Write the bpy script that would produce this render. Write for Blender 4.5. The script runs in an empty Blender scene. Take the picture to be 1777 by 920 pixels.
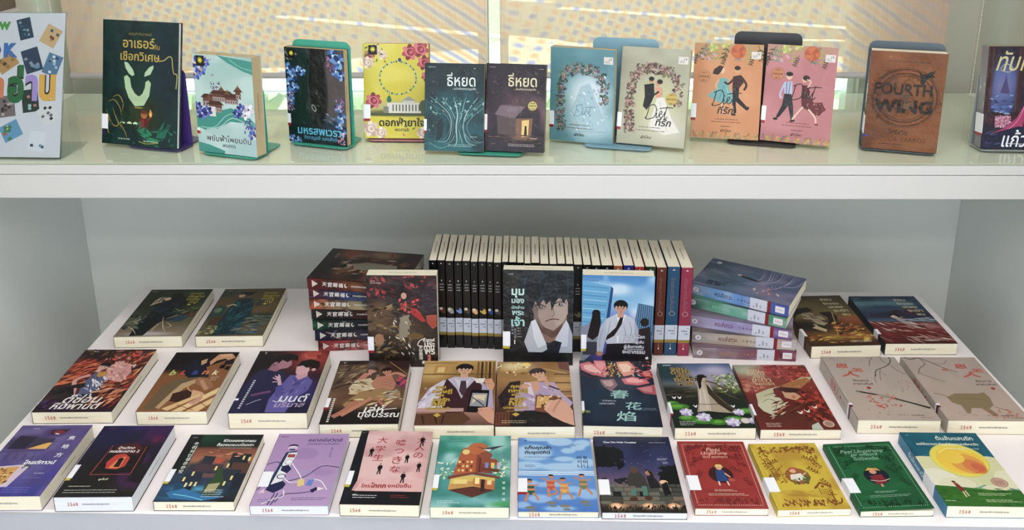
import bpy, bmesh, math, random
import numpy as np
from mathutils import Matrix, Vector
R = math.radians
SC = bpy.context.scene
COL = SC.collection

# ---------------------------------------------------------------- camera, world, lights, exposure
def mat_from_axes(x, y, z, o):
    return Matrix(((x[0], y[0], z[0], o[0]), (x[1], y[1], z[1], o[1]), (x[2], y[2], z[2], o[2]), (0, 0, 0, 1)))
cam = bpy.data.objects.new('camera', bpy.data.cameras.new('camera'))
COL.objects.link(cam)
F_PX, CY, PITCH, ROLL, YAW, CAM_H = 1523.18, 211.88, .27895598, -.00458401, .01706154, 1.0438289
cam.data.sensor_width = 36
cam.data.lens = F_PX / 1777 * 36
cam.data.shift_y = (CY - 460) / 1777
cam.data.clip_start = .02
cam.matrix_world = (Matrix.Translation((0, 0, CAM_H)) @ Matrix.Rotation(YAW, 4, 'Z')
                    @ Matrix.Rotation(math.pi / 2 - PITCH, 4, 'X') @ Matrix.Rotation(ROLL, 4, 'Z'))
SC.camera = cam
SC.view_settings.view_transform = 'Standard'
SC.view_settings.look = 'None'
SC.view_settings.exposure = 0.0
SC.view_settings.gamma = 1.0
SC.view_settings.use_curve_mapping = False
w = bpy.data.worlds.new('sky'); SC.world = w; w.use_nodes = True
bg = w.node_tree.nodes['Background']
bg.inputs[0].default_value = (.80, .90, 1.0, 1); bg.inputs[1].default_value = 1.9
def sun(name, rot, e, col, ang):
    l = bpy.data.lights.new(name, 'SUN'); l.energy = e; l.color = col; l.angle = ang
    o = bpy.data.objects.new(name, l); o.rotation_euler = rot; COL.objects.link(o)
sun('sun', (R(48), 0, R(14)), 34.0, (1, .96, .88), R(.6))          # shines over the roof onto the ground outside
def area(name, loc, sx, sy, e, col, rot=(0, 0, 0)):
    l = bpy.data.lights.new(name, 'AREA'); l.shape = 'RECTANGLE'; l.size = sx; l.size_y = sy; l.energy = e; l.color = col
    o = bpy.data.objects.new(name, l); o.location = loc; o.rotation_euler = rot; COL.objects.link(o)
area('ceiling_lamp_near', (-.55, .75, 2.10), 1.2, .30, 15, (1, .96, .94))
area('ceiling_lamp_right', (.95, .45, 2.10), 1.2, .30, 15, (1, .96, .94))
area('ceiling_lamp_middle', (-.2, -.62, 2.10), 1.2, .22, 16, (1, .96, .94))
area('ceiling_lamp_back', (.3, -1.25, 2.10), 1.2, .22, 24, (1, .96, .94))

# ---------------------------------------------------------------- helpers
def lin(c):
    if isinstance(c, str):
        c = c.lstrip('#'); c = tuple(int(c[i:i + 2], 16) / 255 for i in (0, 2, 4))
    return tuple(x / 12.92 if x <= .04045 else ((x + .055) / 1.055) ** 2.4 for x in c)
def srgb(c):
    c = c.lstrip('#'); return np.array([int(c[i:i + 2], 16) / 255 for i in (0, 2, 4)])
def new_mat(name):
    m = bpy.data.materials.new(name); m.use_nodes = True
    return m, m.node_tree.nodes, m.node_tree.links, m.node_tree.nodes['Principled BSDF']
def bump(N, L, b, scale, strength, dist=.001, det=3, coord='Object', st=None):
    tc = N.new('ShaderNodeTexCoord'); mp = N.new('ShaderNodeMapping'); n = N.new('ShaderNodeTexNoise'); bp = N.new('ShaderNodeBump')
    if st: mp.inputs['Scale'].default_value = st
    L.new(tc.outputs[coord], mp.inputs[0]); L.new(mp.outputs[0], n.inputs['Vector'])
    n.inputs['Scale'].default_value = scale; n.inputs['Detail'].default_value = det
    bp.inputs['Strength'].default_value = strength; bp.inputs['Distance'].default_value = dist
    L.new(n.outputs['Fac'], bp.inputs['Height'])
    return n, bp
def solid(name, col, rough=.5, var=.04, scale=30, bs=.1, metal=0, coat=0, spec=.5):
    m, N, L, p = new_mat(name)
    n, bp = bump(N, L, p, scale, bs)
    mx = N.new('ShaderNodeMixRGB'); c = lin(col)
    mx.inputs[1].default_value = (*[x * (1 - var) for x in c], 1); mx.inputs[2].default_value = (*[min(1, x * (1 + var)) for x in c], 1)
    L.new(n.outputs['Fac'], mx.inputs[0]); L.new(mx.outputs[0], p.inputs['Base Color'])
    L.new(bp.outputs[0], p.inputs['Normal'])
    p.inputs['Roughness'].default_value = rough; p.inputs['Metallic'].default_value = metal
    p.inputs['Coat Weight'].default_value = coat; p.inputs['Specular IOR Level'].default_value = spec
    return m
def printed(name, rough, coat, coat_rough, scale, strength, dist, ink=1.24, gain=.86):
    m, N, L, p = new_mat(name); p.inputs['Specular IOR Level'].default_value = .28
    a = N.new('ShaderNodeAttribute'); a.attribute_name = 'Col'
    gm = N.new('ShaderNodeGamma'); gm.inputs[1].default_value = ink; L.new(a.outputs['Color'], gm.inputs[0])
    hs = N.new('ShaderNodeHueSaturation'); hs.inputs['Saturation'].default_value = .94; hs.inputs['Value'].default_value = gain; L.new(gm.outputs[0], hs.inputs['Color'])
    L.new(hs.outputs[0], p.inputs['Base Color'])
    n, bp = bump(N, L, p, scale, strength, dist, 4)
    if coat:
        L.new(bp.outputs[0], p.inputs['Coat Normal'])
        p.inputs['Coat Weight'].default_value = coat; p.inputs['Coat Roughness'].default_value = coat_rough
    else:
        L.new(bp.outputs[0], p.inputs['Normal'])
    p.inputs['Roughness'].default_value = rough
    return m
PRINT = printed('printed_card_matte', .5, 0, 0, 60, .05, .0005)
GLOSS = printed('printed_card_gloss', .42, .25, .12, 9, .25, .002)
WRAP = printed('printed_card_in_clear_film', .5, .42, .05, 34, 1.0, .008)
INK = printed('ink', .6, 0, 0, 50, 0, .0001)
def paper(name, col):
    m, N, L, p = new_mat(name)
    tc = N.new('ShaderNodeTexCoord'); mp = N.new('ShaderNodeMapping'); mp.inputs['Scale'].default_value = (6, 6, 2600)
    n = N.new('ShaderNodeTexNoise'); n.inputs['Scale'].default_value = 1; n.inputs['Detail'].default_value = 1
    L.new(tc.outputs['Object'], mp.inputs[0]); L.new(mp.outputs[0], n.inputs['Vector'])
    mx = N.new('ShaderNodeMixRGB'); c = lin(col)
    mx.inputs[1].default_value = (*[x * .84 for x in c], 1); mx.inputs[2].default_value = (*[min(1, x * 1.1) for x in c], 1)
    L.new(n.outputs['Fac'], mx.inputs[0]); L.new(mx.outputs[0], p.inputs['Base Color'])
    bp = N.new('ShaderNodeBump'); bp.inputs['Strength'].default_value = .3; bp.inputs['Distance'].default_value = .0003
    L.new(n.outputs['Fac'], bp.inputs['Height']); L.new(bp.outputs[0], p.inputs['Normal'])
    p.inputs['Roughness'].default_value = .8
    return m
PAPER = paper('cream_page_edges', '#ebe4cf')
PAPER_W = paper('white_page_edges', '#dfe2e6')
PAPER_T = paper('tan_page_edges', '#b9a783')
PAPERS = {'c': PAPER, 'w': PAPER_W, 't': PAPER_T}
WHITE_LAM = solid('white_laminate', '#c6c5c5', .38, .015, 8, .02)
WHITE_TABLE = solid('white_table_top', '#e9e2e4', .45, .012, 5, .02)
GREY_LAM = solid('grey_laminate', '#e6eae6', .5, .03, 3, .03)
WALLM = solid('painted_wall', '#bfc0b4', .7, .03, 4, .08)
STICKER = solid('sticker_paper', '#e2e3ea', .5, .02, 60, .02)
CHROME = solid('white_plastic', '#e8e4da', .35, .03, 50, .02)

def link(name, me, parent=None, mat=None):
    o = bpy.data.objects.new(name, me); COL.objects.link(o)
    if parent: o.parent = parent
    if mat and not me.materials: me.materials.append(mat)
    return o
def mesh(name, vs, fs):
    me = bpy.data.meshes.new(name); me.from_pydata(vs, [], fs); me.update(); return me
class MB:
    def __init__(s): s.v = []; s.f = []
    def box(s, x0, x1, y0, y1, z0, z1):
        b = len(s.v)
        s.v += [(x, y, z) for z in (z0, z1) for y in (y0, y1) for x in (x0, x1)]
        s.f += [[b + i for i in q] for q in ((0, 2, 3, 1), (4, 5, 7, 6), (0, 1, 5, 4), (2, 6, 7, 3), (0, 4, 6, 2), (1, 3, 7, 5))]
        return s
    def prism(s, pts, z0, z1):            # outline in x, y
        b = len(s.v); n = len(pts)
        s.v += [(x, y, z0) for x, y in pts] + [(x, y, z1) for x, y in pts]
        s.f += [list(range(b + n - 1, b - 1, -1)), list(range(b + n, b + 2 * n))]
        s.f += [[b + i, b + (i + 1) % n, b + n + (i + 1) % n, b + n + i] for i in range(n)]
        return s
    def tube(s, pts, r, n=8):
        rings = []
        for i, p in enumerate(pts):
            p = Vector(p); a = Vector(pts[max(0, i - 1)]); c = Vector(pts[min(len(pts) - 1, i + 1)])
            d = (c - a).normalized(); u = d.orthogonal().normalized(); v = d.cross(u)
            rings.append(len(s.v))
            s.v += [tuple(p + (u * math.cos(k * 2 * math.pi / n) + v * math.sin(k * 2 * math.pi / n)) * r) for k in range(n)]
        for a, c in zip(rings, rings[1:]):
            s.f += [[a + k, a + (k + 1) % n, c + (k + 1) % n, c + k] for k in range(n)]
        s.f += [list(range(rings[0] + n - 1, rings[0] - 1, -1)), list(range(rings[-1], rings[-1] + n))]
        return s
    def obj(s, name, mat, parent=None, bevel=0):
        o = link(name, mesh(name, s.v, s.f), parent, mat)
        if bevel:
            md = o.modifiers.new('bevel', 'BEVEL'); md.width = bevel; md.segments = 2; md.limit_method = 'ANGLE'
        return o
def empty(name, label, cat, M=None, group=None):
    o = bpy.data.objects.new(name, None); COL.objects.link(o); o.empty_display_size = .03
    o['label'] = label; o['category'] = cat
    if group: o['group'] = group
    if M is not None: o.matrix_world = M
    return o
def tag(o, label, cat, group=None):
    o['label'] = label; o['category'] = cat
    if group: o['group'] = group
    return o
def struct(o): o['kind'] = 'structure'; return o

# ---------------------------------------------------------------- lettering and flat print
_tx = {}
def text_geo(s, bold=0, res=2):
    k = (s, bold, res)
    if k not in _tx:
        c = bpy.data.curves.new('t', 'FONT'); c.body = s; c.resolution_u = res; c.offset = bold; c.align_x = 'LEFT'; c.space_line = .95
        o = bpy.data.objects.new('t', c); me = o.to_mesh()
        n = len(me.vertices); co = np.empty(n * 3, 'f'); me.vertices.foreach_get('co', co); co = co.reshape(-1, 3)[:, :2].copy()
        fs = [tuple(p.vertices) for p in me.polygons]
        o.to_mesh_clear(); bpy.data.objects.remove(o); bpy.data.curves.remove(c)
        if n: lo, hi = co.min(0), co.max(0)
        else: lo, hi = np.zeros(2), np.ones(2); co = np.zeros((0, 2))
        _tx[k] = ((co - (lo + hi) / 2), fs, hi - lo)
    return _tx[k]
def vnoise(nu, nv, su, sv, rng):
    g = rng.random((int(sv) + 2, int(su) + 2)); U = np.linspace(0, su, nu); V = np.linspace(0, sv, nv)
    iu = np.minimum(U.astype(int), int(su)); iv = np.minimum(V.astype(int), int(sv)); fu = U - iu; fv = V - iv
    fu = fu * fu * (3 - 2 * fu); fv = fv * fv * (3 - 2 * fv)
    a = g[iv][:, iu]; b = g[iv][:, iu + 1]; c = g[iv + 1][:, iu]; d = g[iv + 1][:, iu + 1]
    return (a * (1 - fu) + b * fu) * (1 - fv)[:, None] + (c * (1 - fu) + d * fu) * fv[:, None]
EPS = .000014
class Sheet:
    """flat print on a rectangle: u 0..100 to the right, v 0..100 downwards; radii in % of the width"""
    def __init__(s, W, H, base='#808080', nu=48, nv=68, seed=1):
        s.W, s.H, s.nu, s.nv = W, H, nu, nv; s.A = W / H
        s.rng = np.random.default_rng(seed); s.rnd = random.Random(seed)
        s.c = np.tile(srgb(base), (nv, nu, 1)); s.U, s.V = np.meshgrid(np.linspace(0, 100, nu), np.linspace(0, 100, nv))
        s.vm = (0, 1, 0); s.vs = []; s.fs = []; s.col = []; s.lay = np.zeros((50, 50), int)
    # soft colour laid on the sheet
    def g(s, stops):
        vs = [v for v, _ in stops]; cs = np.array([srgb(c) for _, c in stops]); v = np.linspace(0, 100, s.nv)
        s.c[:] = np.stack([np.interp(v, vs, cs[:, k]) for k in range(3)], -1)[:, None, :]; return s
    def mixin(s, a, col): s.c[:] = s.c * (1 - a[..., None]) + srgb(col) * a[..., None]; return s
    def b(s, u, v, ru, rv, col, soft=.4, a=1, rot=0):
        du = s.U - u; dv = (s.V - v) / s.A; t = R(rot); x = (du * math.cos(t) + dv * math.sin(t)) / ru; y = (-du * math.sin(t) + dv * math.cos(t)) / rv
        d = np.sqrt(x * x + y * y); return s.mixin(np.clip((1 + soft - d) / (2 * soft + 1e-6), 0, 1) * a, col)
    def n(s, su, sv, col, thr=.5, k=4, a=1, reg=None):
        m = np.clip((vnoise(s.nu, s.nv, su, sv, s.rng) - thr) * k + .5, 0, 1) * a
        if reg: m = m * np.clip(np.minimum.reduce([s.U - reg[0], reg[2] - s.U, s.V - reg[1], reg[3] - s.V]) / 6 + .5, 0, 1)
        return s.mixin(m, col)
    # crisp shapes
    def _layer(s, P):
        lo = np.clip(np.floor(P.min(0) / 2), 0, 49).astype(int); hi = np.clip(np.floor(P.max(0) / 2), 0, 49).astype(int)
        a = s.lay[lo[0]:hi[0] + 1, lo[1]:hi[1] + 1]; k = a.max() + 1; a[:] = k; return k
    def p(s, pts, col, clip=True):
        pts = [(a, s.vm[0] + (b - s.vm[2]) * s.vm[1]) for a, b in pts]
        if clip:
            for ax, lim, sg in ((0, 0, 1), (0, 100, -1), (1, 0, 1), (1, 100, -1)):
                out = []
                for i in range(len(pts)):
                    A, B = pts[i - 1], pts[i]; a = (A[ax] - lim) * sg; b = (B[ax] - lim) * sg
                    if (a < 0) != (b < 0):
                        t = a / (a - b); out.append((A[0] + (B[0] - A[0]) * t, A[1] + (B[1] - A[1]) * t))
                    if b >= 0: out.append(B)
                pts = out
                if len(pts) < 3: return s
        P = np.array(pts, float); k = s._layer(P); i0 = len(s.vs)
        s.vs += [(x, y, k) for x, y in P]; s.fs.append(tuple(range(i0, i0 + len(P)))); s.col += [lin(col)] * len(P); return s
    def e(s, u, v, ru, rv, col, rot=0, n=18, a0=0, a1=360):
        t = R(rot); pts = []
        full = (a1 - a0) >= 360
        for i in range(n + (0 if full else 1)):
            q = R(a0 + (a1 - a0) * i / n); x = ru * math.cos(q); y = rv * math.sin(q)
            pts.append((u + x * math.cos(t) - y * math.sin(t), v + (x * math.sin(t) + y * math.cos(t)) * s.A))
        return s.p(pts, col)
    def r(s, u0, v0, u1, v1, col): return s.p([(u0, v0), (u1, v0), (u1, v1), (u0, v1)], col)
    def l(s, pts, wd, col, taper=False, smooth=True):
        pts = [(a, s.vm[0] + (b - s.vm[2]) * s.vm[1]) for a, b in pts]
        if smooth and len(pts) > 2:
            q = []
            for i in range(len(pts) - 1):
                p0, p1, p2, p3 = pts[max(0, i - 1)], pts[i], pts[i + 1], pts[min(len(pts) - 1, i + 2)]
                for k in range(4):
                    t = k / 4
                    q.append(tuple(.5 * (2 * p1[j] + (p2[j] - p0[j]) * t + (2 * p0[j] - 5 * p1[j] + 4 * p2[j] - p3[j]) * t * t + (3 * p1[j] - p0[j] - 3 * p2[j] + p3[j]) * t ** 3) for j in (0, 1)))
            pts = q + [pts[-1]]
        n = len(pts); L_, R_ = [], []
        for i in range(n):
            a, b = pts[max(0, i - 1)], pts[min(n - 1, i + 1)]; dx, dy = b[0] - a[0], (b[1] - a[1]) / s.A; m = math.hypot(dx, dy) or 1
            w_ = wd / 2 * ((1 - abs(2 * i / (n - 1) - 1)) ** .6 * .9 + .1 if taper else 1)
            nx, ny = -dy / m * w_, dx / m * w_ * s.A
            L_.append((pts[i][0] + nx, pts[i][1] + ny)); R_.append((pts[i][0] - nx, pts[i][1] - ny))
        P = np.array(L_ + R_); P = np.clip(P, 0, 100); k = s._layer(P); i0 = len(s.vs)
        s.vs += [(x, y, k) for x, y in P]; s.col += [lin(col)] * len(P)
        s.fs += [(i0 + i, i0 + i + 1, i0 + n + i + 1, i0 + n + i) for i in range(n - 1)]; return s
    def t(s, txt, u, v, wd, col, bold=0, rot=0, shear=0, hs=1, res=2, wait=0):
        co, fs, sz = text_geo(txt, bold, res)
        if not len(co): return s
        k = wd / sz[0]; x = co[:, 0] * k + shear * co[:, 1] * k; y = -co[:, 1] * k * hs; t = R(rot)
        X = u + x * math.cos(t) - y * math.sin(t); Y = v + (x * math.sin(t) + y * math.cos(t)) * s.A
        P = np.stack([X, Y], 1); kk = s._layer(np.clip(P, 0, 100)); i0 = len(s.vs)
        s.vs += [(a, b, kk) for a, b in P]; s.fs += [tuple(i + i0 for i in f) for f in fs]; s.col += [lin(col)] * len(P); return s
    def ot(s, txt, u, v, wd, col, oc, bold=.01, ow=.05, **k):
        s.t(txt, u, v, wd * (1 + ow * .3), oc, bold + ow, **k); return s.t(txt, u, v, wd, col, bold, **k)
    def vt(s, txt, u, v0, v1, size, col, bold=0, **k):
        for i, ch in enumerate(txt): s.t(ch, u, v0 + (v1 - v0) * i / max(1, len(txt) - 1), size * (1 if ord(ch) > 255 else .6), col, bold, **k)
        return s
    def lines(s, u0, u1, v, n, dv, col, wd=.8, jit=15):       # rows of print too small to read
        for i in range(n):
            a = u0; e = u1 - s.rnd.random() * jit
            while a < e:
                b = min(e, a + 2 + s.rnd.random() * 6); s.r(a, v + i * dv, b, v + i * dv + wd * s.A, col); a = b + .8
        return s
    def petals(s, u, v, r, cols, n=6, rot=0, centre=None):
        for i in range(n):
            q = R(rot + 360 * i / n); s.e(u + math.cos(q) * r * .55, v + math.sin(q) * r * .55 * s.A, r * .55, r * .36, cols[i % len(cols)], rot=rot + 360 * i / n, n=8)
        if centre: s.e(u, v, r * .2, r * .2, centre, n=7)
        return s
    def rose(s, u, v, r, cols):
        s.petals(u, v, r, cols, 7, 10)
        for k, f in enumerate((.68, .5, .33, .16)): s.e(u + r * .05 * k, v, r * f, r * f * .85, cols[(k + 1) % len(cols)], rot=k * 50, n=9)
        return s
    def scatter(s, n, reg, cols, r0, r1, el=2.2, ang=None, da=180):
        for i in range(n):
            u = reg[0] + (reg[2] - reg[0]) * s.rnd.random(); v = reg[1] + (reg[3] - reg[1]) * s.rnd.random(); r = r0 + (r1 - r0) * s.rnd.random()
            a = (ang if ang is not None else 0) + (s.rnd.random() - .5) * 2 * da
            t = R(a); dx, dy = math.cos(t) * r, math.sin(t) * r * s.A; ox, oy = -math.sin(t) * r / el, math.cos(t) * r / el * s.A
            s.p([(u - dx, v - dy), (u - dx * .2 + ox, v - dy * .2 + oy), (u + dx, v + dy), (u - dx * .1 - ox, v - dy * .1 - oy)], s.rnd.choice(cols))
        return s
    def twig(s, u, v, ang, ln, wd, col, leaf=None, n=5, bend=10):
        pts = [(u, v)]; a = ang
        for i in range(4):
            a += bend * (s.rnd.random() - .3); u += math.cos(R(a)) * ln / 4; v += math.sin(R(a)) * ln / 4 * s.A; pts.append((u, v))
        s.l(pts, wd, col)
        if leaf:
            for i in range(n):
                k = (i + 1) / (n + 1) * 4; j = int(k); q = k - j; pu = pts[j][0] * (1 - q) + pts[min(4, j + 1)][0] * q; pv = pts[j][1] * (1 - q) + pts[min(4, j + 1)][1] * q
                for sg in (-1, 1):
                    b_ = a + sg * 50; L_ = ln * .13
                    s.e(pu + math.cos(R(b_)) * L_, pv + math.sin(R(b_)) * L_ * s.A, L_, L_ * .36, leaf, rot=b_, n=7)
        return s
    def sign(s, x0, x1, y0, y1, col, cz='#202020'): return s.r(x0, y0, x1, y1, col)
    def man(s, u, v, h, top, bot, skin, hair, tilt=0, arm=None, sw=1.0, legs=True):
        """small standing figure, head centre at (u, v), h = body height in v%"""
        k = h / s.A; sh = k * .13 * sw; hr = k * .055
        T = lambda x, y: (u + x * k + tilt * y, v + y * h)
        s.p([T(-.12 * sw, .10), T(.12 * sw, .10), T(.10 * sw, .50), T(-.10 * sw, .50)], top)
        s.p([T(-.12 * sw, .10), T(-.17 * sw, .34), T(-.13 * sw, .48), T(-.09 * sw, .3)], arm or top)
        s.p([T(.12 * sw, .10), T(.17 * sw, .34), T(.13 * sw, .48), T(.09 * sw, .3)], arm or top)
        if legs:
            s.p([T(-.09 * sw, .48), T(.0, .48), T(-.05, .92), T(-.12, .92)], bot)
            s.p([T(.09 * sw, .48), T(-.02, .48), T(.05, .92), T(.12, .92)], bot)
        s.r(u - hr * .4 + tilt * .05, v + h * .03, u + hr * .4 + tilt * .05, v + h * .12, skin)
        s.e(u, v, hr * .85, hr * 1.1, skin, n=10); s.e(u, v - h * .02, hr * .95, hr * .85, hair, n=10, a0=170, a1=370); return s
    def portrait(s, u, v, r, skin, hair, turn=0, tilt=0, eyes='#2a1a1a', lip='#8a3b35'):
        """head and neck seen larger; r = half head width in u%"""
        t = R(tilt); c_, s_ = math.cos(t), math.sin(t)
        T = lambda x, y: (u + (x * c_ - y * s_) * r, v + (x * s_ + y * c_) * r * s.A)
        s.p([T(-.45, .6), T(.45, .6), T(.55, 2.0), T(-.55, 2.0)], skin)
        s.e(u, v - .35 * r * s.A, r * 1.22, r * 1.12, hair, rot=tilt, n=16)
        s.p([T(-.95, -.5), T(-.98, .2), T(-.75, .8), T(-.28 + turn * .2, 1.3), T(.28 + turn * .2, 1.3), T(.75, .8), T(.98, .2), T(.95, -.5), T(0, -.8)], skin)
        s.p([T(-1.15, .25), T(-1.2, -.7), T(-.6, -1.3), T(.5, -1.35), T(1.2, -.7), T(1.12, .25), T(.9, -.25), T(.55, .02), T(.35, -.35), T(.1, .05), T(-.15, -.38), T(-.45, .02), T(-.7, -.3), T(-.95, -.1)], hair)
        for sg in (-1, 1):
            x = sg * .42 + turn * .2
            s.p([T(x - .2, .2), T(x, .1), T(x + .2, .2), T(x, .3)], eyes)
        s.l([T(turn * .3, .3), T(turn * .38 + .03, .62)], r * .06, lip, smooth=False)
        s.l([T(-.2 + turn * .25, .92), T(.2 + turn * .25, .9)], r * .1, lip, smooth=False); return s
    # turn it into meshes
    def frame(s, O, ux, uy): s.O, s.ux, s.uy = Vector(O), Vector(ux) * s.W / 100, Vector(uy) * s.H / 100; s.nn = -Vector(ux).cross(Vector(uy)); return s
    def base_mesh(s, name, thick=0, lift=0):
        nu, nv = s.nu, s.nv; O, a, b, n = (np.array(x) for x in (s.O, s.ux, s.uy, s.nn))
        Pz = O + s.U[..., None] * a + s.V[..., None] * b + n * (lift * (s.U / 100)[..., None])
        vs = Pz.reshape(-1, 3); cs = np.clip(s.c.reshape(-1, 3), 0, 1)
        idx = np.arange(nu * nv).reshape(nv, nu)
        q = np.stack([idx[:-1, :-1], idx[1:, :-1], idx[1:, 1:], idx[:-1, 1:]], -1).reshape(-1, 4)
        if thick:
            k = nu * nv; lowc = [idx[0, 0], idx[0, -1], idx[-1, -1], idx[-1, 0]]
            vs = np.vstack([vs, vs[lowc], vs[lowc] - n * thick]); cs = np.vstack([cs, cs[lowc], cs[lowc]])
            q = np.vstack([q, [[k + i, k + (i + 1) % 4, k + 4 + (i + 1) % 4, k + 4 + i] for i in range(4)], [[k + 7, k + 6, k + 5, k + 4][::-1]]])
        me = bpy.data.meshes.new(name); me.vertices.add(len(vs)); me.vertices.foreach_set('co', vs.astype('f').ravel())
        me.loops.add(q.size); me.loops.foreach_set('vertex_index', q.ravel().astype('i')); me.polygons.add(len(q))
        me.polygons.foreach_set('loop_start', np.arange(0, q.size, 4, dtype='i')); me.update(calc_edges=True)
        L_ = np.where(cs <= .04045, cs / 12.92, ((cs + .055) / 1.055) ** 2.4)
        at = me.color_attributes.new('Col', 'FLOAT_COLOR', 'POINT'); at.data.foreach_set('color', np.hstack([L_, np.ones((len(L_), 1))]).astype('f').ravel())
        return me
    def ink_mesh(s, name, lift=0):
        V = np.array(s.vs, float); O, a, b, n = (np.array(x) for x in (s.O, s.ux, s.uy, s.nn))
        P = O + V[:, :1] * a + V[:, 1:2] * b + n * (V[:, 2:] * EPS + .00002 + lift * V[:, :1] / 100)
        me = mesh(name, P.tolist(), s.fs)
        at = me.color_attributes.new('Col', 'FLOAT_COLOR', 'POINT'); at.data.foreach_set('color', np.hstack([np.array(s.col), np.ones((len(V), 1))]).astype('f').ravel())
        return me
    def put(s, name, ink_name, mat, parent, thick=0, lift=0):
        me = s.base_mesh(name, thick, lift)
        if s.vs:                                   # the print is part of the sheet it is printed on
            ink = s.ink_mesh(ink_name, lift); bm = bmesh.new(); bm.from_mesh(me); bm.from_mesh(ink); bm.to_mesh(me); bm.free(); bpy.data.meshes.remove(ink)
        return link(name, me, parent, mat)

# ---------------------------------------------------------------- books
CT = .0006                       # cover thickness
_stamps = {}
LIB = 'ห้องสมุดเพื่อการเรียนรู้บางเขน'
def stamp_mesh(w, t, kind, side, date=True):
    """the library stamp inked on the page edges, one mesh shared by books of like size"""
    key = (round(w, 3), round(t, 4), kind, side)
    if key not in _stamps:
        s = Sheet(w, t, nu=2, nv=2, seed=int(w * 1e4) + int(t * 1e4))
        if kind == 'bottom':
            if date: [s.t(ch, 14 + (key[0] * 1000 % 5) + i * 3.6, 50, 2.3, '#c2202c', .0, hs=1.25) for i, ch in enumerate('2568')]
            s.t(LIB, 52 + (key[1] * 10000 % 7), 50, 34, '#27275e', .006, res=1)
            s.frame((-w / 2, 0, t), (1, 0, 0), (0, 0, -1))
        elif kind == 'fore':
            s.t(LIB, 50, 50, 24, '#3b372f', .006, res=1)
        _stamps[key] = s
    return _stamps[key]
def place(x, y, z, rz=0, rx=0): return Matrix.Translation((x, y, z)) @ Matrix.Rotation(rz, 4, 'Z') @ Matrix.Rotation(rx, 4, 'X')
def book(label, w, l, t, M, cover=None, edge='#333333', back=None, mat=None, pages='c', spine=None, stamp=True, fore=True, top=False,
         group=None, lab=None, lift=0, hard=False, cat='book', simple=False, face=True, name='paperback_book'):
    mat = mat or PRINT; ct = .0022 if hard else CT
    root = empty(name, label, cat, M, group)
    ins = .003 if hard else .0012
    pm = PAPERS[pages]
    MB().box(-w / 2 + ct, w / 2 - ins, ins * .6, l - ins * .6, ct, t - ct).obj('page_block', pm, root)
    pb = root.children[-1] if root.children else None
    pb = [o for o in COL.objects if o.parent == root][-1]
    back = back or edge
    bc = Sheet(w, l, back, 2, 2).frame((w / 2, l, 0), (-1, 0, 0), (0, -1, 0)); bc.O = Vector((w / 2, l, 0)); link('back_cover', bc.base_mesh('back_cover', ct), root, mat)
    if cover is None:
        cover = Sheet(w, l, edge, 2, 2)
    cover.W, cover.H = w, l
    cover.frame((-w / 2, l, t), (1, 0, 0), (0, -1, 0))
    cover.put('front_cover', 'cover_print', mat, root, ct, lift)
    if spine is None: spine = Sheet(l, t, edge, 2, 2)
    spine.W, spine.H = l, t
    spine.frame((-w / 2, l, t), (0, -1, 0), (0, 0, -1)); spine.put('spine', 'spine_print', mat, root, ct)
    if stamp:
        s = stamp_mesh(w, t, 'bottom', 0, stamp != 'nodate'); k = ('m', id(s))
        if k not in _stamps:
            _stamps[k] = s.ink_mesh('library_stamp')
            s2 = _stamps[k]
        o = link('library_stamp', _stamps[k], pb, INK)
    if fore or top:
        s = Sheet(l if fore else w, t, nu=2, nv=2)
        s.t(LIB, 50, 50, 26 if fore else 40, '#3b3a4c', .004, res=1)
        if fore: s.frame((w / 2 - ins, 0, t), (0, 1, 0), (0, 0, -1))
        else: s.frame((w / 2, l - ins * .6, t), (-1, 0, 0), (0, 0, -1))
        link('edge_stamp', s.ink_mesh('edge_stamp'), pb, INK)
    if lab:
        v0, v1, uw, band = lab[:4]; H = EPS * 60
        y1, y0 = l * (1 - v0 / 100), l * (1 - v1 / 100); x1 = -w / 2 + w * uw / 100
        MB().box(-w / 2 - H, x1, y0, y1, t + H * .3, t + H).box(-w / 2 - H - .0002, -w / 2 - H * .3, y0, y1, t * .02, t + H).obj('spine_label', STICKER, root)
        if band:
            yb = y0 - l * .028; bm = BANDS[band]
            MB().box(-w / 2 - H, x1 - w * .008, yb, y0, t + H * .3, t + H * .9).box(-w / 2 - H, -w / 2 - H * .3, yb, y0, t * .02, t + H).obj('label_band', bm, root)
    return root
BANDS = {'r': solid('red_tape', '#8e1626', .4), 'y': solid('yellow_tape', '#b3a53c', .4), 'b': solid('dark_tape', '#4a0f1c', .4)}

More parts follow.
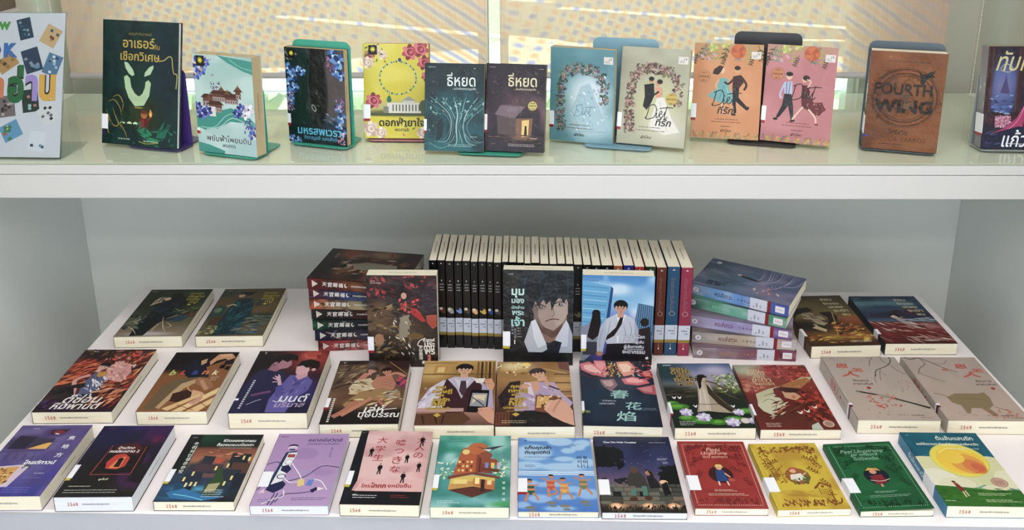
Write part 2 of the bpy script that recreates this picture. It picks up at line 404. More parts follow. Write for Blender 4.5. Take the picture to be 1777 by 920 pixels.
# ---------------------------------------------------------------- cover designs (flat print)
def burst_logo(s, u=8, v=6, r=7):
    s.r(u - r, v - r * .95 * s.A, u + r, v + r * 1.25 * s.A, '#1d1d1c')
    for i in range(5):
        q = R(i * 36); d = r * .6
        s.l([(u - math.cos(q) * d, v - math.sin(q) * d * s.A), (u + math.cos(q) * d, v + math.sin(q) * d * s.A)], .9, '#e8de3a')
def c_demon():
    s = Sheet(.192, .272, '#0d3d3d', seed=3); s.g([(0, '#0b3a3c'), (50, '#0c3738'), (100, '#0a4442')])
    s.n(6, 3, '#0a2c33', .5, 3, .7).n(9, 14, '#15504a', .62, 4, .5).b(60, 73, 26, 22, '#37401f', .3, .9).b(50, 48, 30, 22, '#12433c', .3, .8)
    s.b(80, 45, 14, 60, '#0a3350', .5, .5)
    s.t('อาเธอร์', 48, 17.5, 42, '#c9b35c', .012); s.t('กับ', 72, 20, 8, '#b8a350', .01); s.t('เชือกวิเศษ', 50, 28, 52, '#c9b35c', .012)
    s.t('ผจญภัยกับอาเธอร์', 50, 10.5, 30, '#8f8a4c', .01)
    s.l([(75, 31), (82, 30), (88, 27), (92, 28), (93, 34), (95, 40), (99, 41), (98, 52)], 1.2, '#b9b06a')
    s.p([(29, 33), (34, 33.5), (41, 39), (43, 43), (40, 44), (36, 42.5), (31, 38)], '#bcd3b6'); s.p([(56, 44), (57, 40.5), (63, 36), (68, 34.5), (68, 37), (64, 42)], '#bcd3b6')
    s.p([(29, 45), (33, 43.5), (37, 46), (39, 53), (44, 58), (49, 59.5), (54, 57.5), (57, 53), (58, 48), (62, 46.5), (65, 49), (63, 59), (56, 67), (44, 68), (36, 62), (31, 54)], '#b9d2b0')
    s.l([(44, 57), (49, 59.5), (54, 57)], 1, '#33502f')
    for k in range(9): s.l([(37 + k * 2.6, 58 + 3 * math.sin(k * .4)), (38 + k * 2.6, 64)], .25, '#6e8a70')
    s.e(49, 69, 6, 1.2, '#8f8b3f')
    # the child with a small flame
    s.p([(50, 78), (58, 76), (63, 79), (61, 84), (62, 89), (49, 89), (50, 84)], '#6d1a1c'); s.l([(60, 79), (65, 76.5)], 2.6, '#7b2420'); s.p([(52, 79), (57, 78), (56, 84), (52, 85)], '#8e2c28')
    s.e(56.5, 74.3, 4.4, 4.6, '#b8743c'); s.e(56.5, 73, 5, 3.6, '#6e3c1c', a0=165, a1=375); s.e(55, 74.6, .6, .6, '#2a1408', n=6); s.e(58, 74.6, .6, .6, '#2a1408', n=6)
    s.p([(65, 69.5), (67.6, 73), (66.6, 76), (64, 76), (62.8, 73)], '#d89a3c'); s.e(65.2, 74, 1.1, 1.7, '#f4d888', n=8)
    for q in [[(8, 66), (16, 64), (24, 70), (26, 76)], [(5, 72), (14, 84), (22, 84), (18, 76)], [(14, 70), (20, 80), (30, 88), (34, 94)], [(10, 76), (8, 90), (16, 92)], [(14, 62), (22, 60), (28, 66), (27, 73)]]:
        s.l(q, 1.5, '#a08a33', True)
    for u in (28, 37, 45): s.e(u, 82.5, 3.3, 2.6, '#d7e2bb', a0=180, a1=360)
    for q in [[(48, 88), (58, 84), (68, 90), (60, 92)], [(62, 88), (76, 86), (84, 78), (80, 88)], [(72, 92), (88, 82), (92, 80), (84, 92)], [(50, 90), (64, 96), (80, 94)]]:
        s.p(q, s.rnd.choice(['#1f8f6c', '#2da67d', '#147a64']))
    s.scatter(26, (0, 62, 30, 98), ['#2d4a2a', '#174a40', '#4d5a26'], 2, 5, 3); s.scatter(20, (40, 82, 100, 99), ['#0f5a55', '#127a66'], 2, 5, 3)
    s.l([(50, 96), (60, 97.5), (76, 96)], .8, '#a9b24a'); s.lines(22, 50, 94.4, 1, 1, '#9fb3a0', 1.5); s.lines(56, 78, 95, 1, 1, '#9fb3a0', 1.5)
    s.r(0, 89, 4, 93, '#3b2a6b'); return s
def c_temple():
    s = Sheet(.146, .211, '#b3cfcb', seed=5); s.g([(0, '#a9c8c5'), (40, '#bcd5d2'), (100, '#b2cdd0')]); s.n(3, 8, '#cfe2e0', .5, 3, .6)
    s.p([(42, 0), (100, 4), (100, 17), (84, 14), (60, 7)], '#4fa198'); s.l([(62, 3), (80, 10), (100, 13)], 1, '#9fd0c6')
    s.p([(0, 62), (14, 64), (34, 57), (60, 52), (84, 56), (100, 66), (100, 76), (80, 66), (58, 66), (36, 74), (14, 77), (0, 74)], '#4b9f97')
    s.l([(6, 74), (30, 73), (52, 60), (74, 58), (100, 68)], 1.2, '#9ccfc7'); s.l([(16, 76), (40, 72), (62, 62), (90, 68)], .8, '#d8eeea')
    s.p([(0, 90), (20, 92), (46, 97), (44, 100), (0, 100)], '#4f9f98')
    # hillside palace
    for (u, v, w_, h_) in ((28, 47, 30, 10), (46, 42, 34, 9), (62, 44, 22, 8), (34, 53, 22, 9), (74, 38, 9, 9)):
        s.r(u - w_ / 2, v - h_ / 2, u + w_ / 2, v + h_ / 2, '#7a5148'); s.r(u - w_ / 2 + 1, v, u + w_ / 2 - 1, v + h_ / 2, '#b6a6a4')
        s.p([(u - w_ / 2 - 4, v - h_ / 2 + 1.5), (u - w_ / 2 + 3, v - h_ / 2 - 2.5), (u + w_ / 2 - 3, v - h_ / 2 - 2.5), (u + w_ / 2 + 4, v - h_ / 2 + 1.5)], '#5c3a30')
        for k in range(int(w_ / 4)): s.r(u - w_ / 2 + 2 + k * 4, v + 1, u - w_ / 2 + 3.4 + k * 4, v + h_ / 2 - 1, '#4b3a3e')
    for u, v in ((46, 33), (74, 31), (56, 36), (24, 42)): s.p([(u - 6, v + 2.5), (u, v - 2), (u + 6, v + 2.5)], '#7f5a38'); s.e(u, v - 2.4, 1, 1, '#c9a24a')
    s.r(20, 52, 34, 62, '#e2dedd')
    for u, v, r in ((10, 60, 9), (20, 57, 8), (4, 53, 7), (78, 52, 8), (70, 57, 7)): s.petals(u, v, r, ['#3f4fa0', '#6f7cc8', '#2e2f78'], 6, u, '#cfd3f2')
    for u, v, r in ((90, 52, 9), (84, 58, 7)): s.petals(u, v, r, ['#dcdbe6', '#f0eef4', '#b8b8cf'], 5, 20, '#6b4a60')
    s.scatter(22, (28, 26, 44, 34), ['#5b2a78', '#7a3c98'], 1, 3); s.scatter(16, (80, 62, 92, 76), ['#4a2b80', '#6a4fae'], 1.5, 3.5)
    for u, v, r in ((94, 78, 7), (97, 72, 6), (6, 9, 10), (14, 16, 8), (4, 20, 9), (22, 8, 7)): s.petals(u, v, r, ['#4b5fae', '#7a8ed0', '#343a86', '#d9d9e6'], 6, v * 3, '#e2c24a')
    s.scatter(10, (6, 2, 34, 24), ['#caa6b0', '#5d6fb4'], 1.5, 3)
    burst_logo(s, 13, 6, 7)
    s.ot('พยับฟ้าโพยมดิน', 53, 84, 76, '#14222a', '#dfeef0', .012, .03); s.t('พงศกร', 53, 91.5, 22, '#16303a', .01)
    s.r(0, 79, 5, 81.5, '#c04a4a'); return s
def c_nightflower():
    s = Sheet(.145, .212, '#12302c', seed=6); s.b(20, 45, 34, 80, '#12382f', .2).b(84, 45, 28, 70, '#5d5657', .15).b(52, 40, 18, 60, '#0e1211', .2).g([(0, '#12302c')]) if False else None
    s.c[:] = srgb('#11352f'); s.b(86, 40, 32, 70, '#625a5b', .1).b(54, 42, 16, 62, '#0b1010', .1)
    s.p([(40, 0), (68, 0), (70, 12), (64, 18), (66, 30), (60, 36), (62, 50), (58, 70), (62, 78), (44, 78), (44, 56), (40, 40), (44, 26), (38, 12)], '#0c1010')
    s.l([(38, 0), (43, 14), (40, 22), (38, 40), (39, 60)], 1, '#3c564c')
    s.r(0, 80, 100, 100, '#0f2a30'); s.p([(60, 78), (80, 74), (100, 80), (100, 86), (60, 84)], '#1b3348')
    for (u, v, r) in ((4, 22, 9), (12, 30, 9), (4, 38, 10), (14, 42, 8), (20, 24, 8), (28, 24, 7), (5, 48, 8), (8, 56, 7), (82, 6, 10), (92, 12, 11), (86, 22, 8), (95, 26, 8), (88, 60, 7), (93, 70, 8), (88, 78, 7), (94, 86, 6), (6, 97, 7), (16, 98, 6)):
        s.petals(u, v, r, ['#3f6fae', '#6f9fd6', '#28406e', '#93b8dc'], 7, u * 7, '#dfe9f2')
    s.scatter(34, (0, 44, 12, 66), ['#86638f', '#b59ac4'], 1.5, 3); s.scatter(26, (84, 50, 98, 62), ['#a274b0', '#7a4a90', '#c9a2cf'], 1.5, 3)
    s.scatter(24, (70, 8, 84, 22), ['#8a5a86', '#b184ac'], 1.5, 3); s.scatter(24, (84, 84, 98, 98), ['#c28fb4', '#e0b4cf'], 1.5, 3)
    s.scatter(22, (2, 2, 22, 14), ['#5a6f66', '#9a8a92', '#40564e'], 2, 4); s.e(46, 62, 3.4, 6, '#9aa2a0', rot=-30); s.e(46, 62, 2, 4.2, '#151a1a', rot=-30)
    s.scatter(20, (62, 64, 92, 78), ['#5d86a6', '#39566f', '#a8c6d8'], 2, 6, 6, 10, 20); s.scatter(16, (48, 36, 66, 60), ['#3d3a2a', '#77745a', '#20221c'], 1, 3)
    burst_logo(s, 12, 6, 6)
    s.t('มหรสพเวรา', 53, 87, 74, '#5fbfe0', .02); s.t('กิตาญชลี แสงสังข์', 55, 94, 56, '#58a9c9', .012); return s
def c_yellow():
    s = Sheet(.1453, .2107, '#d6cc45', seed=7); s.g([(0, '#d9cf52'), (60, '#d4c83c'), (100, '#dccf3e')]); s.n(5, 6, '#e4dc7a', .55, 3, .5).b(50, 66, 60, 9, '#b9b69a', .5, .7).b(55, 73, 60, 5, '#56603a', .4, .8)
    for k in range(46):
        q = 2 * math.pi * k / 46; s.e(53 + 28 * math.cos(q), 36 + 25 * math.sin(q) * s.A, 1.5, 1.5, ['#3f7f86', '#7ab0a0', '#2f4f5c', '#b6d2c4'][k % 4], n=6)
    s.p([(37, 55), (41, 55), (43, 60), (39, 63), (35, 60)], '#1d7c58'); s.l([(40, 50), (39, 55)], 1, '#5a8a80'); s.e(56, 17, 2.4, 3, '#27417e')
    s.r(36, 62, 88, 73, '#dcdad2'); s.r(30, 66, 38, 74, '#8a8f80'); s.r(60, 58, 78, 63, '#cfcfc8')
    for k in range(9): s.r(44 + k * 5, 64, 46 + k * 5, 71, '#6e7068')
    s.p([(58, 60), (69, 55), (80, 60)], '#aaa9a0'); s.e(92, 66, 7, 10, '#5b6640'); s.r(0, 73, 100, 76, '#5a6138')
    for u, v, r in ((72, 9, 12), (88, 6, 12), (94, 20, 11), (97, 34, 8), (15, 60, 12), (10, 12, 8)): s.rose(u, v, r, ['#b8505c', '#d98088', '#8f3340'])
    for u, v, r in ((7, 20, 9), (18, 6, 8), (30, 12, 7), (10, 90, 12), (26, 94, 9), (90, 94, 9)): s.rose(u, v, r, ['#e3cfc4', '#cdb2a6', '#f0e4da'])
    s.scatter(18, (0, 0, 40, 20), ['#7d8a52', '#a8a870', '#6d6a50'], 2, 4); s.scatter(14, (60, 84, 100, 98), ['#5f8f4a', '#d77f8c', '#8fae5a'], 2, 4)
    burst_logo(s, 15, 6, 6.5)
    s.t('ดอกฟ้ายาใจ', 58, 82.5, 70, '#17170f', .03); s.t('พงศกร', 58, 91, 22, '#3b3320', .012); return s
def c_tree():
    s = Sheet(.1277, .1862, '#123c44', seed=8); s.g([(0, '#1c3336'), (30, '#10414a'), (65, '#1a5560'), (100, '#1c6f78')]); s.n(7, 8, '#0b3038', .5, 3, .7).b(50, 52, 50, 14, '#2b6f78', .6, .5).n(10, 8, '#2a6b74', .6, 4, .5, (0, 30, 100, 55))
    for i in range(15):
        u = 46 + i * 1.9; a = (i - 7) * 3.2
        s.l([(u + a * 2.1, 97 - abs(a) * .5), (u + a * .7, 88), (u - 2 + 3 * math.sin(i * 2), 72), (u + a * .5, 58), (u + a * 1.6, 46), (u + a * 2.6, 38)], 2.8 - .1 * abs(a), ['#7aa6a8', '#2a5a60', '#a7c4c2', '#4f858a'][i % 4], True)
    s.scatter(60, (10, 40, 100, 58), ['#2f7a80', '#5f9ea0', '#1a5058', '#9cc0be'], 1.5, 4); s.scatter(30, (6, 54, 34, 82), ['#1a3338', '#33585c', '#7c8f88'], 1.5, 4, 3)
    s.p([(22, 66), (30, 62), (33, 70), (30, 84), (20, 90)], '#17323a'); s.l([(8, 90), (26, 97), (46, 92)], 1.2, '#6f9c9c'); s.l([(0, 92), (20, 94), (40, 99)], 1, '#4f8488')
    s.t('ธี่หยด', 61, 18, 48, '#dfe6e4', .008, hs=1.2); s.t('...แว่วเสียงครวญคลั่ง', 66, 28.5, 40, '#c8d4d2', .012); s.lines(6, 24, 4, 1, 1, '#9fb4b2', 1); s.lines(82, 94, 5, 1, 1, '#9fb4b2', 1)
    s.t('กฤตานนท์', 83, 83, 12, '#a8c4c2', .01); s.lines(40, 92, 92, 2, 1.8, '#8fb3b2', 1); return s
def c_hut():
    s = Sheet(.1278, .186, '#3a2c3a', seed=9); s.g([(0, '#2f2433'), (35, '#4a3846'), (55, '#7a5f64'), (78, '#4a3a44'), (100, '#2e2a3c')]); s.n(6, 7, '#241a28', .5, 3, .7).b(60, 42, 30, 14, '#8a6c6c', .7, .5)
    for i in range(6): s.twig(2, 50 - i * 5, -38 - i * 6, 40, .9, '#231a24', bend=14)
    s.p([(16, 58), (26, 47), (68, 48), (82, 60), (52, 60), (50, 62)], '#83707a'); s.p([(52, 60), (68, 48), (82, 60), (82, 64), (52, 64)], '#3a2e34')
    s.p([(20, 59), (52, 62), (52, 82), (22, 80)], '#6a5a5c'); s.p([(52, 62), (80, 61), (78, 82), (52, 83)], '#8a6a56'); s.p([(62, 64), (74, 63), (73, 82), (62, 83)], '#e2c684'); s.p([(67, 70), (70, 70), (71, 82), (66, 82)], '#2a1d18')
    for k in range(11): s.l([(22 + k * 3, 60 + k * .2), (23 + k * 2.9, 81)], .4, '#2b2228')
    for k in range(7): s.l([(26 + k * 6, 48), (20 + k * 6.5, 59)], .5, '#8c7a80'); 
    s.p([(40, 49), (56, 49), (52, 55), (36, 54)], '#8d7c84'); s.scatter(36, (0, 80, 100, 92), ['#2b2430', '#6f5a50', '#3f3440'], 3, 8, 6, 0, 15)
    s.b(66, 84, 22, 4, '#b58a5a', .7, .7); s.e(79, 47, 7.5, 7.5, '#cdbf78'); s.t('อาคาร', 79, 47, 11, '#2d2620', .02); s.lines(75, 83, 43.6, 1, 1, '#4a4030', 1, 0); s.lines(75, 83, 50, 1, 1, '#4a4030', 1, 0)
    s.t('ธี่หยด', 61, 18, 48, '#e2d9b8', .008, hs=1.2); s.t('...สิ้นเสียงครวญคลั่ง', 66, 28.5, 36, '#d2c9ac', .012); s.lines(6, 24, 4, 1, 1, '#9a8f96', 1); s.lines(88, 97, 5, 1, 1, '#9a8f96', 1)
    s.t('กฤตานนท์', 82, 84, 12, '#d8c9a8', .01); s.lines(40, 92, 91, 2, 1.8, '#b0a4a0', 1); return s
def diet(s, u, v, k, col):
    """the handwritten title"""
    T = lambda x, y: (u + x * k, v + y * k * s.A)
    for q in [[(-.42, -.45), (-.52, .1), (-.62, .42)], [(-.55, -.35), (-.15, -.5), (.02, -.2), (-.1, .25), (-.5, .42), (-.66, .3)], [(.05, .0), (.02, .3), (.14, .22), (.2, .1), (.32, .05), (.36, -.1), (.26, -.1), (.2, .12), (.3, .28), (.44, .16), (.56, -.1)],
              [(.66, -.45), (.54, .1), (.56, .34), (.7, .2)], [(.2, -.28), (.6, -.36), (1.02, -.38)]]:
        s.l([T(*p_) for p_ in q], k * .05, col)
    s.e(*T(.08, -.18), k * .035, k * .035, col, n=6)
def tag_tr(s): s.r(83, 7.5, 97, 15, '#dfdcd8'); s.lines(85, 93, 11.5, 2, 1.6, '#8a8a94', .8, 2); s.t('19', 93, 10, 4, '#55565e', .01, shear=.3)
def c_wed(bg, seed, arch, couple=True):
    s = Sheet(.145, .2095, bg, seed=seed); s.n(4, 5, '#c9c8b4' if couple else '#86b4bc', .55, 3, .35).b(58, 60, 34, 42, '#d3d0a8' if couple else '#d8e6ea', .5, .75).b(72, 82, 30, 22, '#d8d5cf' if couple else '#dbe8f2', .6, .6).b(62, 46, 26 if not couple else 1, 26 if not couple else 1, '#dfeaf2' if not couple else bg, .5, .85)  # without the couple, the pale blobs paint glare on the clear film
    pts = [(18, 82), (16, 70), (17, 56), (18, 42), (21, 30), (30, 23), (44, 21), (58, 21), (70, 23), (80, 30), (85, 40), (86, 52)]
    for i, (u, v) in enumerate(pts):
        n = 44 if i < 8 else 26
        s.scatter(n, (u - 7, v - 5, u + 7, v + 6), arch, 1.4, 3.8, 1.8)
        s.petals(u, v, 3, ['#b9958f', '#967078', '#d0b8ac'], 5, i * 40, '#6b4c4c')
    s.scatter(30, (12, 66, 24, 84), arch, 1, 2.6)
    if couple:
        s.p([(56, 50), (66, 50), (80, 72), (92, 84), (70, 88), (46, 82), (52, 64)], '#e2e0da'); s.l([(60, 54), (66, 70), (74, 84)], .6, '#bdbab4')
        s.p([(36, 38), (50, 36), (52, 48), (48, 56), (42, 64), (36, 60), (38, 50)], '#14151a'); s.p([(52, 40), (62, 40), (64, 48), (58, 51), (54, 50)], '#d8a58a')
        s.l([(38, 48), (50, 48), (58, 44)], 2.6, '#14151a'); s.e(46, 33, 3.6, 4.4, '#c9947a'); s.e(46, 31.6, 4, 3.3, '#17130f'); s.e(56, 36, 3.4, 4.2, '#d3a086', rot=-10); s.e(58.5, 34, 4.2, 3.6, '#2a1812')
        s.e(77, 51, 8.5, 8.5, '#cbb765'); s.t('ภาค 3', 77, 46.6, 7, '#4a3a20', .02); s.t('แผนรักจัดเต็ม', 77, 51, 15, '#2a2014', .02); s.t('เล่ม 1', 77, 55.5, 7, '#4a3a20', .02)
        diet(s, 56, 66, 24, '#1b1b1b'); s.t('ที่รัก', 68, 75, 22, '#2b2b2b', .02, shear=.2)
    else:
        s.p([(50, 40), (62, 36), (76, 60), (90, 86), (50, 88), (36, 66)], '#b4cdd8'); s.l([(52, 46), (60, 66), (72, 86)], 1, '#a9c4d2'); s.scatter(60, (34, 20, 92, 86), ['#dcebf2', '#b6d2de', '#e8f2f6', '#8fb6c4'], 1, 4, 2.6, 55, 40)  # pale dress and flecks, with the film's glare painted into the print
        diet(s, 52, 66, 20, '#7f9fb0')
    s.lines(32, 66, 81, 1, 1, '#77706c', 1, 4); s.lines(28, 72, 84.4, 1, 1, '#77706c', 1, 4); s.t('ผักไหม', 44 if couple else 48, 91.5, 15, '#3a3a38', .012, shear=.2); tag_tr(s); return s
def c_dance(bg, seed, kind):
    s = Sheet(.146, .2095, bg, seed=seed); s.n(3, 5, '#e2b48a' if kind == 0 else '#d8a2a6', .55, 3, .4).b(50, 3, 60, 9, '#b3a277', .6, .6)
    for a in range(9): s.twig(s.rnd.random() * 100, 1, 60 + 60 * s.rnd.random(), 26, .8, ['#5a5a3a', '#8a9088', '#a8b0a0'][a % 3], ['#6a6a38', '#8f968c', '#b3a85a'][a % 3], 3)
    for u in (27, 44): s.petals(u, 4.5 if u == 27 else 0, 7, ['#cdd08a', '#b4b86a'], 6)
    s.e(64, 7.5, 11, 11, '#c4692e'); s.petals(64, 7.5, 9, ['#d07a3a', '#b85c28', '#c97034'], 8, 10, '#c46a2e')
    for u in (46, 86, 4): s.twig(u, 10, 100, 18, .8, '#4f4d28', '#5d5a2e', 4)
    for u, v in ((12, 14), (22, 16), (30, 12)): s.petals(u, v, 3, ['#c9a0b0', '#dcc0c8'], 5)
    for k in range(9): s.twig(8 + k * 11, 100, -90 + (k % 3 - 1) * 24, 11, .8, '#7a7a58', ['#8a8f78', '#b08a4a', '#6f7a5a'][k % 3], 3)
    for k in range(7): s.petals(12 + k * 14, 98, 5, ['#c98a4a', '#d8a86a', '#a8a880'], 6, k * 20)
    if kind == 0:
        s.p([(40, 36), (50, 36), (54, 48), (66, 58), (58, 62), (40, 62), (22, 55), (34, 48)], '#7fb4b8'); s.l([(46, 44), (40, 58)], 1, '#5f989e'); s.l([(50, 46), (56, 60)], 1, '#a8d0d0')
        s.e(42, 28, 3.6, 4.6, '#e2c4ac'); s.p([(30, 27), (38, 23), (44, 24), (40, 30), (36, 33), (28, 32)], '#3f201c'); s.e(34, 29, 5, 3.6, '#3f201c', rot=-20); s.l([(38, 38), (34, 44), (36, 48)], 2.4, '#dcb9a0'); s.l([(44, 62), (45, 70), (48, 74)], 2.2, '#e0c4ae')
        s.e(64, 27, 4, 5, '#d6ab8a'); s.e(64, 25, 4.6, 3.4, '#3a251a'); s.p([(58, 34), (70, 32), (74, 40), (68, 46), (58, 46)], '#4a1a1c'); s.l([(70, 34), (78, 42), (75, 48)], 3.4, '#4a1a1c'); s.l([(60, 36), (52, 42), (46, 40)], 3, '#4a1a1c')
        s.p([(58, 46), (68, 46), (68, 56), (82, 66), (80, 69), (64, 60), (66, 72), (62, 73), (60, 60)], '#1e1b1f'); s.e(82, 67, 3, 1.8, '#15110f', rot=-60); s.e(62, 74, 3.6, 1.6, '#15110f')
        diet(s, 46, 58, 26, '#18181a'); s.t('ที่รัก', 50, 69.5, 22, '#2b2622', .02, shear=.2); bu, bv = 16, 35; l2 = 'เล่ม 1'
    else:
        s.e(35, 32, 4.2, 5, '#e0c2ae'); s.e(35, 29.5, 5, 3.4, '#231614'); s.p([(28, 38), (40, 37), (41, 50), (30, 51)], '#b9c0da'); s.l([(29, 40), (24, 50), (26, 55)], 3, '#b9c0da'); s.l([(37, 38), (36, 50)], .8, '#2a2830'); s.l([(32, 38), (33, 50)], .8, '#2a2830')
        s.p([(30, 50), (40, 50), (44, 62), (46, 76), (42, 76), (37, 62), (26, 74), (22, 76), (21, 74), (28, 62)], '#26262c'); s.e(20, 76.5, 3.4, 1.8, '#141414'); s.e(45, 77, 3.4, 1.6, '#141414')
        s.e(57, 34, 3.4, 4.4, '#e2c2ac'); s.e(59, 32.5, 5, 4, '#2d1518'); s.p([(54, 40), (64, 40), (66, 50), (76, 60), (90, 62), (82, 70), (66, 66), (56, 62), (54, 52)], '#6d2228'); s.p([(66, 58), (84, 56), (90, 64), (76, 70)], '#7a2a30')
        s.scatter(24, (62, 54, 86, 68), ['#d8a8a4'], .4, .8, 1); s.l([(58, 62), (50, 70), (44, 76)], 2.4, '#e2c8b8'); s.l([(66, 64), (76, 72), (78, 78)], 2.4, '#e2c8b8'); s.e(79, 79, 2.6, 1.2, '#7a1e28'); s.e(43, 78, 2.6, 1.2, '#7a1e28'); s.l([(62, 42), (66, 36), (60, 34)], 1.8, '#e2c2ac')
        diet(s, 56, 48, 26, '#1c1718'); bu, bv = 18, 30; l2 = 'เล่ม 2'
    s.e(bu, bv, 9.6, 9.6, '#8a5a34'); s.e(bu, bv, 9.2, 9.2, '#cf9668' if kind == 0 else '#c98a62'); s.t('ภาค 2', bu, bv - 4, 7, '#3a2414', .02); s.t('หัวใจไม่แพ้', bu, bv, 14, '#2a1a10', .02); s.t(l2, bu, bv + 4, 7, '#3a2414', .02)
    s.lines(36, 70, 79, 1, 1, '#8a5a44', 1, 5); s.lines(30, 76, 82, 1, 1, '#8a5a44', 1, 5); s.t('ผักไหม', 52, 91, 15, '#33261e', .012, shear=.2); s.lines(44, 60, 86.6, 1, 1, '#5a3a2c', 1, 2); tag_tr(s); return s
def c_wing():
    s = Sheet(.1464, .2113, '#7c4604', seed=12); s.g([(0, '#854d06'), (60, '#7a4504'), (100, '#724004')]); s.n(4, 4, '#a0621e', .55, 3, .5).n(3, 3, '#9a6830', .6, 3, .4)
    D = '#4a2b12'
    for r in (45, 43, 42, 37, 36, 33): 
        for a in range(0, 360, 12):
            q0, q1 = R(a), R(a + 12.5); s.l([(50 + r * math.cos(q0), 46 + r * .98 * math.sin(q0) * s.A), (50 + r * math.cos(q1), 46 + r * .98 * math.sin(q1) * s.A)], .5, D)
    for i in range(26):
        u, v = 18 + s.rnd.random() * 64, 24 + s.rnd.random() * 46; r = 4 + 4 * s.rnd.random()
        s.l([(u + r * math.cos(R(a)), v + r * math.sin(R(a)) * s.A) for a in range(170, 400, 36)], .45, D)
    for u, v, r in ((2, 50, 7), (8, 52, 6), (92, 50, 6), (97, 54, 7), (4, 58, 6)): s.l([(u + r * math.cos(R(a)), v + r * math.sin(R(a)) * s.A) for a in range(180, 400, 36)], .5, D)
    s.p([(64, 18), (70, 22), (78, 20), (86, 17), (82, 23), (76, 26), (72, 32), (68, 30), (69, 25)], '#1c1512'); s.p([(74, 22), (86, 24), (80, 18)], '#241a14'); s.e(18, 27, 1.2, 1.2, '#24160c')
    s.t('FOURTH', 47, 37.5, 76, '#2a1d12', .018, hs=1.15); s.t('WING', 49, 54.5, 78, '#231810', .03, hs=.92)
    s.p([(44, 44), (50, 38), (54, 44), (52, 52), (60, 48), (56, 58), (48, 56), (50, 50)], '#7a5a3c'); s.e(51, 46, 5, 6, '#6b4626')
    s.t('โฟร์ธวิง', 46, 81, 26, '#2b1c10', .008); s.t('REBECCA YARROS', 46, 88.5, 76, '#6a3c18', .004); s.t('นิยายขายดีอันดับ 1 ของ THE NEW YORK TIMES', 50, 9.5, 58, '#4a2c12', .004); s.lines(22, 58, 93.5, 1, 1, '#4a2c12', 1)
    s.r(0, 86, 6, 87.4, '#1528b8'); return s
def c_royal():
    s = Sheet(.1495, .2173, '#2a2146', seed=13); s.g([(0, '#31233c'), (40, '#2c2444'), (70, '#3a2440'), (100, '#1d1d44')]); s.b(26, 42, 18, 46, '#4a5c92', .2).b(24, 38, 12, 18, '#9a8ab4', .6, .8).n(8, 9, '#6a7ab0', .55, 4, .6, (10, 22, 42, 66)).n(6, 6, '#1d2c5a', .55, 3, .7, (10, 50, 42, 70))
    s.r(0, 0, 8, 66, '#4a2630'); s.r(42, 0, 50, 66, '#472430'); s.r(0, 64, 60, 68, '#3b1c2c'); s.r(0, 68, 60, 76, '#4d2236'); s.l([(7, 2), (7, 64)], .8, '#7a4a4a'); s.l([(43, 2), (43, 64)], .8, '#7a4a4a')
    s.p([(20, 46), (25, 34), (27, 26), (29, 34), (34, 46)], '#5a4f82'); s.scatter(30, (10, 44, 40, 66), ['#5f7ab4', '#2c3c70', '#8fa6d0'], 2, 5, 3, 0, 30)
    s.p([(56, 52), (62, 44), (70, 40), (86, 42), (96, 54), (99, 80), (80, 90), (58, 78), (54, 66)], '#b0406e'); s.p([(56, 56), (46, 70), (30, 80), (4, 88), (2, 94), (30, 90), (56, 78)], '#b03c74')
    for q in [[(58, 50), (50, 70), (34, 82), (8, 91)], [(62, 46), (60, 64), (66, 80)], [(76, 44), (74, 62), (80, 84)]]: s.l(q, 1.4, '#d87aa4')
    s.l([(60, 62), (70, 74), (84, 78), (96, 76)], 6, '#dcb09a'); s.e(76, 30, 9, 12, '#d8ab92'); s.e(76, 24, 11, 10, '#1c1420', a0=160, a1=380); s.p([(0, 88), (50, 78), (100, 84), (100, 100), (0, 100)], '#20244c'); s.scatter(30, (4, 84, 96, 99), ['#2f3768', '#161a3c', '#4a4f86'], 3, 8, 5, -10, 20)
    for k in range(11): s.petals(20 + (k % 4) * 5, 70 + (k // 4) * 3.4, 4, ['#c48fa6', '#a86a88', '#d8aebe'], 5, k * 33)
    s.t('ทับทิม', 46, 14, 62, '#d2cc9c', .006, shear=.3, hs=1.3); s.l([(18, 22), (24, 17), (34, 20), (30, 25), (18, 23)], .8, '#d2cc9c'); s.t('แก้วตา', 58, 90, 56, '#eef0f4', .008, shear=.2, hs=1.3); s.l([(34, 95), (80, 96)], .7, '#e4e6f0'); s.lines(12, 22, 6, 1, 1, '#d8d8e4', 1); return s
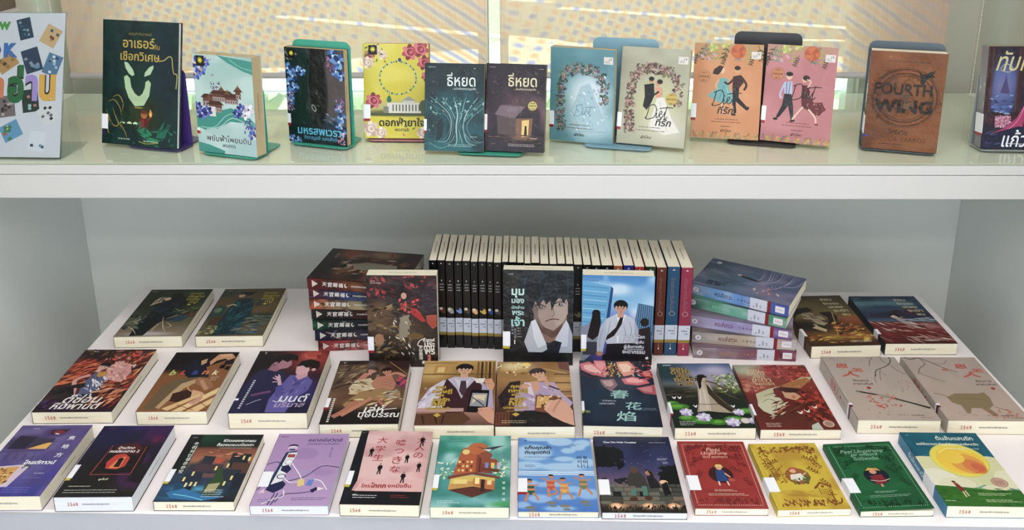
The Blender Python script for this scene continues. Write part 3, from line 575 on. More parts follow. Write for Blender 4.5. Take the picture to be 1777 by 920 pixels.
# covers of the books on the low table
def c_redrock():
    s = Sheet(.1517, .213, '#3a2a28', 48, 68, 21); s.g([(0, '#4a1d22'), (25, '#3c2630'), (60, '#4a3a2c'), (100, '#2c211c')]); s.n(7, 8, '#241a1c', .5, 3, .7); s.b(16, 45, 22, 26, '#7a6142', .3, .8).b(60, 62, 34, 20, '#5c4a36', .5, .7)
    s.scatter(60, (0, 0, 100, 26), ['#8e1f24', '#5a1a24', '#2a1c26', '#b02a2a'], 2, 6, 2); s.scatter(70, (4, 32, 62, 84), ['#8a7450', '#5f4a30', '#a08860', '#3a2c1e', '#716044'], 3, 8, 2.6, -20, 40)
    s.scatter(40, (20, 84, 100, 99), ['#3c2c20', '#5e4a30', '#1f1713'], 3, 9, 4); s.p([(46, 8), (52, 6), (56, 18), (58, 26), (50, 30), (46, 20)], '#17161c'); s.e(53, 22, 4, 5, '#c9a090'); s.p([(62, 34), (74, 38), (84, 50), (78, 50), (64, 42)], '#b01f22'); s.scatter(24, (46, 26, 74, 40), ['#c22a2e', '#8e1a20', '#d4545a'], 2, 5)
    s.p([(46, 46), (60, 42), (60, 66), (44, 70)], '#9a9080'); s.scatter(34, (30, 46, 66, 86), ['#cfc8b8', '#8a8070', '#3a3028', '#e0dacb'], 2, 5, 3, 60, 30)
    s.p([(84, 43), (99, 42), (99, 55), (93, 58), (85, 51)], '#a84b30'); s.e(16, 70, 7, 9, '#a88262'); s.e(68, 66, 12, 5, '#7a6138'); s.e(90, 26, 12, 22, '#3c2f3a')
    for i, w_ in enumerate(('สวรรค์', 'ประ', 'ทาน', 'พร')): s.t(w_, 87 + (i % 2), 70 + i * 4.4, 17 if i == 0 else 15, '#e9e4da', .03)
    s.l([(82, 68), (74, 71), (71, 76), (78, 77)], 1.2, '#e9e4da'); s.vt('天官賜福', 75, 79, 90, 5.4, '#ddd6c8', .02); s.r(84, 86, 90, 94, '#9a1a1e'); s.vt('ภาค๑', 87, 87.5, 93, 2.6, '#e8c8b0'); s.e(79, 95, 2.6, 2.6, '#e9e4da'); s.lines(6, 22, 6, 2, 2, '#c9b8b0', 1); return s
def c_face():
    s = Sheet(.152, .2196, '#14171c', 48, 68, 22); s.g([(0, '#151c22'), (50, '#16181e'), (100, '#101014')]); s.b(70, 20, 44, 34, '#172a38', .4).b(18, 14, 16, 14, '#37342a', .5, .8).b(44, 26, 14, 14, '#6a5c40', .4, .7).b(92, 62, 20, 40, '#1a1c26', .3).b(24, 70, 18, 30, '#30282a', .5, .8)
    s.vm = (35, 1.1, 53)
    s.p([(44, 58), (90, 60), (92, 78), (76, 92), (60, 90), (44, 80)], '#8f7468'); s.p([(38, 52), (92, 46), (92, 62), (86, 70), (72, 79), (60, 76), (46, 68)], '#a8968e')
    s.p([(72, 50), (92, 46), (92, 62), (86, 70), (76, 76), (72, 66)], '#b3a39a'); s.p([(43, 66), (60, 76), (72, 79), (84, 72), (84, 80), (70, 86), (52, 80)], '#6d5348')
    s.p([(20, 34), (34, 16), (60, 8), (86, 12), (99, 26), (99, 48), (93, 56), (91, 46), (86, 49), (80, 43), (72, 49), (67, 44), (62, 51), (56, 46), (50, 54), (44, 50), (41, 62), (36, 54), (30, 56)], '#122430')
    s.p([(43, 66), (52, 72), (60, 79), (52, 76), (44, 70)], '#6f5c56'); s.p([(39, 54), (50, 52), (50, 66), (58, 77), (46, 68)], '#83726c'); s.p([(26, 30), (99, 30), (99, 46), (94, 54), (90, 48), (86, 52), (80, 46), (74, 52), (69, 60), (67, 50), (61, 54), (57, 48), (51, 56), (46, 50), (42, 58), (34, 56)], '#101f2a')
    for q in [[(40, 18), (30, 34), (36, 54)], [(56, 12), (52, 32), (58, 52)], [(76, 14), (74, 34), (82, 52)], [(90, 20), (92, 38), (90, 54)], [(66, 12), (62, 30), (50, 54)]]: s.l(q, 1, '#2c4a5c', True); 
    for q in [[(46, 14), (42, 30), (44, 48)], [(84, 16), (84, 36), (92, 50)], [(60, 18), (66, 34), (72, 50)]]: s.l(q, 2.4, '#0b151d', True)
    s.l([(45, 55.5), (52, 53.5), (61, 56)], 1.3, '#15121a'); s.l([(73, 53), (81, 50.6), (89, 52)], 1.3, '#15121a'); s.e(53.5, 56.2, 3, 2.2, '#2c3850'); s.e(81.5, 53.2, 3, 2.2, '#2c3850'); s.e(54, 56, 1.1, 1, '#c8ccd8', n=6); s.e(82, 53, 1.1, 1, '#c8ccd8', n=6); s.l([(47, 57.6), (54, 58.4), (60, 57.4)], .5, '#5a4038'); s.l([(75, 54.6), (82, 55.4), (88, 54)], .5, '#5a4038'); s.l([(70, 56), (73, 63), (69, 65)], .8, '#7a6258'); s.l([(60, 70), (70, 67.5), (80, 68)], 1.6, '#6a3c38')
    s.p([(40, 70), (46, 68), (56, 86), (66, 96), (56, 100), (36, 100), (30, 90)], '#b9bcc6'); s.p([(92, 70), (99, 82), (99, 100), (76, 100), (70, 94), (84, 84)], '#b0b4c2'); s.p([(40, 70), (46, 68), (62, 92), (50, 96), (44, 86)], '#d4d6de'); s.p([(90, 68), (94, 74), (92, 94), (80, 94), (72, 90)], '#c8cbd6')
    s.p([(62, 92), (74, 88), (84, 90), (80, 100), (64, 100)], '#1a1c30'); s.l([(64, 93), (74, 97), (82, 92)], .8, '#31354e')
    s.vm = (0, 1, 0)
    for i, (w_, k) in enumerate((('มุม', 18), ('มอง', 18), ('นักอ่าน', 18), ('พระ', 17), ('เจ้า', 19))): s.t(w_, 21, (24.5, 32.5, 39, 45.2, 54)[i], k, ['#c9e2dc', '#bfd8d4', '#b2ccc8', '#b8d8d6', '#a9d4d2'][i], .03, hs=1.0 if i != 2 else .9)
    s.t('LAVENDER', 11, 4.6, 8, '#c9ccd2', .01); s.vt('전지적', 13, 60, 67, 3, '#a8acb4', .02); s.vt('독자시점', 17, 63, 71, 3, '#a8acb4', .02); s.lines(20, 27, 61, 4, 3, '#a8acb4', 1, 2); s.e(16.5, 76, 3, 3, '#050505'); s.t('1', 16.5, 76, 1.4, '#e6e6e6', .03); return s
def c_skyman():
    s = Sheet(.154, .2108, '#6fa8d6', 48, 68, 23); s.g([(0, '#4d90c8'), (30, '#8fc0e2'), (50, '#7fa6cf'), (100, '#2a3a5c')]); s.n(4, 7, '#dfeaf4', .5, 4, .8, (30, 0, 100, 50)).b(20, 16, 18, 10, '#f2f6fa', .7, .9)
    s.p([(0, 6), (40, 12), (34, 55), (0, 58)], '#6eaed4'); s.p([(40, 12), (43, 14), (38, 56), (33, 55)], '#22508a')
    for k in range(9): s.l([(1, 12 + k * 5), (36 - k * .6, 14 + k * 4.9)], .8, '#bcdcec' if k % 2 else '#3a78b0', smooth=False)
    s.p([(78, 30), (100, 33), (100, 66), (72, 64)], '#3d6a90')
    for k in range(8): s.l([(79 + k * 2.8, 31), (75 + k * 3.2, 62)], .5, '#9cc4dc', smooth=False)
    s.b(50, 60, 34, 20, '#6a3fb0', .6, .5).b(24, 80, 10, 34, '#7a4ad0', .6, .5)
    s.vm = (35, .95, 42)
    s.p([(0, 66), (14, 60), (26, 70), (24, 92), (0, 110)], '#8f95a8'); s.p([(16, 47), (25, 47), (27, 60), (24, 76), (16, 82), (8, 78), (12, 62)], '#1c161c'); s.e(20, 50, 6, 6.5, '#1c161c'); s.p([(2, 84), (26, 84), (24, 100), (2, 100)], '#4a4a58')
    s.p([(78, 68), (96, 64), (99, 100), (76, 100)], '#33262c'); s.r(76, 99, 100, 112, '#2c2026'); s.e(88, 59, 6, 7, '#1e181e')
    s.p([(34, 56), (48, 50), (60, 50), (74, 56), (78, 66), (76, 84), (36, 86), (28, 70)], '#c2c8d4'); s.p([(34, 56), (26, 66), (22, 84), (22, 96), (30, 98), (34, 80)], '#b4bccb'); s.p([(74, 56), (80, 68), (80, 86), (74, 84)], '#aab2c4')
    for q in [[(40, 58), (38, 70), (34, 82)], [(66, 58), (70, 70), (66, 84)], [(58, 60), (62, 74), (58, 84)], [(30, 66), (26, 80), (26, 94)]]: s.l(q, 1, '#8a93a8', True)
    s.p([(48, 50), (56, 54), (62, 50), (58, 58), (50, 58)], '#e2e4ea'); s.p([(54, 53), (58, 54), (56, 62), (46, 76), (34, 82), (36, 76), (48, 66)], '#1d1826'); s.p([(36, 86), (76, 84), (78, 100), (34, 100)], '#23202c'); s.p([(30, 99), (80, 99), (80, 112), (30, 112)], '#1a1826'); s.e(26, 98, 5, 4, '#b98a74'); s.l([(51, 76), (51, 84)], 2, '#e8e8ee')
    s.portrait(54, 42, 8.2, '#c9a090', '#16131a'); s.vm = (0, 1, 0); s.t('LAVENDER', 16, 6, 13, '#27507a', .01)
    for i, (w_, k) in enumerate((('ในวันสิ้นโลก', 30), ('ยินดี ต้อนรับ', 28), ('สู่เส้นทางคืน', 28), ('ชะตากรรม', 32))): s.ot(w_, 74, 67.5 + i * 6, k, '#dcdce6', '#22202c', .03, .04)
    s.r(60, 82, 88, 82.6, '#dcdce6'); s.e(93, 92, 2.2, 2.2, '#e4e4ea'); return s
def c_frame_red(base, dark, light, title, sub, fig, seed, anchor=False):
    s = Sheet(.1236, .18, base, 40, 56, seed); s.n(5, 6, dark, .6, 3, .25)
    for k in range(31):
        for v in (5, 95): s.r(6 + k * 2.9, v, 7.4 + k * 2.9, v + .8, light)
    for k in range(40):
        for u in (5, 94.4): s.r(u, 6 + k * 2.2, u + 1, 7.2 + k * 2.2, light)
    s.scatter(90, (10, 6, 92, 16), [dark], 1.5, 4, 1.8); s.scatter(46, (8, 8, 20, 40), [dark], 1, 3, 1.8); s.scatter(46, (80, 8, 92, 44), [dark], 1, 3, 1.8); s.scatter(70, (10, 86, 90, 94), [dark], 2, 5, 3, -90, 30)
    for q in ((12, 34, -30), (88, 30, 200), (90, 70, 240), (12, 60, -60), (84, 50, 220)): s.twig(q[0], q[1], q[2], 22, .8, dark, dark, 4)
    for i in range(5): s.l([(12 + i * 3, 76 + i), (30 + i * 4, 73 + i * 2), (50 + i * 6, 76 + i * 2), (86, 72 + i * 3)], .5, dark)
    s.e(50, 52, 17.5, 18, fig[0])
    if fig[1] == 0:      # plain figures, not the book's own
        s.p([(44, 46), (56, 46), (58, 62), (42, 62)], '#27508a'); s.e(50, 42, 4.4, 5, '#dcae94'); s.p([(44, 41), (47, 37), (54, 37), (57, 42), (50, 39)], '#e2d27a'); s.l([(44, 62), (44, 68)], 2, '#e8d8cc'); s.l([(56, 62), (57, 68)], 2, '#e8d8cc'); s.l([(56, 50), (62, 56)], 2.6, '#dcae94'); s.e(63, 60, 5, 4, '#b8584a')
    elif fig[1] == 1:
        s.p([(40, 50), (56, 48), (60, 56), (48, 60), (38, 57)], '#e4e0d6'); s.e(46, 44, 4.6, 5, '#dfb193'); s.p([(40, 44), (43, 39), (52, 39), (54, 44), (47, 41)], '#b8604a'); s.l([(56, 52), (64, 47)], 2.4, '#dfb193'); s.scatter(40, (40, 56, 62, 64), ['#4c5a34', '#2c3424', '#8f9a5a'], 1, 3); s.scatter(30, (56, 46, 66, 62), ['#3f6a3a', '#5d7f3e'], 1, 3)
    else:
        s.p([(40, 52), (58, 50), (60, 62), (44, 65)], '#8e2438'); s.e(48, 46, 5, 4.6, '#d8a08a'); s.p([(38, 44), (44, 40), (56, 41), (60, 45), (50, 43)], '#d8b25a'); s.l([(38, 58), (52, 60), (66, 57)], 1, '#e8dccb'); s.l([(50, 64), (50, 68)], 3, '#d8a08a')
    for i, t_ in enumerate(title): s.t(t_, 50, 14.5 + i * 5.2, len(t_) * 3.9, light, .006, shear=.25, hs=1.15)
    s.t(sub, 50, 25.5, 36, light, .006); s.lines(34, 70, 74, 2, 1.6, light, .8); s.lines(24, 82, 79.5, 2, 2, light, .8)
    if anchor:
        s.l([(85, 76), (85, 91)], 2, dark); s.l([(79, 80), (91, 80)], 1.6, dark, smooth=False); s.l([(75, 85), (78, 91), (85, 93), (92, 91), (95, 85)], 2.4, dark); s.e(85, 75.5, 2.6, 2.6, dark); s.e(85, 75.5, 1.3, 1.3, base)
        s.p([(64, 70), (76, 61), (90, 68), (88, 70), (76, 64), (66, 72)], dark); s.r(70, 69, 71, 80, dark); s.r(86, 69, 87, 79, dark); s.e(77, 68, 2.4, 2.4, dark)
        for k in range(5): s.l([(73 + k * 2.6, 70), (73 + k * 2.6, 79)], .5, dark, smooth=False)
        s.scatter(60, (8, 32, 34, 62), [dark], 2, 7, 9, -70, 40)
    return s
def c_sun():
    s = Sheet(.1416, .1992, '#19798a', 52, 72, 27); s.g([(0, '#17707f'), (30, '#127086'), (60, '#4ba3a4'), (80, '#9fc0a0'), (100, '#3f7a2c')]); s.n(6, 7, '#0f5f78', .55, 3, .5)
    for u, v, a, b_, c_ in ((10, 47, 32, 17, '#dcd9b4'), (88, 50, 24, 22, '#dad8b0'), (36, 63, 34, 21, '#d8d6b2'), (10, 66, 26, 20, '#e4e2d0'), (80, 67, 22, 15, '#d2d4ac'), (97, 66, 17, 17, '#e4e1c6'), (72, 80, 18, 9, '#dcdcbe'), (30, 72, 22, 12, '#e0dec4')): s.e(u, v, a, b_, c_, n=30)
    s.e(53, 40, 35, 33, '#d9d36a', n=34); s.e(53, 40, 33, 31, '#e6da60', n=34); s.e(54, 40.5, 29, 27, '#ecc93c', n=34)
    s.e(60, 45, 21, 19, '#e0a848', rot=30, n=26); s.e(66, 49, 15, 12, '#d8884a', rot=50, n=22); s.e(70, 50, 9, 7, '#cf6f44', rot=50, n=18); s.e(46, 36, 15, 13, '#eacb48', n=22)
    s.l([(33, 30), (46, 24), (60, 24), (74, 30)], 2, '#f2e47a'); s.l([(60, 58), (72, 54), (78, 44)], 1.6, '#d4633c', True)
    s.p([(0, 74), (30, 76), (70, 80), (100, 80), (100, 100), (0, 100)], '#3f7a2a'); s.scatter(60, (0, 78, 100, 99), ['#2f6420', '#4f8a30', '#356f28'], 3, 9, 6, 0, 12)
    s.e(82, 70, 10, 9, '#b99a8e'); s.e(82, 70, 8.6, 7.6, '#caa898'); s.lines(76, 88, 68, 3, 2, '#7a4a44', .8, 2)
    s.p([(25, 71), (29, 70), (34, 80), (28, 82)], '#8e2a2c'); s.l([(25, 70), (29, 72)], 1.4, '#c98a6a'); s.e(26.4, 69.4, 2.4, 1.6, '#4a2a1c'); s.l([(30, 82), (30, 89)], 1.6, '#e0c8b0', smooth=False); s.l([(33, 81), (34, 88)], 1.6, '#e0c8b0', smooth=False)
    s.t('ต้นส้มแสนรัก', 66, 8, 48, '#e8efe6', .012, hs=1.15); s.t('ขอให้ดวงอาทิตย์ส่องแสงอีกครั้ง', 52, 17, 80, '#e2ecdf', .02); s.t('Vamos Aquecer o Sol', 68, 24, 40, '#cfe4dc', .004); s.lines(6, 22, 4, 1, 1, '#bcd8d8', .8); s.lines(46, 92, 84, 2, 2, '#cfe0b4', .8); s.lines(50, 92, 92, 2, 2, '#cfe0b4', .8); s.t('แพรวเยาวชน', 8, 93.6, 12, '#dfe8d0', .01); return s
def c_night():
    s = Sheet(.1424, .2045, '#2c3358', 52, 72, 28); s.g([(0, '#3a4258'), (8, '#272d4c'), (25, '#2b335e'), (45, '#4a4a72'), (62, '#7a6480'), (68, '#6a5a70'), (70, '#5a5c5c'), (100, '#3a3630')]); s.n(5, 5, '#56608a', .6, 3, .3, (0, 0, 100, 50))
    s.scatter(40, (4, 3, 96, 45), ['#cfd6ea'], .3, .6, 1)
    for reg, n_ in (((0, 16, 34, 42), 60), ((78, 44, 100, 74), 60)): s.scatter(n_, reg, ['#15181c', '#1c2126', '#0f1216'], 4, 8, 1.5)
    s.p([(0, 14), (20, 16), (36, 28), (26, 36), (0, 44)], '#15191d'); s.p([(100, 38), (86, 50), (78, 56), (84, 66), (78, 76), (100, 76)], '#14181b')
    s.scatter(16, (2, 58, 50, 64), ['#23232e'], 3, 6, 1.5)
    for r_, (v, h_) in enumerate(((65, 4), (69.5, 5), (75, 5), (80.5, 5), (86, 4))):
        u = -4 + (r_ % 2) * 5
        while u < 100:
            w_ = 9 + s.rnd.random() * 8; s.r(u + .5, v + .4, u + w_ - .5, v + h_, s.rnd.choice(['#6d6f66', '#5c5e58', '#787a6e', '#55564f', '#84776a'])); u += w_
    s.r(16, 75, 26, 81, '#26262a'); s.r(48, 75, 54, 81, '#26262a')
    s.b(22, 92, 12, 6, '#e8b48a', .9, .9).b(58, 91, 12, 6, '#e8b48a', .9, .9).b(88, 90, 10, 6, '#d8a27a', .9, .8)
    for u in (18, 56, 86): s.e(u, 92, 7, 5, '#d9a880'); s.e(u, 92.6, 4.6, 3.4, '#f4d2ae')
    s.scatter(110, (0, 92, 100, 99.5), ['#17171a', '#25231f', '#3a352c'], 2, 5, 4, -80, 30); s.e(80, 63, 5, 4, '#e8c49c'); s.p([(76, 66), (84, 62), (86, 78), (78, 80)], '#1a1a1e')
    s.p([(38, 54), (42, 50), (52, 50), (58, 56), (60, 68), (56, 70), (38, 70), (34, 64)], '#4b4844'); s.e(46, 47.5, 5, 6, '#6e4f44'); s.e(46, 45.6, 5.4, 4.6, '#5e5c58', a0=170, a1=370); s.r(38, 68, 44, 80, '#5f8a80'); s.r(52, 68, 58, 80, '#5f8a80'); s.e(40, 84, 5, 3.6, '#5f3a2e'); s.e(58, 83, 5, 3.6, '#5f3a2e')
    s.p([(60, 56), (66, 54), (72, 60), (76, 70), (62, 71)], '#2b2a30'); s.e(63, 51, 3.8, 4.6, '#b48a74'); s.p([(58, 50), (62, 46), (68, 50), (70, 57), (66, 55), (63, 48)], '#3a2420'); s.e(40, 70, 3, 2, '#8a6656')
    s.t('Time We Walk Together', 34, 9, 44, '#eceef4', .03); s.lines(72, 95, 8.4, 1, 1, '#b8c0d4', .8, 2); s.lines(78, 92, 31, 2, 1.8, '#c0c4d6', .8, 3); s.lines(84, 94, 36, 2, 1.8, '#c0c4d6', .8, 3); s.t('piccolo', 90, 92, 8, '#e8d8c0', .01); return s
def c_beach():
    s = Sheet(.1356, .1986, '#5f97d2', 52, 72, 29); s.g([(0, '#5a8fcb'), (45, '#79aadc'), (50, '#a9cbe8'), (54, '#6a9ed6'), (100, '#4f83c8')])
    for u, v, a, b_ in ((20, 22, 26, 17), (58, 6, 18, 9), (88, 8, 12, 8), (68, 19, 10, 6), (82, 14, 10, 7), (62, 31, 14, 5), (60, 42, 30, 8), (30, 2, 22, 5), (12, 40, 22, 8), (88, 36, 16, 9)): s.b(u, v, a, b_, '#b4d0ea', .16, .9)
    for u, v, a, b_ in ((12, 64, 14, 7), (28, 84, 16, 8), (52, 96, 20, 5), (70, 72, 14, 6), (90, 78, 16, 10), (60, 82, 14, 5), (6, 92, 10, 6), (40, 66, 20, 5)): s.b(u, v, a, b_, '#a9c8ea', .2, .8)
    for v in (48, 50.5, 53): s.l([(0, v), (30, v + .8), (60, v - .6), (100, v + .6)], 1.2, '#e6eff6'); 
    s.l([(0, 47.4), (100, 47)], .7, '#3f74ba', smooth=False)
    for u, v, c_, fl in ((16, 68, '#2f6a58', 1), (42, 62, '#c9563c', -1), (59, 66, '#e0b25a', 1), (84, 61, '#6f8f6a', 1)):
        S = '#c98f68'
        s.e(u - fl, v - 6, 3.2, 3.6, S); s.e(u - fl, v - 7.6, 3.8, 2.6, '#3a2c2a', a0=170, a1=370); s.p([(u - 5, v - 2), (u + 5, v - 2), (u + 6, v + 9), (u - 5, v + 9)], S); s.p([(u - 5, v), (u + 5, v), (u + 5, v + 3), (u - 5, v + 3)], c_); s.p([(u - 5, v + 6), (u + 6, v + 6), (u + 4, v + 11), (u - 4, v + 11)], c_)
        s.l([(u - 4, v - 1), (u - 11, v - 5)], 2.4, S); s.l([(u + 4, v - 1), (u + 11, v - 2)], 2.4, S); s.l([(u - 3, v + 9), (u - 5 - 2 * fl, v + 20)], 3.2, S); s.l([(u + 3, v + 9), (u + 8, v + 14), (u + 4 + 6 * fl, v + 18)], 3, S)
        s.e(u, v + 27, 7, 2.6, '#8f8a80'); s.e(u + 2, v + 31, 5, 2, '#7f8c8a')
    s.t('แก๊งคุณย่า', 27, 15, 36, '#15243a', .035); s.t('กับชุดบิกินี', 26, 22, 34, '#15243a', .035); s.lines(8, 52, 28, 1, 1, '#22406a', .8, 2); s.lines(9, 28, 39.6, 2, 2, '#22406a', .8); s.lines(74, 92, 10, 2, 1.6, '#3f5f8a', .8)
    s.vt('비키니', 82, 29, 41, 6, '#2c4668', .02); s.vt('할머니', 90, 29, 41, 6, '#2c4668', .02); s.e(10, 4, 2, 2, '#2a62b0'); return s
def c_house():
    s = Sheet(.1332, .1929, '#5fa6a6', 52, 72, 30); s.g([(0, '#5fb09c'), (40, '#63a9ae'), (100, '#4f9a92')]); s.n(5, 6, '#bfe0dc', .52, 3.5, .75).n(6, 7, '#2e7f78', .6, 3, .6).b(14, 22, 20, 6, '#2f8f78', .7, .7).b(88, 70, 14, 22, '#2f7f68', .7, .6).b(50, 92, 60, 7, '#8fc4cc', .5, .6).b(92, 96, 16, 5, '#4aa860', .5, .8)
    s.scatter(36, (4, 36, 24, 62), ['#cfe0b0', '#8fc0a0', '#e8ecd0'], 1.5, 4); s.scatter(30, (80, 34, 98, 60), ['#d8dcb4', '#6fae7a', '#f0eed8'], 1.5, 4)
    s.p([(20, 78), (22, 62), (50, 58), (80, 62), (80, 78), (52, 86)], '#d9c06a'); s.p([(20, 78), (52, 73), (80, 78), (52, 88)], '#6a3a30'); s.p([(20, 78), (52, 72), (52, 66), (22, 70)], '#caa060'); s.p([(52, 72), (80, 78), (80, 66), (52, 62)], '#c07a4a')
    s.p([(18, 60), (50, 53), (86, 60), (86, 63), (50, 57), (18, 64)], '#8a4a3a'); s.p([(24, 58), (32, 26), (54, 22), (54, 54)], '#b8683e'); s.p([(54, 54), (54, 24), (72, 34), (76, 56)], '#8f4f3c')
    s.e(42, 26, 10, 11, '#b8683e'); s.e(55, 20, 14, 13, '#c27648'); s.e(39, 25, 5, 5.4, '#e8d48a'); s.p([(60, 32), (82, 36), (84, 44), (62, 42)], '#a0583c'); s.r(58, 30, 60, 54, '#6a342c'); s.e(66, 30, 9, 8, '#9c5a44')
    for i in range(4): 
        for j in range(3): s.r(30 + i * 5.4, 38 + j * 6, 33 + i * 5.4, 41 + j * 6, ['#f0dc92', '#7a3f30', '#e4c47a'][(i + j) % 3])
    for u, c_ in ((66, '#8890c8'), (74, '#e0c878'), (82, '#c8b4c8')): s.p([(u, 40), (u + 5, 41), (u + 4, 49), (u, 48)], c_)
    s.p([(60, 47), (86, 50), (84, 54), (62, 51)], '#7f4434'); s.r(62, 64, 67, 80, '#4a2f2c'); s.r(54, 62, 60, 70, '#f2e4a8'); s.r(70, 65, 76, 71, '#e8d8a0'); s.r(26, 64, 44, 70, '#e8d68c'); s.p([(52, 16), (64, 20), (76, 17), (92, 15), (74, 22), (68, 24), (62, 21)], '#4a4f58'); s.p([(62, 21), (74, 21), (70, 24)], '#e8ecee')
    s.t('บ้านหลังที่ห้า', 24, 5, 18, '#244f54', .01); s.t('ร้านลับบนท้องฟ้าหมายเลข 2', 27, 9, 30, '#244f54', .006); s.vt('달빛상점', 92, 68, 90, 4, '#d4ecdc', .02); s.lines(8, 42, 92, 2, 2.2, '#dcefe8', .8); return s
def c_pink():
    s = Sheet(.1349, .2009, '#d9b3b4', 52, 72, 31); s.g([(0, '#dcb6b8'), (100, '#d9aeb0')]); s.n(5, 8, '#e8cccb', .5, 3, .6).n(3, 9, '#c49a9c', .6, 4, .6)
    s.p([(0, 0), (10, 0), (14, 70), (10, 83), (100, 83), (100, 100), (0, 100)], '#1b1d26'); s.r(0, 0, 10.5, 100, '#1e222e'); s.p([(14, 83.5), (20, 68), (100, 68), (100, 83.5)], '#e0b9ba')
    C = '#a8222e'
    for i, ch in enumerate('大学生'): s.t(ch, 33, 14 + i * 12.5, 14, C, .004, hs=.95)
    for i, ch in enumerate('嘘つきな'): s.t(ch, 59, 17 + i * 12.5, 13, C, .004)
    for i, ch in enumerate('大人の'): s.t(ch, 87 - i * .5, 13 + i * 11, 13, C, .004)
    for u, v, h_ in ((22, 25, 14), (39, 48, 15), (72, 34, 13), (90, 45, 14), (72, 59, 15), (88, 8, 15)): s.man(u, v, h_, '#17171b', '#17171b', '#b8907e', '#141418', sw=.9)
    s.t('ใคร', 27, 76.5, 12, C, .03); s.t('โกหก', 43, 76, 20, C, .05, hs=1.1); s.t('ยกมือขึ้น', 70, 76, 30, C, .03); s.t('ครับ', 16, 88, 6, '#e8e8ea', .02); s.lines(14, 44, 88.5, 2, 2.6, '#e4e4e8', .9, 4); s.lines(62, 86, 88, 2, 2.4, '#a8222e', .8, 6); s.t('WORDS', 4, 3, 5, '#c8ccd8', .01); return s
def c_plug():
    s = Sheet(.1329, .1962, '#b79ac4', 52, 72, 32); s.g([(0, '#b597c2'), (100, '#bda3ca')]); s.b(46, 30, 20, 12, '#a98cba', .15, .8).b(80, 56, 14, 8, '#ab90bc', .2, .7)
    N = '#26305c'; s.p([(20, 28), (34, 26), (36, 28), (28, 74), (12, 76)], '#2f4468'); s.p([(24, 29), (36, 28), (28, 74), (16, 75)], '#e6e8ec'); s.r(24.5, 31, 34, 35.5, '#8e2430'); s.r(26, 32, 32, 34.4, '#c2504e')
    s.e(29, 42, 5.4, 5.4, N); s.e(29, 42, 4.8, 4.8, '#eceef2'); s.p([(22, 48), (30, 46), (36, 52), (32, 58), (22, 54)], N); s.e(26, 62, 6, 5, N); s.e(26, 62, 4.6, 3.6, '#e8eaee'); s.p([(14, 74), (30, 68), (36, 72), (34, 78), (24, 84), (12, 80)], N)
    for q in [[(26, 84), (24, 92), (22, 99)], [(30, 84), (28, 94), (26, 99)], [(0, 46), (14, 42), (24, 50)], [(0, 54), (6, 62), (4, 76), (0, 80)], [(38, 68), (58, 62), (76, 48), (100, 50)], [(30, 96), (38, 86), (58, 84), (72, 82)]]: s.l(q, 1.4, N)
    for q in [[(34, 44), (42, 52), (50, 60), (54, 66)], [(28, 62), (40, 70), (56, 68)], [(64, 66), (80, 68), (92, 80)], [(14, 98), (26, 92), (38, 88), (36, 80)]]: s.l(q, 1.2, '#f0f0f4')
    s.p([(50, 66), (58, 66), (60, 74), (52, 76)], '#e2d08a'); s.p([(64, 66), (71, 66), (70, 75), (62, 74)], '#6f8fd0'); s.p([(50, 55), (64, 54), (63, 58), (49, 59)], '#b0a0cc'); s.p([(70, 80), (78, 76), (82, 78), (74, 84)], N); s.p([(78, 76), (88, 78), (80, 81)], '#efe0e4'); s.p([(4, 84), (10, 78), (12, 84)], '#e8c8d8')
    s.e(27, 22, 7, 4, '#d8c4dc'); s.e(27, 19, 7.4, 4, N, a0=180, a1=360); s.e(27, 20.4, 5.4, 2.6, '#e8e0ee', a0=180, a1=360); s.e(27, 17.4, 2.4, 1.8, N); s.r(23, 23, 31, 25, '#2f3a66')
    s.t('อยากมีสวิตช์', 69, 9.5, 48, '#2c3262', .016); s.t('เปิดปิดความคิดสักที', 68, 15.4, 44, '#4a4c80', .01); s.t('พิคโคโล่', 10, 4.6, 10, N, .01); s.vt('불안스위치', 82, 22, 34, 3, '#6a5c94', .02); s.lines(50, 94, 90, 2, 2.2, '#4a4c80', .8, 6); s.lines(8, 26, 92, 2, 2.2, '#4a4c80', .8, 6); return s
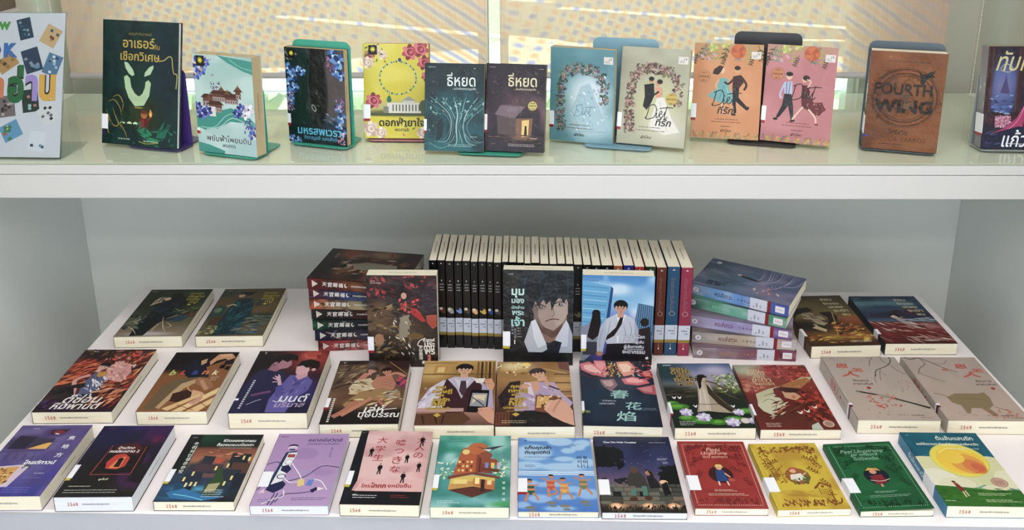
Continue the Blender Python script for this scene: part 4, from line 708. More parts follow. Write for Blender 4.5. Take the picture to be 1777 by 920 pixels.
def c_bottle():
    s = Sheet(.1375, .1838, '#2a3540', 52, 72, 33); s.g([(0, '#242a2e'), (18, '#26302f'), (24, '#8f5a48'), (40, '#b0785a'), (60, '#3f4f66'), (80, '#2f4a66'), (100, '#141a20')]); s.b(30, 6, 20, 12, '#12503a', .6).b(30, 90, 40, 14, '#2f86b8', .5, .9).b(50, 86, 26, 8, '#6fc4dc', .6, .7)
    s.r(0, 0, 18, 60, '#1b2026'); s.n(8, 10, '#283848', .55, 4, .6, (0, 40, 100, 100))
    for u0, v0, u1, v1, c_ in ((34, 34, 50, 50, '#3a3f4c'), (28, 46, 66, 58, '#5a4650'), (70, 30, 96, 52, '#2c3440'), (76, 44, 100, 60, '#6a4a44'), (20, 60, 46, 76, '#2c3c52'), (62, 54, 92, 74, '#34404f'), (16, 74, 40, 90, '#1f5878'), (44, 60, 70, 66, '#7a5a58'), (86, 60, 100, 84, '#26303e')): s.p([(u0, v0), (u1, v0 + 1.5), (u1 - 1, v1), (u0 + 1, v1 + 1)], c_)
    for u, v in ((28, 74), (34, 73), (40, 73), (86, 34), (94, 36), (22, 66), (82, 64), (76, 72), (30, 58), (56, 50), (70, 46)): s.r(u, v, u + 2.6, v + 6, '#f0dc9a')
    s.p([(60, 54), (66, 52), (70, 62), (76, 72), (72, 92), (56, 94), (54, 80), (60, 68)], '#3c5a3a'); s.p([(58, 76), (72, 74), (70, 86), (57, 87)], '#b8b08a'); s.p([(52, 38), (64, 40), (60, 46), (50, 44)], '#c2563c'); s.p([(30, 80), (38, 78), (40, 92), (30, 94)], '#1c2430'); s.p([(36, 90), (40, 90), (40, 96), (35, 96)], '#9fd8e0')
    s.p([(10, 88), (30, 82), (60, 92), (84, 94), (60, 99), (20, 96)], '#2c7fb0'); s.l([(20, 90), (40, 93), (60, 98)], 1.4, '#7fd0e4'); s.scatter(20, (40, 24, 84, 36), ['#c98a68', '#8a5a4c', '#e0a884'], 2, 6, 4, 0, 15)
    s.t('ชีวิตของพวกผม', 71, 10, 44, '#eef0ee', .025); s.t('ก็รสขมแบบนี้แหละ', 68, 16.5, 50, '#eef0ee', .025); s.lines(48, 92, 21.5, 1, 1, '#c8ccc8', .8, 4); s.vt('우리의인생은쓴맛', 14, 15, 58, 6, '#e6e8e6', .02); s.lines(56, 86, 84, 4, 3, '#cfd8dc', .8, 8); s.t('piccolo', 8, 5, 7, '#d0d4d0', .01); return s
def c_key():
    s = Sheet(.1335, .1981, '#241c30', 52, 72, 34); s.g([(0, '#1c1e58'), (30, '#211c4c'), (60, '#221a26'), (85, '#1c191c'), (100, '#161517')]); s.b(82, 24, 34, 30, '#2c2440', .5, .8).n(7, 8, '#5a2468', .62, 4, .7, (60, 0, 100, 90)).b(86, 22, 7, 9, '#8e1f5a', .7, .7).n(6, 6, '#3d1f5c', .6, 4, .5, (0, 40, 30, 80)).b(50, 4, 14, 6, '#57307e', .7, .7)
    s.p([(30, 32), (84, 30), (88, 68), (24, 70)], '#1f1820'); 
    for a, b_ in (((32, 30), (27, 71)), ((27, 71), (80, 71)), ((80, 71), (79, 32))): s.l([a, b_], 1.4, '#a04038', smooth=False)
    s.p([(36, 30), (62, 26), (76, 34), (74, 44), (40, 42)], '#5c1f2c'); s.p([(44, 44), (56, 42), (66, 48), (66, 60), (58, 64), (42, 63), (38, 54)], '#c23a30'); s.p([(46, 60), (52, 48), (60, 46), (60, 62), (46, 63)], '#e08a4a'); s.e(55, 51, 3.6, 4.6, '#160d10'); s.p([(52, 52), (58, 52), (59, 61), (51, 61)], '#160d10')
    s.t('บ้านวิกล', 53, 33.5, 22, '#f2f0ee', .02, shear=.1); s.t('คนประหลาด 2', 53, 38.6, 40, '#f2f0ee', .025, shear=.1); s.t('อูเก็ตสึ', 49, 77.5, 12, '#e8e4d0', .02); s.lines(10, 40, 86, 1, 1, '#dcdcc8', .9, 4); s.lines(8, 78, 91, 2, 3, '#c8c8c0', .9, 6); s.t('piccolo', 14, 4.6, 9, '#a83050', .01); return s
def c_ghost():
    s = Sheet(.1335, .1981, '#6a5a94', 52, 72, 35); s.g([(0, '#6c5f96'), (40, '#6a5c98'), (75, '#4d46a0'), (100, '#3c3a98')]); s.n(6, 6, '#8a80ae', .55, 3, .5).n(4, 12, '#5c5088', .55, 3, .5).b(26, 26, 26, 16, '#3f3358', .3, .7).b(56, 12, 16, 8, '#4a2e66', .5, .7)
    s.p([(10, 16), (36, 18), (30, 36), (6, 36)], '#33284a'); s.p([(34, 22), (62, 20), (62, 36), (34, 36)], '#4a4258'); s.p([(34, 36), (56, 27), (62, 27), (60, 36)], '#e8b868'); s.p([(48, 8), (74, 6), (66, 14), (50, 14)], '#4a2340'); s.e(60, 11, 8, 4, '#8e2c3a'); s.l([(56, 13), (62, 14)], 2, '#f0f0f0')
    for k in range(9): s.l([(2 + k * 6, 42), (4 + k * 6, 52)], 1, '#7a7096' if k % 2 else '#433a62', smooth=False)
    s.l([(0, 40), (60, 38)], 1.4, '#4d4268', smooth=False); s.p([(0, 62), (50, 58), (56, 62), (48, 88), (0, 90)], '#d8c8d8'); s.p([(0, 64), (44, 61), (40, 84), (0, 87)], '#d9a860'); s.scatter(50, (2, 64, 42, 84), ['#8a7038', '#e6cf8a', '#4a4a2c', '#b8843a', '#f2e4b0'], 2, 5, 2); s.scatter(10, (48, 58, 58, 64), ['#4a5a3a'], 2, 3)
    for i, ch in enumerate('鬼地方'): s.ot(ch, 84 - i * 0, 20 + i * 12.5, 9.5, '#f4f4f8', '#5a5090', .012, .02)
    s.ot('โกสต์ทาวน์', 66, 55, 42, '#f6f6fa', '#4a4488', .03, .02, shear=.1); s.lines(70, 84, 70, 1, 1, '#d8d8ee', .9, 2); s.lines(60, 84, 76, 1, 1, '#8a8ad0', .8, 3); s.lines(46, 84, 89, 3, 2.8, '#7c80dc', .8, 6); s.t('piccolo', 24, 5, 8, '#e8e8f0', .01); return s
def c_wings():
    s = Sheet(.1576, .2334, '#5a2a26', 52, 74, 41); s.g([(0, '#3a1a20'), (12, '#6a2c24'), (50, '#8a3c28'), (80, '#4a2430'), (100, '#3a1c34')]); s.n(6, 6, '#2a161c', .5, 3, .7)
    s.scatter(150, (0, 18, 46, 60), ['#b8472a', '#d4683a', '#8e2c1e', '#e08a58', '#6a2218'], 4, 12, 6, -30, 25); s.scatter(130, (66, 4, 100, 92), ['#b8472a', '#d4683a', '#8e2c1e', '#e8a070', '#6a2218'], 4, 12, 6, -60, 25)
    s.scatter(40, (10, 0, 70, 12), ['#2a1418', '#4a1c20', '#7a5a3a'], 4, 9, 3); s.scatter(24, (40, 2, 96, 18), ['#a8685a', '#7e3a30', '#c89888', '#d8502e'], 3, 8, 2.5)
    s.p([(50, 30), (62, 22), (80, 26), (88, 40), (84, 56), (66, 52), (56, 46)], '#d8a4a0'); s.scatter(40, (54, 26, 86, 54), ['#e6bcb6', '#c48c8c', '#f0d0c8', '#b87c80'], 3, 7, 3, 30, 60)
    s.portrait(62, 22, 6.4, '#e0b0a6', '#7a2420', tilt=-14); s.portrait(45, 30, 6.8, '#e2b6aa', '#1a1216', tilt=16)
    s.p([(40, 40), (52, 38), (60, 50), (58, 74), (40, 74), (36, 56)], '#6a6e92'); s.p([(44, 40), (56, 38), (58, 46), (46, 48)], '#c89a4a'); s.scatter(30, (42, 48, 66, 78), ['#9aa0c0', '#c8cad8', '#4a4c70', '#e8e6ea'], 3, 8, 4, 60, 30)
    s.l([(36, 44), (22, 52), (30, 66), (34, 76)], 6, '#d8a49c'); s.l([(40, 60), (22, 64), (8, 74)], 9, '#1c171c'); s.l([(24, 64), (34, 78)], 7, '#1a151a'); s.p([(10, 74), (34, 74), (36, 84), (10, 82)], '#3a2a34'); s.scatter(24, (60, 60, 96, 84), ['#7a3a2a', '#c08058', '#3a1c20', '#e0a888'], 4, 9, 3, -30, 30)
    s.l([(64, 62), (80, 56), (88, 66), (74, 74), (70, 82)], 1.2, '#4a2018'); s.scatter(24, (0, 84, 40, 99), ['#3c2250', '#4f2c68', '#281838'], 4, 9, 2)
    s.t('ตุ๊ซ่อน', 52, 83, 46, '#f2ecec', .016, shear=.25, hs=1.05); s.t('หิมพานต์', 50, 91.5, 60, '#f2ecec', .016, shear=.2, hs=1.05); s.lines(46, 70, 96.4, 1, 1, '#b8a8b4', .8, 4); s.t('Rose', 18, 3.6, 7, '#e8e0e0', .02, shear=.3); return s
def c_blank():
    s = Sheet(.1385, .2198, '#8a5c3a', 50, 74, 42); s.g([(0, '#241a18'), (30, '#2a2022'), (40, '#8e6238'), (100, '#9a6a44')]); s.p([(56, 30), (100, 8), (100, 100), (40, 100), (40, 40)], '#98683e')
    s.scatter(20, (0, 0, 50, 30), ['#2c1f1c', '#38261e', '#1c1414'], 4, 10, 3); s.p([(0, 30), (20, 20), (46, 10), (70, 0), (40, 0), (0, 0)], '#1d1616')
    s.p([(36, 16), (50, 8), (58, 16), (62, 28), (74, 44), (66, 52), (44, 46), (34, 40), (26, 30)], '#23233c'); s.e(50, 17, 8, 9, '#1a1516', rot=-20); s.p([(48, 16), (56, 12), (58, 20), (52, 24)], '#c8a880')
    s.p([(70, 4), (92, 4), (98, 10), (90, 16), (84, 12), (72, 16), (66, 24), (62, 18)], '#d0a080'); s.p([(72, 4), (90, 3), (92, 8), (76, 10)], '#dcb090'); s.p([(86, 16), (98, 12), (100, 22), (86, 24)], '#2e2630'); s.p([(82, 24), (90, 22), (90, 30), (82, 30)], '#1a1618'); s.p([(92, 26), (99, 26), (98, 33), (91, 32)], '#211a1a')
    s.p([(6, 96), (14, 60), (26, 50), (44, 46), (70, 44), (66, 54), (48, 60), (40, 68), (34, 84), (24, 98)], '#7c6a50'); s.p([(40, 56), (62, 46), (68, 48), (48, 64), (38, 80), (30, 96), (24, 94), (32, 72)], '#c4a884')
    s.p([(56, 48), (72, 46), (84, 54), (90, 62), (80, 68), (70, 60), (60, 56)], '#a87c5e'); s.l([(66, 50), (76, 60), (82, 66)], 6, '#c49878'); s.p([(36, 72), (54, 66), (72, 70), (70, 80), (50, 86), (38, 84)], '#4a2c20'); s.p([(62, 66), (78, 70), (86, 76), (66, 80)], '#d8b090'); s.l([(52, 60), (56, 66), (70, 72)], 1.6, '#d8b090')
    s.p([(50, 100), (100, 62), (100, 72), (64, 100)], '#e8cda0'); s.p([(70, 100), (100, 78), (100, 88), (88, 100)], '#e6c898'); s.p([(34, 96), (76, 72), (80, 76), (44, 99)], '#e0c090'); s.l([(52, 90), (80, 98)], 1.2, '#7a5438'); s.l([(76, 82), (98, 94)], 1.2, '#7a5438'); s.p([(68, 88), (80, 74), (84, 80), (76, 90)], '#d0a08c')
    for ch, u, c_ in (('b', 17, '#c4c878'), ('L', 33, '#e03a58'), ('a', 50, '#3a4fa0'), ('n', 66, '#d88a5a'), ('k', 82, '#f4ecc4')): s.t(ch, u, 37, 9 if ch != 'L' else 7, c_, .03, shear=.2)
    s.lines(78, 92, 44, 4, 2, '#d8c8b0', .8, 4); return s
def c_couple():
    s = Sheet(.1534, .229, '#3a2a44', 52, 74, 43); s.g([(0, '#5a2226'), (40, '#4a2430'), (70, '#2c2450'), (100, '#241f48')]); s.b(84, 14, 34, 26, '#a83c34', .6, .9).b(76, 8, 14, 14, '#c2564a', .3, .8).b(10, 20, 26, 30, '#1f1620', .5, .8).b(72, 66, 40, 26, '#4a4494', .6, .6)
    s.l([(66, 6), (72, 12), (84, 12), (88, 4)], 1, '#e08a78'); s.e(88, 10, 4, 5, '#8a2a2a')
    # left figure
    s.p([(10, 36), (26, 30), (44, 34), (54, 44), (50, 66), (40, 78), (38, 99), (0, 99), (2, 60)], '#2f2c58'); s.p([(28, 18), (38, 16), (44, 30), (36, 36), (24, 33)], '#a87a8c'); s.p([(34, 12), (50, 14), (54, 24), (50, 30), (40, 32), (32, 24)], '#b88898'); s.p([(26, 20), (30, 8), (46, 5), (58, 9), (60, 18), (52, 16), (46, 20), (38, 16), (34, 24), (30, 26)], '#1a1218'); s.e(31, 22, 3, 3.6, '#b88898')
    # right figure
    s.p([(58, 42), (80, 42), (92, 52), (90, 66), (78, 78), (72, 99), (46, 99), (44, 80), (50, 62)], '#6f68ac'); s.scatter(16, (54, 52, 86, 90), ['#8a84c0', '#5a5498', '#4a4488'], 4, 9, 5, -60, 30); s.p([(68, 36), (80, 34), (82, 44), (72, 50), (66, 44)], '#d0a8b4'); s.p([(62, 28), (76, 24), (82, 34), (78, 40), (68, 42), (64, 38)], '#dcb4bc'); s.p([(62, 28), (66, 18), (78, 15), (92, 20), (94, 30), (86, 34), (82, 28), (76, 30), (70, 26)], '#191318'); s.e(87, 33, 3, 3.4, '#dcb4bc')
    s.l([(64, 46), (70, 52), (78, 50)], 1, '#3a3460'); s.p([(46, 62), (52, 56), (58, 64), (56, 78), (50, 76)], '#5f58a0'); s.l([(50, 58), (46, 50), (42, 44)], 5, '#d8b0c0'); 
    for q in [[(44, 50), (36, 46)], [(44, 48), (38, 43)], [(46, 46), (42, 41)], [(44, 53), (38, 53)]]: s.l(q, 1.8, '#e0bccc', smooth=False)
    s.l([(18, 74), (32, 70), (42, 68)], 5, '#7c5480'); s.l([(18, 88), (28, 82), (34, 80)], .9, '#cfc4dc'); s.l([(46, 64), (40, 76), (38, 84)], 1, '#1c1a3c')
    s.t('มนต์', 76, 78, 36, '#eceaf2', .012, shear=.15, hs=1.1); s.l([(50, 82), (56, 84), (62, 81)], 1.2, '#eceaf2'); s.t('บริมาส', 74, 88, 38, '#c4b4cc', .012, shear=.15); s.t('Y', 10, 4, 4, '#d8d0dc', .02); s.lines(6, 16, 8, 1, 1, '#c8c0cc', .8)
    for k in range(14): s.r(12 - k * .2, 50 + k * 3.2, 15 - k * .2, 51.8 + k * 3.2, '#dcd8e4')
    return s
def c_brown():
    s = Sheet(.1517, .2255, '#4a342c', 52, 74, 44); s.g([(0, '#3a2a2c'), (30, '#6a5044'), (70, '#7a5a46'), (84, '#2c2020'), (100, '#221a1c')]); s.n(6, 7, '#8f7358', .55, 3, .6, (0, 5, 100, 78)).b(90, 10, 18, 14, '#3a1a1e', .5, .9).b(4, 30, 12, 30, '#6e604c', .5, .8)
    for k in range(22): s.e(72 + k * 1.3, 3 + k * 1.0, .8, .8, '#c9a06a', n=6)
    s.scatter(60, (4, 8, 60, 40), ['#8a7a60', '#a89478', '#5f5040', '#4a3a34'], 4, 10, 4, -40, 30)
    s.l([(44, 22), (36, 34), (30, 48)], 9, '#c48a7a'); s.p([(30, 34), (50, 30), (60, 44), (48, 56), (28, 56), (24, 46)], '#d0c0a4'); s.scatter(24, (26, 34, 58, 58), ['#e4d8be', '#b4a080', '#9a8464'], 3, 8, 4, 40, 30)
    s.p([(58, 28), (78, 26), (86, 40), (84, 52), (62, 50), (52, 40)], '#c08a74'); 
    for i in range(3): s.l([(66, 34 + i * 4), (74, 33 + i * 4.2), (82, 36 + i * 4)], .8, '#8a5648')
    s.l([(72, 27), (84, 22), (97, 28)], 5.4, '#c8907a'); s.p([(40, 52), (70, 46), (94, 52), (96, 62), (76, 66), (52, 66), (30, 78), (22, 72)], '#a88a62'); s.scatter(26, (26, 50, 92, 72), ['#c4a87c', '#8a6c48', '#dcc8a0', '#6e5438'], 4, 10, 4, -20, 30)
    s.l([(40, 66), (28, 80), (14, 90)], 8, '#b87f68'); s.l([(58, 62), (40, 76), (24, 88)], 7, '#c48c74'); s.l([(66, 62), (72, 70), (80, 74)], 4, '#b87f68'); s.portrait(50, 17, 6, '#cf9a88', '#3a2a24', tilt=20); s.portrait(70, 19, 6.4, '#c9907c', '#2a1a1a', tilt=-14)
    s.scatter(16, (86, 30, 100, 44), ['#5a3058', '#7a3a6a', '#c4506a'], 3, 7, 2); s.scatter(14, (78, 50, 98, 64), ['#d8d0c0', '#9aa0a0', '#2c2c30'], 2, 6, 3, 0, 20); s.l([(2, 48), (20, 40), (40, 38)], 1.6, '#1f1a1c')
    s.t('เล่ห์', 66, 78, 26, '#f2f0ee', .014, shear=.15, hs=1.1); s.l([(46, 84), (54, 84), (64, 81), (94, 78)], 1.4, '#f2f0ee'); s.t('บุษบรรณ', 72, 89, 52, '#f2f0ee', .014, shear=.1, hs=1.1); s.t('Y', 8, 4, 4, '#d8d0c8', .02); s.lines(5, 12, 8, 1, 1, '#c8c0b8', .8)
    for k in range(12): s.r(8, 62 + k * 3, 11, 63.8 + k * 3, '#e4dcd4')
    return s
def gold_title(s, u, v, k=1):
    for i, (t_, wd) in enumerate((('คุณ', 14), ('ทฤษฎี', 26), ('ของ', 12), ('คนรัก', 22), ('ที่ใช้', 18))): s.ot(t_, u + (i % 2) * 3, v + i * 6 * k, wd, '#cdb04a', '#6a4a1c', .04, .04)
    s.ot('นายแฟนเก่า', u, v + 31 * k, 32, '#cdb04a', '#5a3c18', .04, .03); s.lines(u - 12, u + 12, v + 36 * k, 1, 1, '#c4a548', 1, 2); s.p([(u, v + 38 * k), (u + 5, v + 41 * k), (u, v + 44 * k), (u - 5, v + 41 * k)], '#cdb04a')
def c_cup():
    s = Sheet(.1534, .2281, '#b89458', 52, 74, 45); s.g([(0, '#c9a868'), (24, '#a88448'), (50, '#8f6c40'), (78, '#b89080'), (100, '#7a5a50')]); s.b(14, 20, 22, 20, '#d8bc80', .5, .8).b(20, 76, 50, 5, '#d8c0b8', .3, .9).b(20, 92, 30, 8, '#8a6040', .4)
    s.r(0, 22, 100, 24, '#8a6a3a'); s.r(0, 3, 46, 5, '#a8844c'); s.p([(16, 8), (34, 8), (32, 22), (14, 22)], '#c49a54'); s.p([(20, 11), (30, 11), (29, 20), (19, 20)], '#e4c890')
    for k in range(5): s.r(74 + k * 5.4, 2, 77 + k * 5.4, 40, '#4a3424' if k % 2 else '#8a6840')
    s.p([(30, 34), (44, 27), (70, 28), (84, 38), (90, 60), (80, 80), (26, 80), (28, 56)], '#c9c2d4'); s.p([(0, 70), (12, 46), (30, 32), (34, 44), (22, 70), (6, 80)], '#d4cedd'); s.p([(82, 36), (96, 50), (98, 76), (84, 80), (80, 56)], '#bcb2cc'); s.scatter(20, (4, 44, 26, 76), ['#b4a8c8', '#e4e0ea'], 3, 8, 4, -60, 20)
    s.p([(34, 30), (48, 46), (56, 62), (62, 46), (74, 30), (82, 42), (80, 80), (38, 84), (28, 66), (30, 44)], '#4d2c36'); s.p([(44, 30), (52, 46), (60, 46), (66, 30), (58, 36)], '#dcd8e4'); s.p([(53, 34), (60, 34), (62, 50), (57, 58), (52, 50)], '#5c4450')
    s.portrait(57, 15, 10, '#dcb49a', '#2e1a18'); s.p([(70, 30), (86, 30), (84, 36), (80, 38), (74, 37)], '#ece6e0'); s.p([(84, 32), (94, 30), (99, 40), (96, 50), (88, 44)], '#d8a88c'); s.l([(86, 34), (92, 33)], 1.6, '#c08e74'); s.l([(86, 38), (93, 38)], 1.6, '#c08e74')
    s.r(0, 76, 60, 81, '#c8a4a0'); s.p([(0, 84), (60, 82), (70, 92), (60, 99), (0, 99)], '#6e4c34'); s.l([(8, 86), (12, 98)], 2, '#3e2a1c', smooth=False); s.l([(24, 86), (28, 98)], 2, '#3e2a1c', smooth=False); s.l([(36, 86), (34, 98)], 2, '#3e2a1c', smooth=False)
    s.p([(68, 48), (92, 49), (90, 83), (64, 82)], '#18181c'); s.p([(70, 53), (90, 54), (88, 74), (67, 73)], '#a8a8b0'); s.p([(72, 56), (88, 56), (86, 66), (78, 62), (70, 70)], '#e0d0b8'); s.l([(70, 60), (78, 66), (86, 73)], 1.6, '#2c2c34'); s.p([(78, 76), (94, 74), (99, 82), (99, 99), (92, 96), (80, 84)], '#d8a890'); s.l([(84, 78), (78, 82)], 2.4, '#c89478')
    gold_title(s, 27, 45); return s
def c_cup2():
    s = Sheet(.1526, .2277, '#a87c48', 52, 74, 46); s.g([(0, '#9a7440'), (30, '#b08a54'), (60, '#7a5840'), (86, '#4a2c24'), (100, '#3a2420')]); s.b(24, 8, 20, 12, '#ecdcb0', .6, .9).b(88, 40, 16, 20, '#cfa86c', .6, .8); s.e(40, 5, 7, 5, '#f2d888')
    for k in range(6): s.r(78, 20 + k * 7, 100, 22 + k * 7, '#c8a468' if k % 2 else '#7a5430')
    s.scatter(26, (0, 0, 46, 24), ['#f2e4b8', '#d0a860', '#8a6430'], 2, 6, 2); s.l([(44, 22), (60, 12), (96, 20)], 1, '#e8d090'); s.p([(84, 0), (100, 0), (100, 16), (86, 12)], '#7a4a34')
    s.p([(30, 42), (42, 34), (64, 34), (80, 44), (84, 64), (76, 78), (24, 78), (24, 60)], '#bca8c4'); s.p([(64, 34), (78, 34), (86, 50), (100, 66), (94, 74), (74, 60)], '#c4b0c8'); s.scatter(22, (30, 42, 78, 74), ['#a48cb0', '#d8cce0', '#8f7aa0'], 3, 9, 4, 60, 40); s.p([(42, 34), (56, 32), (58, 44), (50, 54), (44, 44)], '#d8a890'); s.p([(38, 34), (46, 36), (50, 56), (42, 52), (34, 42)], '#ded4e4')
    s.p([(2, 58), (18, 34), (32, 32), (30, 50), (14, 70), (6, 74)], '#3a2428'); s.portrait(56, 20, 9.4, '#dab096', '#3a2420', tilt=-16); s.p([(28, 40), (40, 36), (46, 40), (36, 46)], '#d8a890'); s.l([(72, 40), (66, 30), (66, 24)], 4.4, '#d8a890'); s.l([(70, 40), (84, 46)], 3, '#4a3030')
    s.p([(24, 78), (78, 76), (92, 99), (20, 99)], '#241c20'); s.r(0, 80, 18, 99, '#7a4a30'); 
    for k in range(4): s.l([(3 + k * 4, 82), (3 + k * 4, 98)], 1, '#4a2a1c', smooth=False)
    s.p([(52, 54), (86, 56), (84, 74), (72, 82), (50, 78)], '#8a5434'); s.p([(54, 56), (70, 56), (68, 72), (52, 74)], '#d8b070'); s.scatter(24, (54, 56, 84, 76), ['#e8d0a0', '#6a3a24', '#b07a48'], 2, 5, 2); s.p([(66, 66), (82, 60), (92, 66), (99, 78), (99, 99), (86, 94), (72, 86), (62, 76)], '#dcae98'); s.l([(84, 62), (76, 74), (74, 80)], 3, '#c89680'); s.l([(70, 66), (64, 76)], 2.6, '#e4baa4')
    gold_title(s, 26, 42, 1); s.lines(8, 40, 92, 2, 2.4, '#d8c8a8', .8, 4); return s
def c_flower():
    s = Sheet(.1508, .2308, '#1d2a3a', 52, 74, 47); s.g([(0, '#2a2430'), (30, '#2c3040'), (50, '#1c2c40'), (100, '#172438')]); s.n(5, 8, '#2f3c50', .55, 3, .5).b(44, 36, 22, 14, '#5a5560', .6, .6)
    def pt(q, c_, hi): s.p(q, c_); cx = sum(a for a, b in q) / len(q); cy = sum(b for a, b in q) / len(q); s.p([((a - cx) * .66 + cx - 1, (b - cy) * .6 + cy - 1) for a, b in q], hi)
    pt([(0, 6), (14, 2), (26, 10), (40, 22), (34, 28), (16, 24), (2, 16)], '#d87f86', '#f0c4bc'); pt([(20, 0), (36, 0), (38, 14), (32, 22), (22, 12)], '#e08a92', '#eca8a8'); pt([(52, 2), (70, 0), (78, 10), (74, 22), (60, 26), (54, 14)], '#e6a08c', '#f4d4bc')
    pt([(56, 30), (72, 26), (90, 30), (94, 36), (78, 40), (60, 38)], '#d87880', '#f0b4b0'); pt([(26, 32), (46, 30), (50, 40), (40, 50), (30, 42)], '#9a7a80', '#c8a8a4'); pt([(84, 20), (100, 12), (100, 28), (90, 30)], '#c84a50', '#e08a84'); pt([(74, 44), (100, 38), (100, 54), (84, 52)], '#b86068', '#d08e90')
    s.scatter(60, (32, 4, 56, 26), ['#e8c070', '#d89a4a', '#f4e0a8', '#b86a3a'], 2, 5, 5, -80, 60); s.scatter(50, (72, 0, 100, 26), ['#b8343a', '#1c1a22', '#e8dcd8', '#d8505a', '#2c2028'], 2, 6, 4, 40, 70); s.scatter(50, (0, 20, 40, 44), ['#3a3a48', '#4a4450'], .6, 1.6, 1)
    s.l([(80, 30), (92, 26), (100, 30)], 2.4, '#241c22'); s.l([(2, 22), (14, 28), (30, 30)], 1.2, '#7a3a44')
    G = '#a9cfc8'; s.t('春', 51, 54, 25, G, .012, shear=.1, hs=.82); s.t('花', 67, 71, 21, G, .012, shear=.1, hs=.82); s.t('焰', 56, 86, 25, G, .012, shear=.1, hs=.82)
    s.t('ใบไม้ผลิบาน', 36, 64, 18, '#c8d0d8', .016); s.t('บุปผาเพลิง', 33, 68.6, 20, '#c8d0d8', .016); s.lines(68, 97, 74, 2, 2.2, '#9fb0c0', .8, 3); s.r(4, 79, 10, 82, '#8a8f5a'); return s
def c_lady():
    s = Sheet(.1548, .2266, '#3a4a3c', 52, 74, 48); s.g([(0, '#54688e'), (16, '#8f96b4'), (34, '#a49cae'), (44, '#5a5e4e'), (54, '#2c3428'), (100, '#1d3222')]); s.b(10, 16, 22, 26, '#27484a', .5, .95).b(76, 12, 16, 12, '#cdc4dc', .6, .8).b(8, 50, 24, 16, '#23281f', .5, .8).b(60, 26, 26, 14, '#b4a8bc', .6, .7)
    s.scatter(110, (70, 18, 100, 48), ['#8aa04a', '#b0b878', '#6f8a3c', '#d4d8b4', '#4a6a34'], 1.5, 4.5, 1.8); s.scatter(40, (36, 20, 60, 30), ['#5a6a3c', '#3c4c34'], 2, 6, 3, 0, 20); s.scatter(40, (4, 40, 100, 56), ['#4a4a34', '#2c3024', '#6a6248'], 4, 12, 8, 0, 12)
    s.p([(50, 25), (60, 24), (62, 34), (64, 48), (74, 62), (88, 76), (90, 80), (62, 78), (46, 76), (34, 78), (40, 62), (44, 44), (46, 34)], '#b8aa98'); s.p([(58, 34), (62, 44), (78, 66), (90, 78), (76, 78), (64, 66), (56, 50)], '#4a3c28'); s.p([(46, 34), (54, 32), (56, 50), (52, 76), (38, 77), (42, 58)], '#cbbfb0')
    for q in [[(48, 40), (44, 58), (38, 75)], [(52, 40), (50, 58), (48, 75)], [(62, 46), (72, 62), (84, 77)], [(64, 36), (78, 50), (96, 60)], [(62, 32), (74, 40), (86, 42), (92, 50)]]: s.l(q, 1.2, '#e0d8cc' if q[0][0] < 60 else '#8a7650', True)
    s.e(55, 27, 3.2, 4.2, '#d8b49c'); s.p([(48, 26), (50, 20), (58, 19), (62, 24), (56, 25), (52, 32), (50, 40), (46, 44)], '#241814'); s.l([(58, 30), (70, 34), (80, 44)], 2.6, '#6a5034'); s.l([(4, 62), (40, 66), (70, 66), (100, 66)], 1, '#1a1c14')
    for u, v, r in ((12, 70, 14), (20, 86, 12), (78, 88, 14), (56, 92, 12), (96, 76, 12), (38, 90, 14), (6, 64, 8)): s.e(u, v, r, r * .5, '#4a8a30'); s.e(u - 2, v - .6, r * .6, r * .25, '#6fb044')
    for u, v, r in ((20, 78, 8), (40, 85, 9), (74, 92, 9), (86, 78, 7), (98, 90, 6)): s.petals(u, v, r, ['#c4bcdc', '#e0dcec', '#a494c0'], 8, 12, '#d8c060'); s.petals(u, v - 1, r * .6, ['#eceaf4', '#cfc6e0'], 6, 40)
    for u, v in ((10, 56), (17, 56), (34, 69), (82, 69)): s.p([(u - 3, v - 2), (u, v), (u + 3, v - 2), (u + 1, v + 2), (u - 1, v + 2)], '#eef0f4')
    s.e(90, 90, 6, 6, '#c8bcb4'); s.e(90, 90, 4.6, 4.6, '#e0d8d0')
    for i, (t_, k) in enumerate((('จอม', 22), ('ดรุณี', 26), ('พลิก', 18), ('ชะตา', 28), ('พบรัก', 24))): s.ot(t_, 27 + i * 1.2, 10 + i * 6, k, '#b09a5c', '#3a3420', .03, .04, shear=.05)
    s.t('JAMSAI', 13, 3.6, 11, '#d4dce4', .02, shear=.2); s.lines(8, 28, 91, 3, 2.2, '#d8dcd4', .8, 4); return s
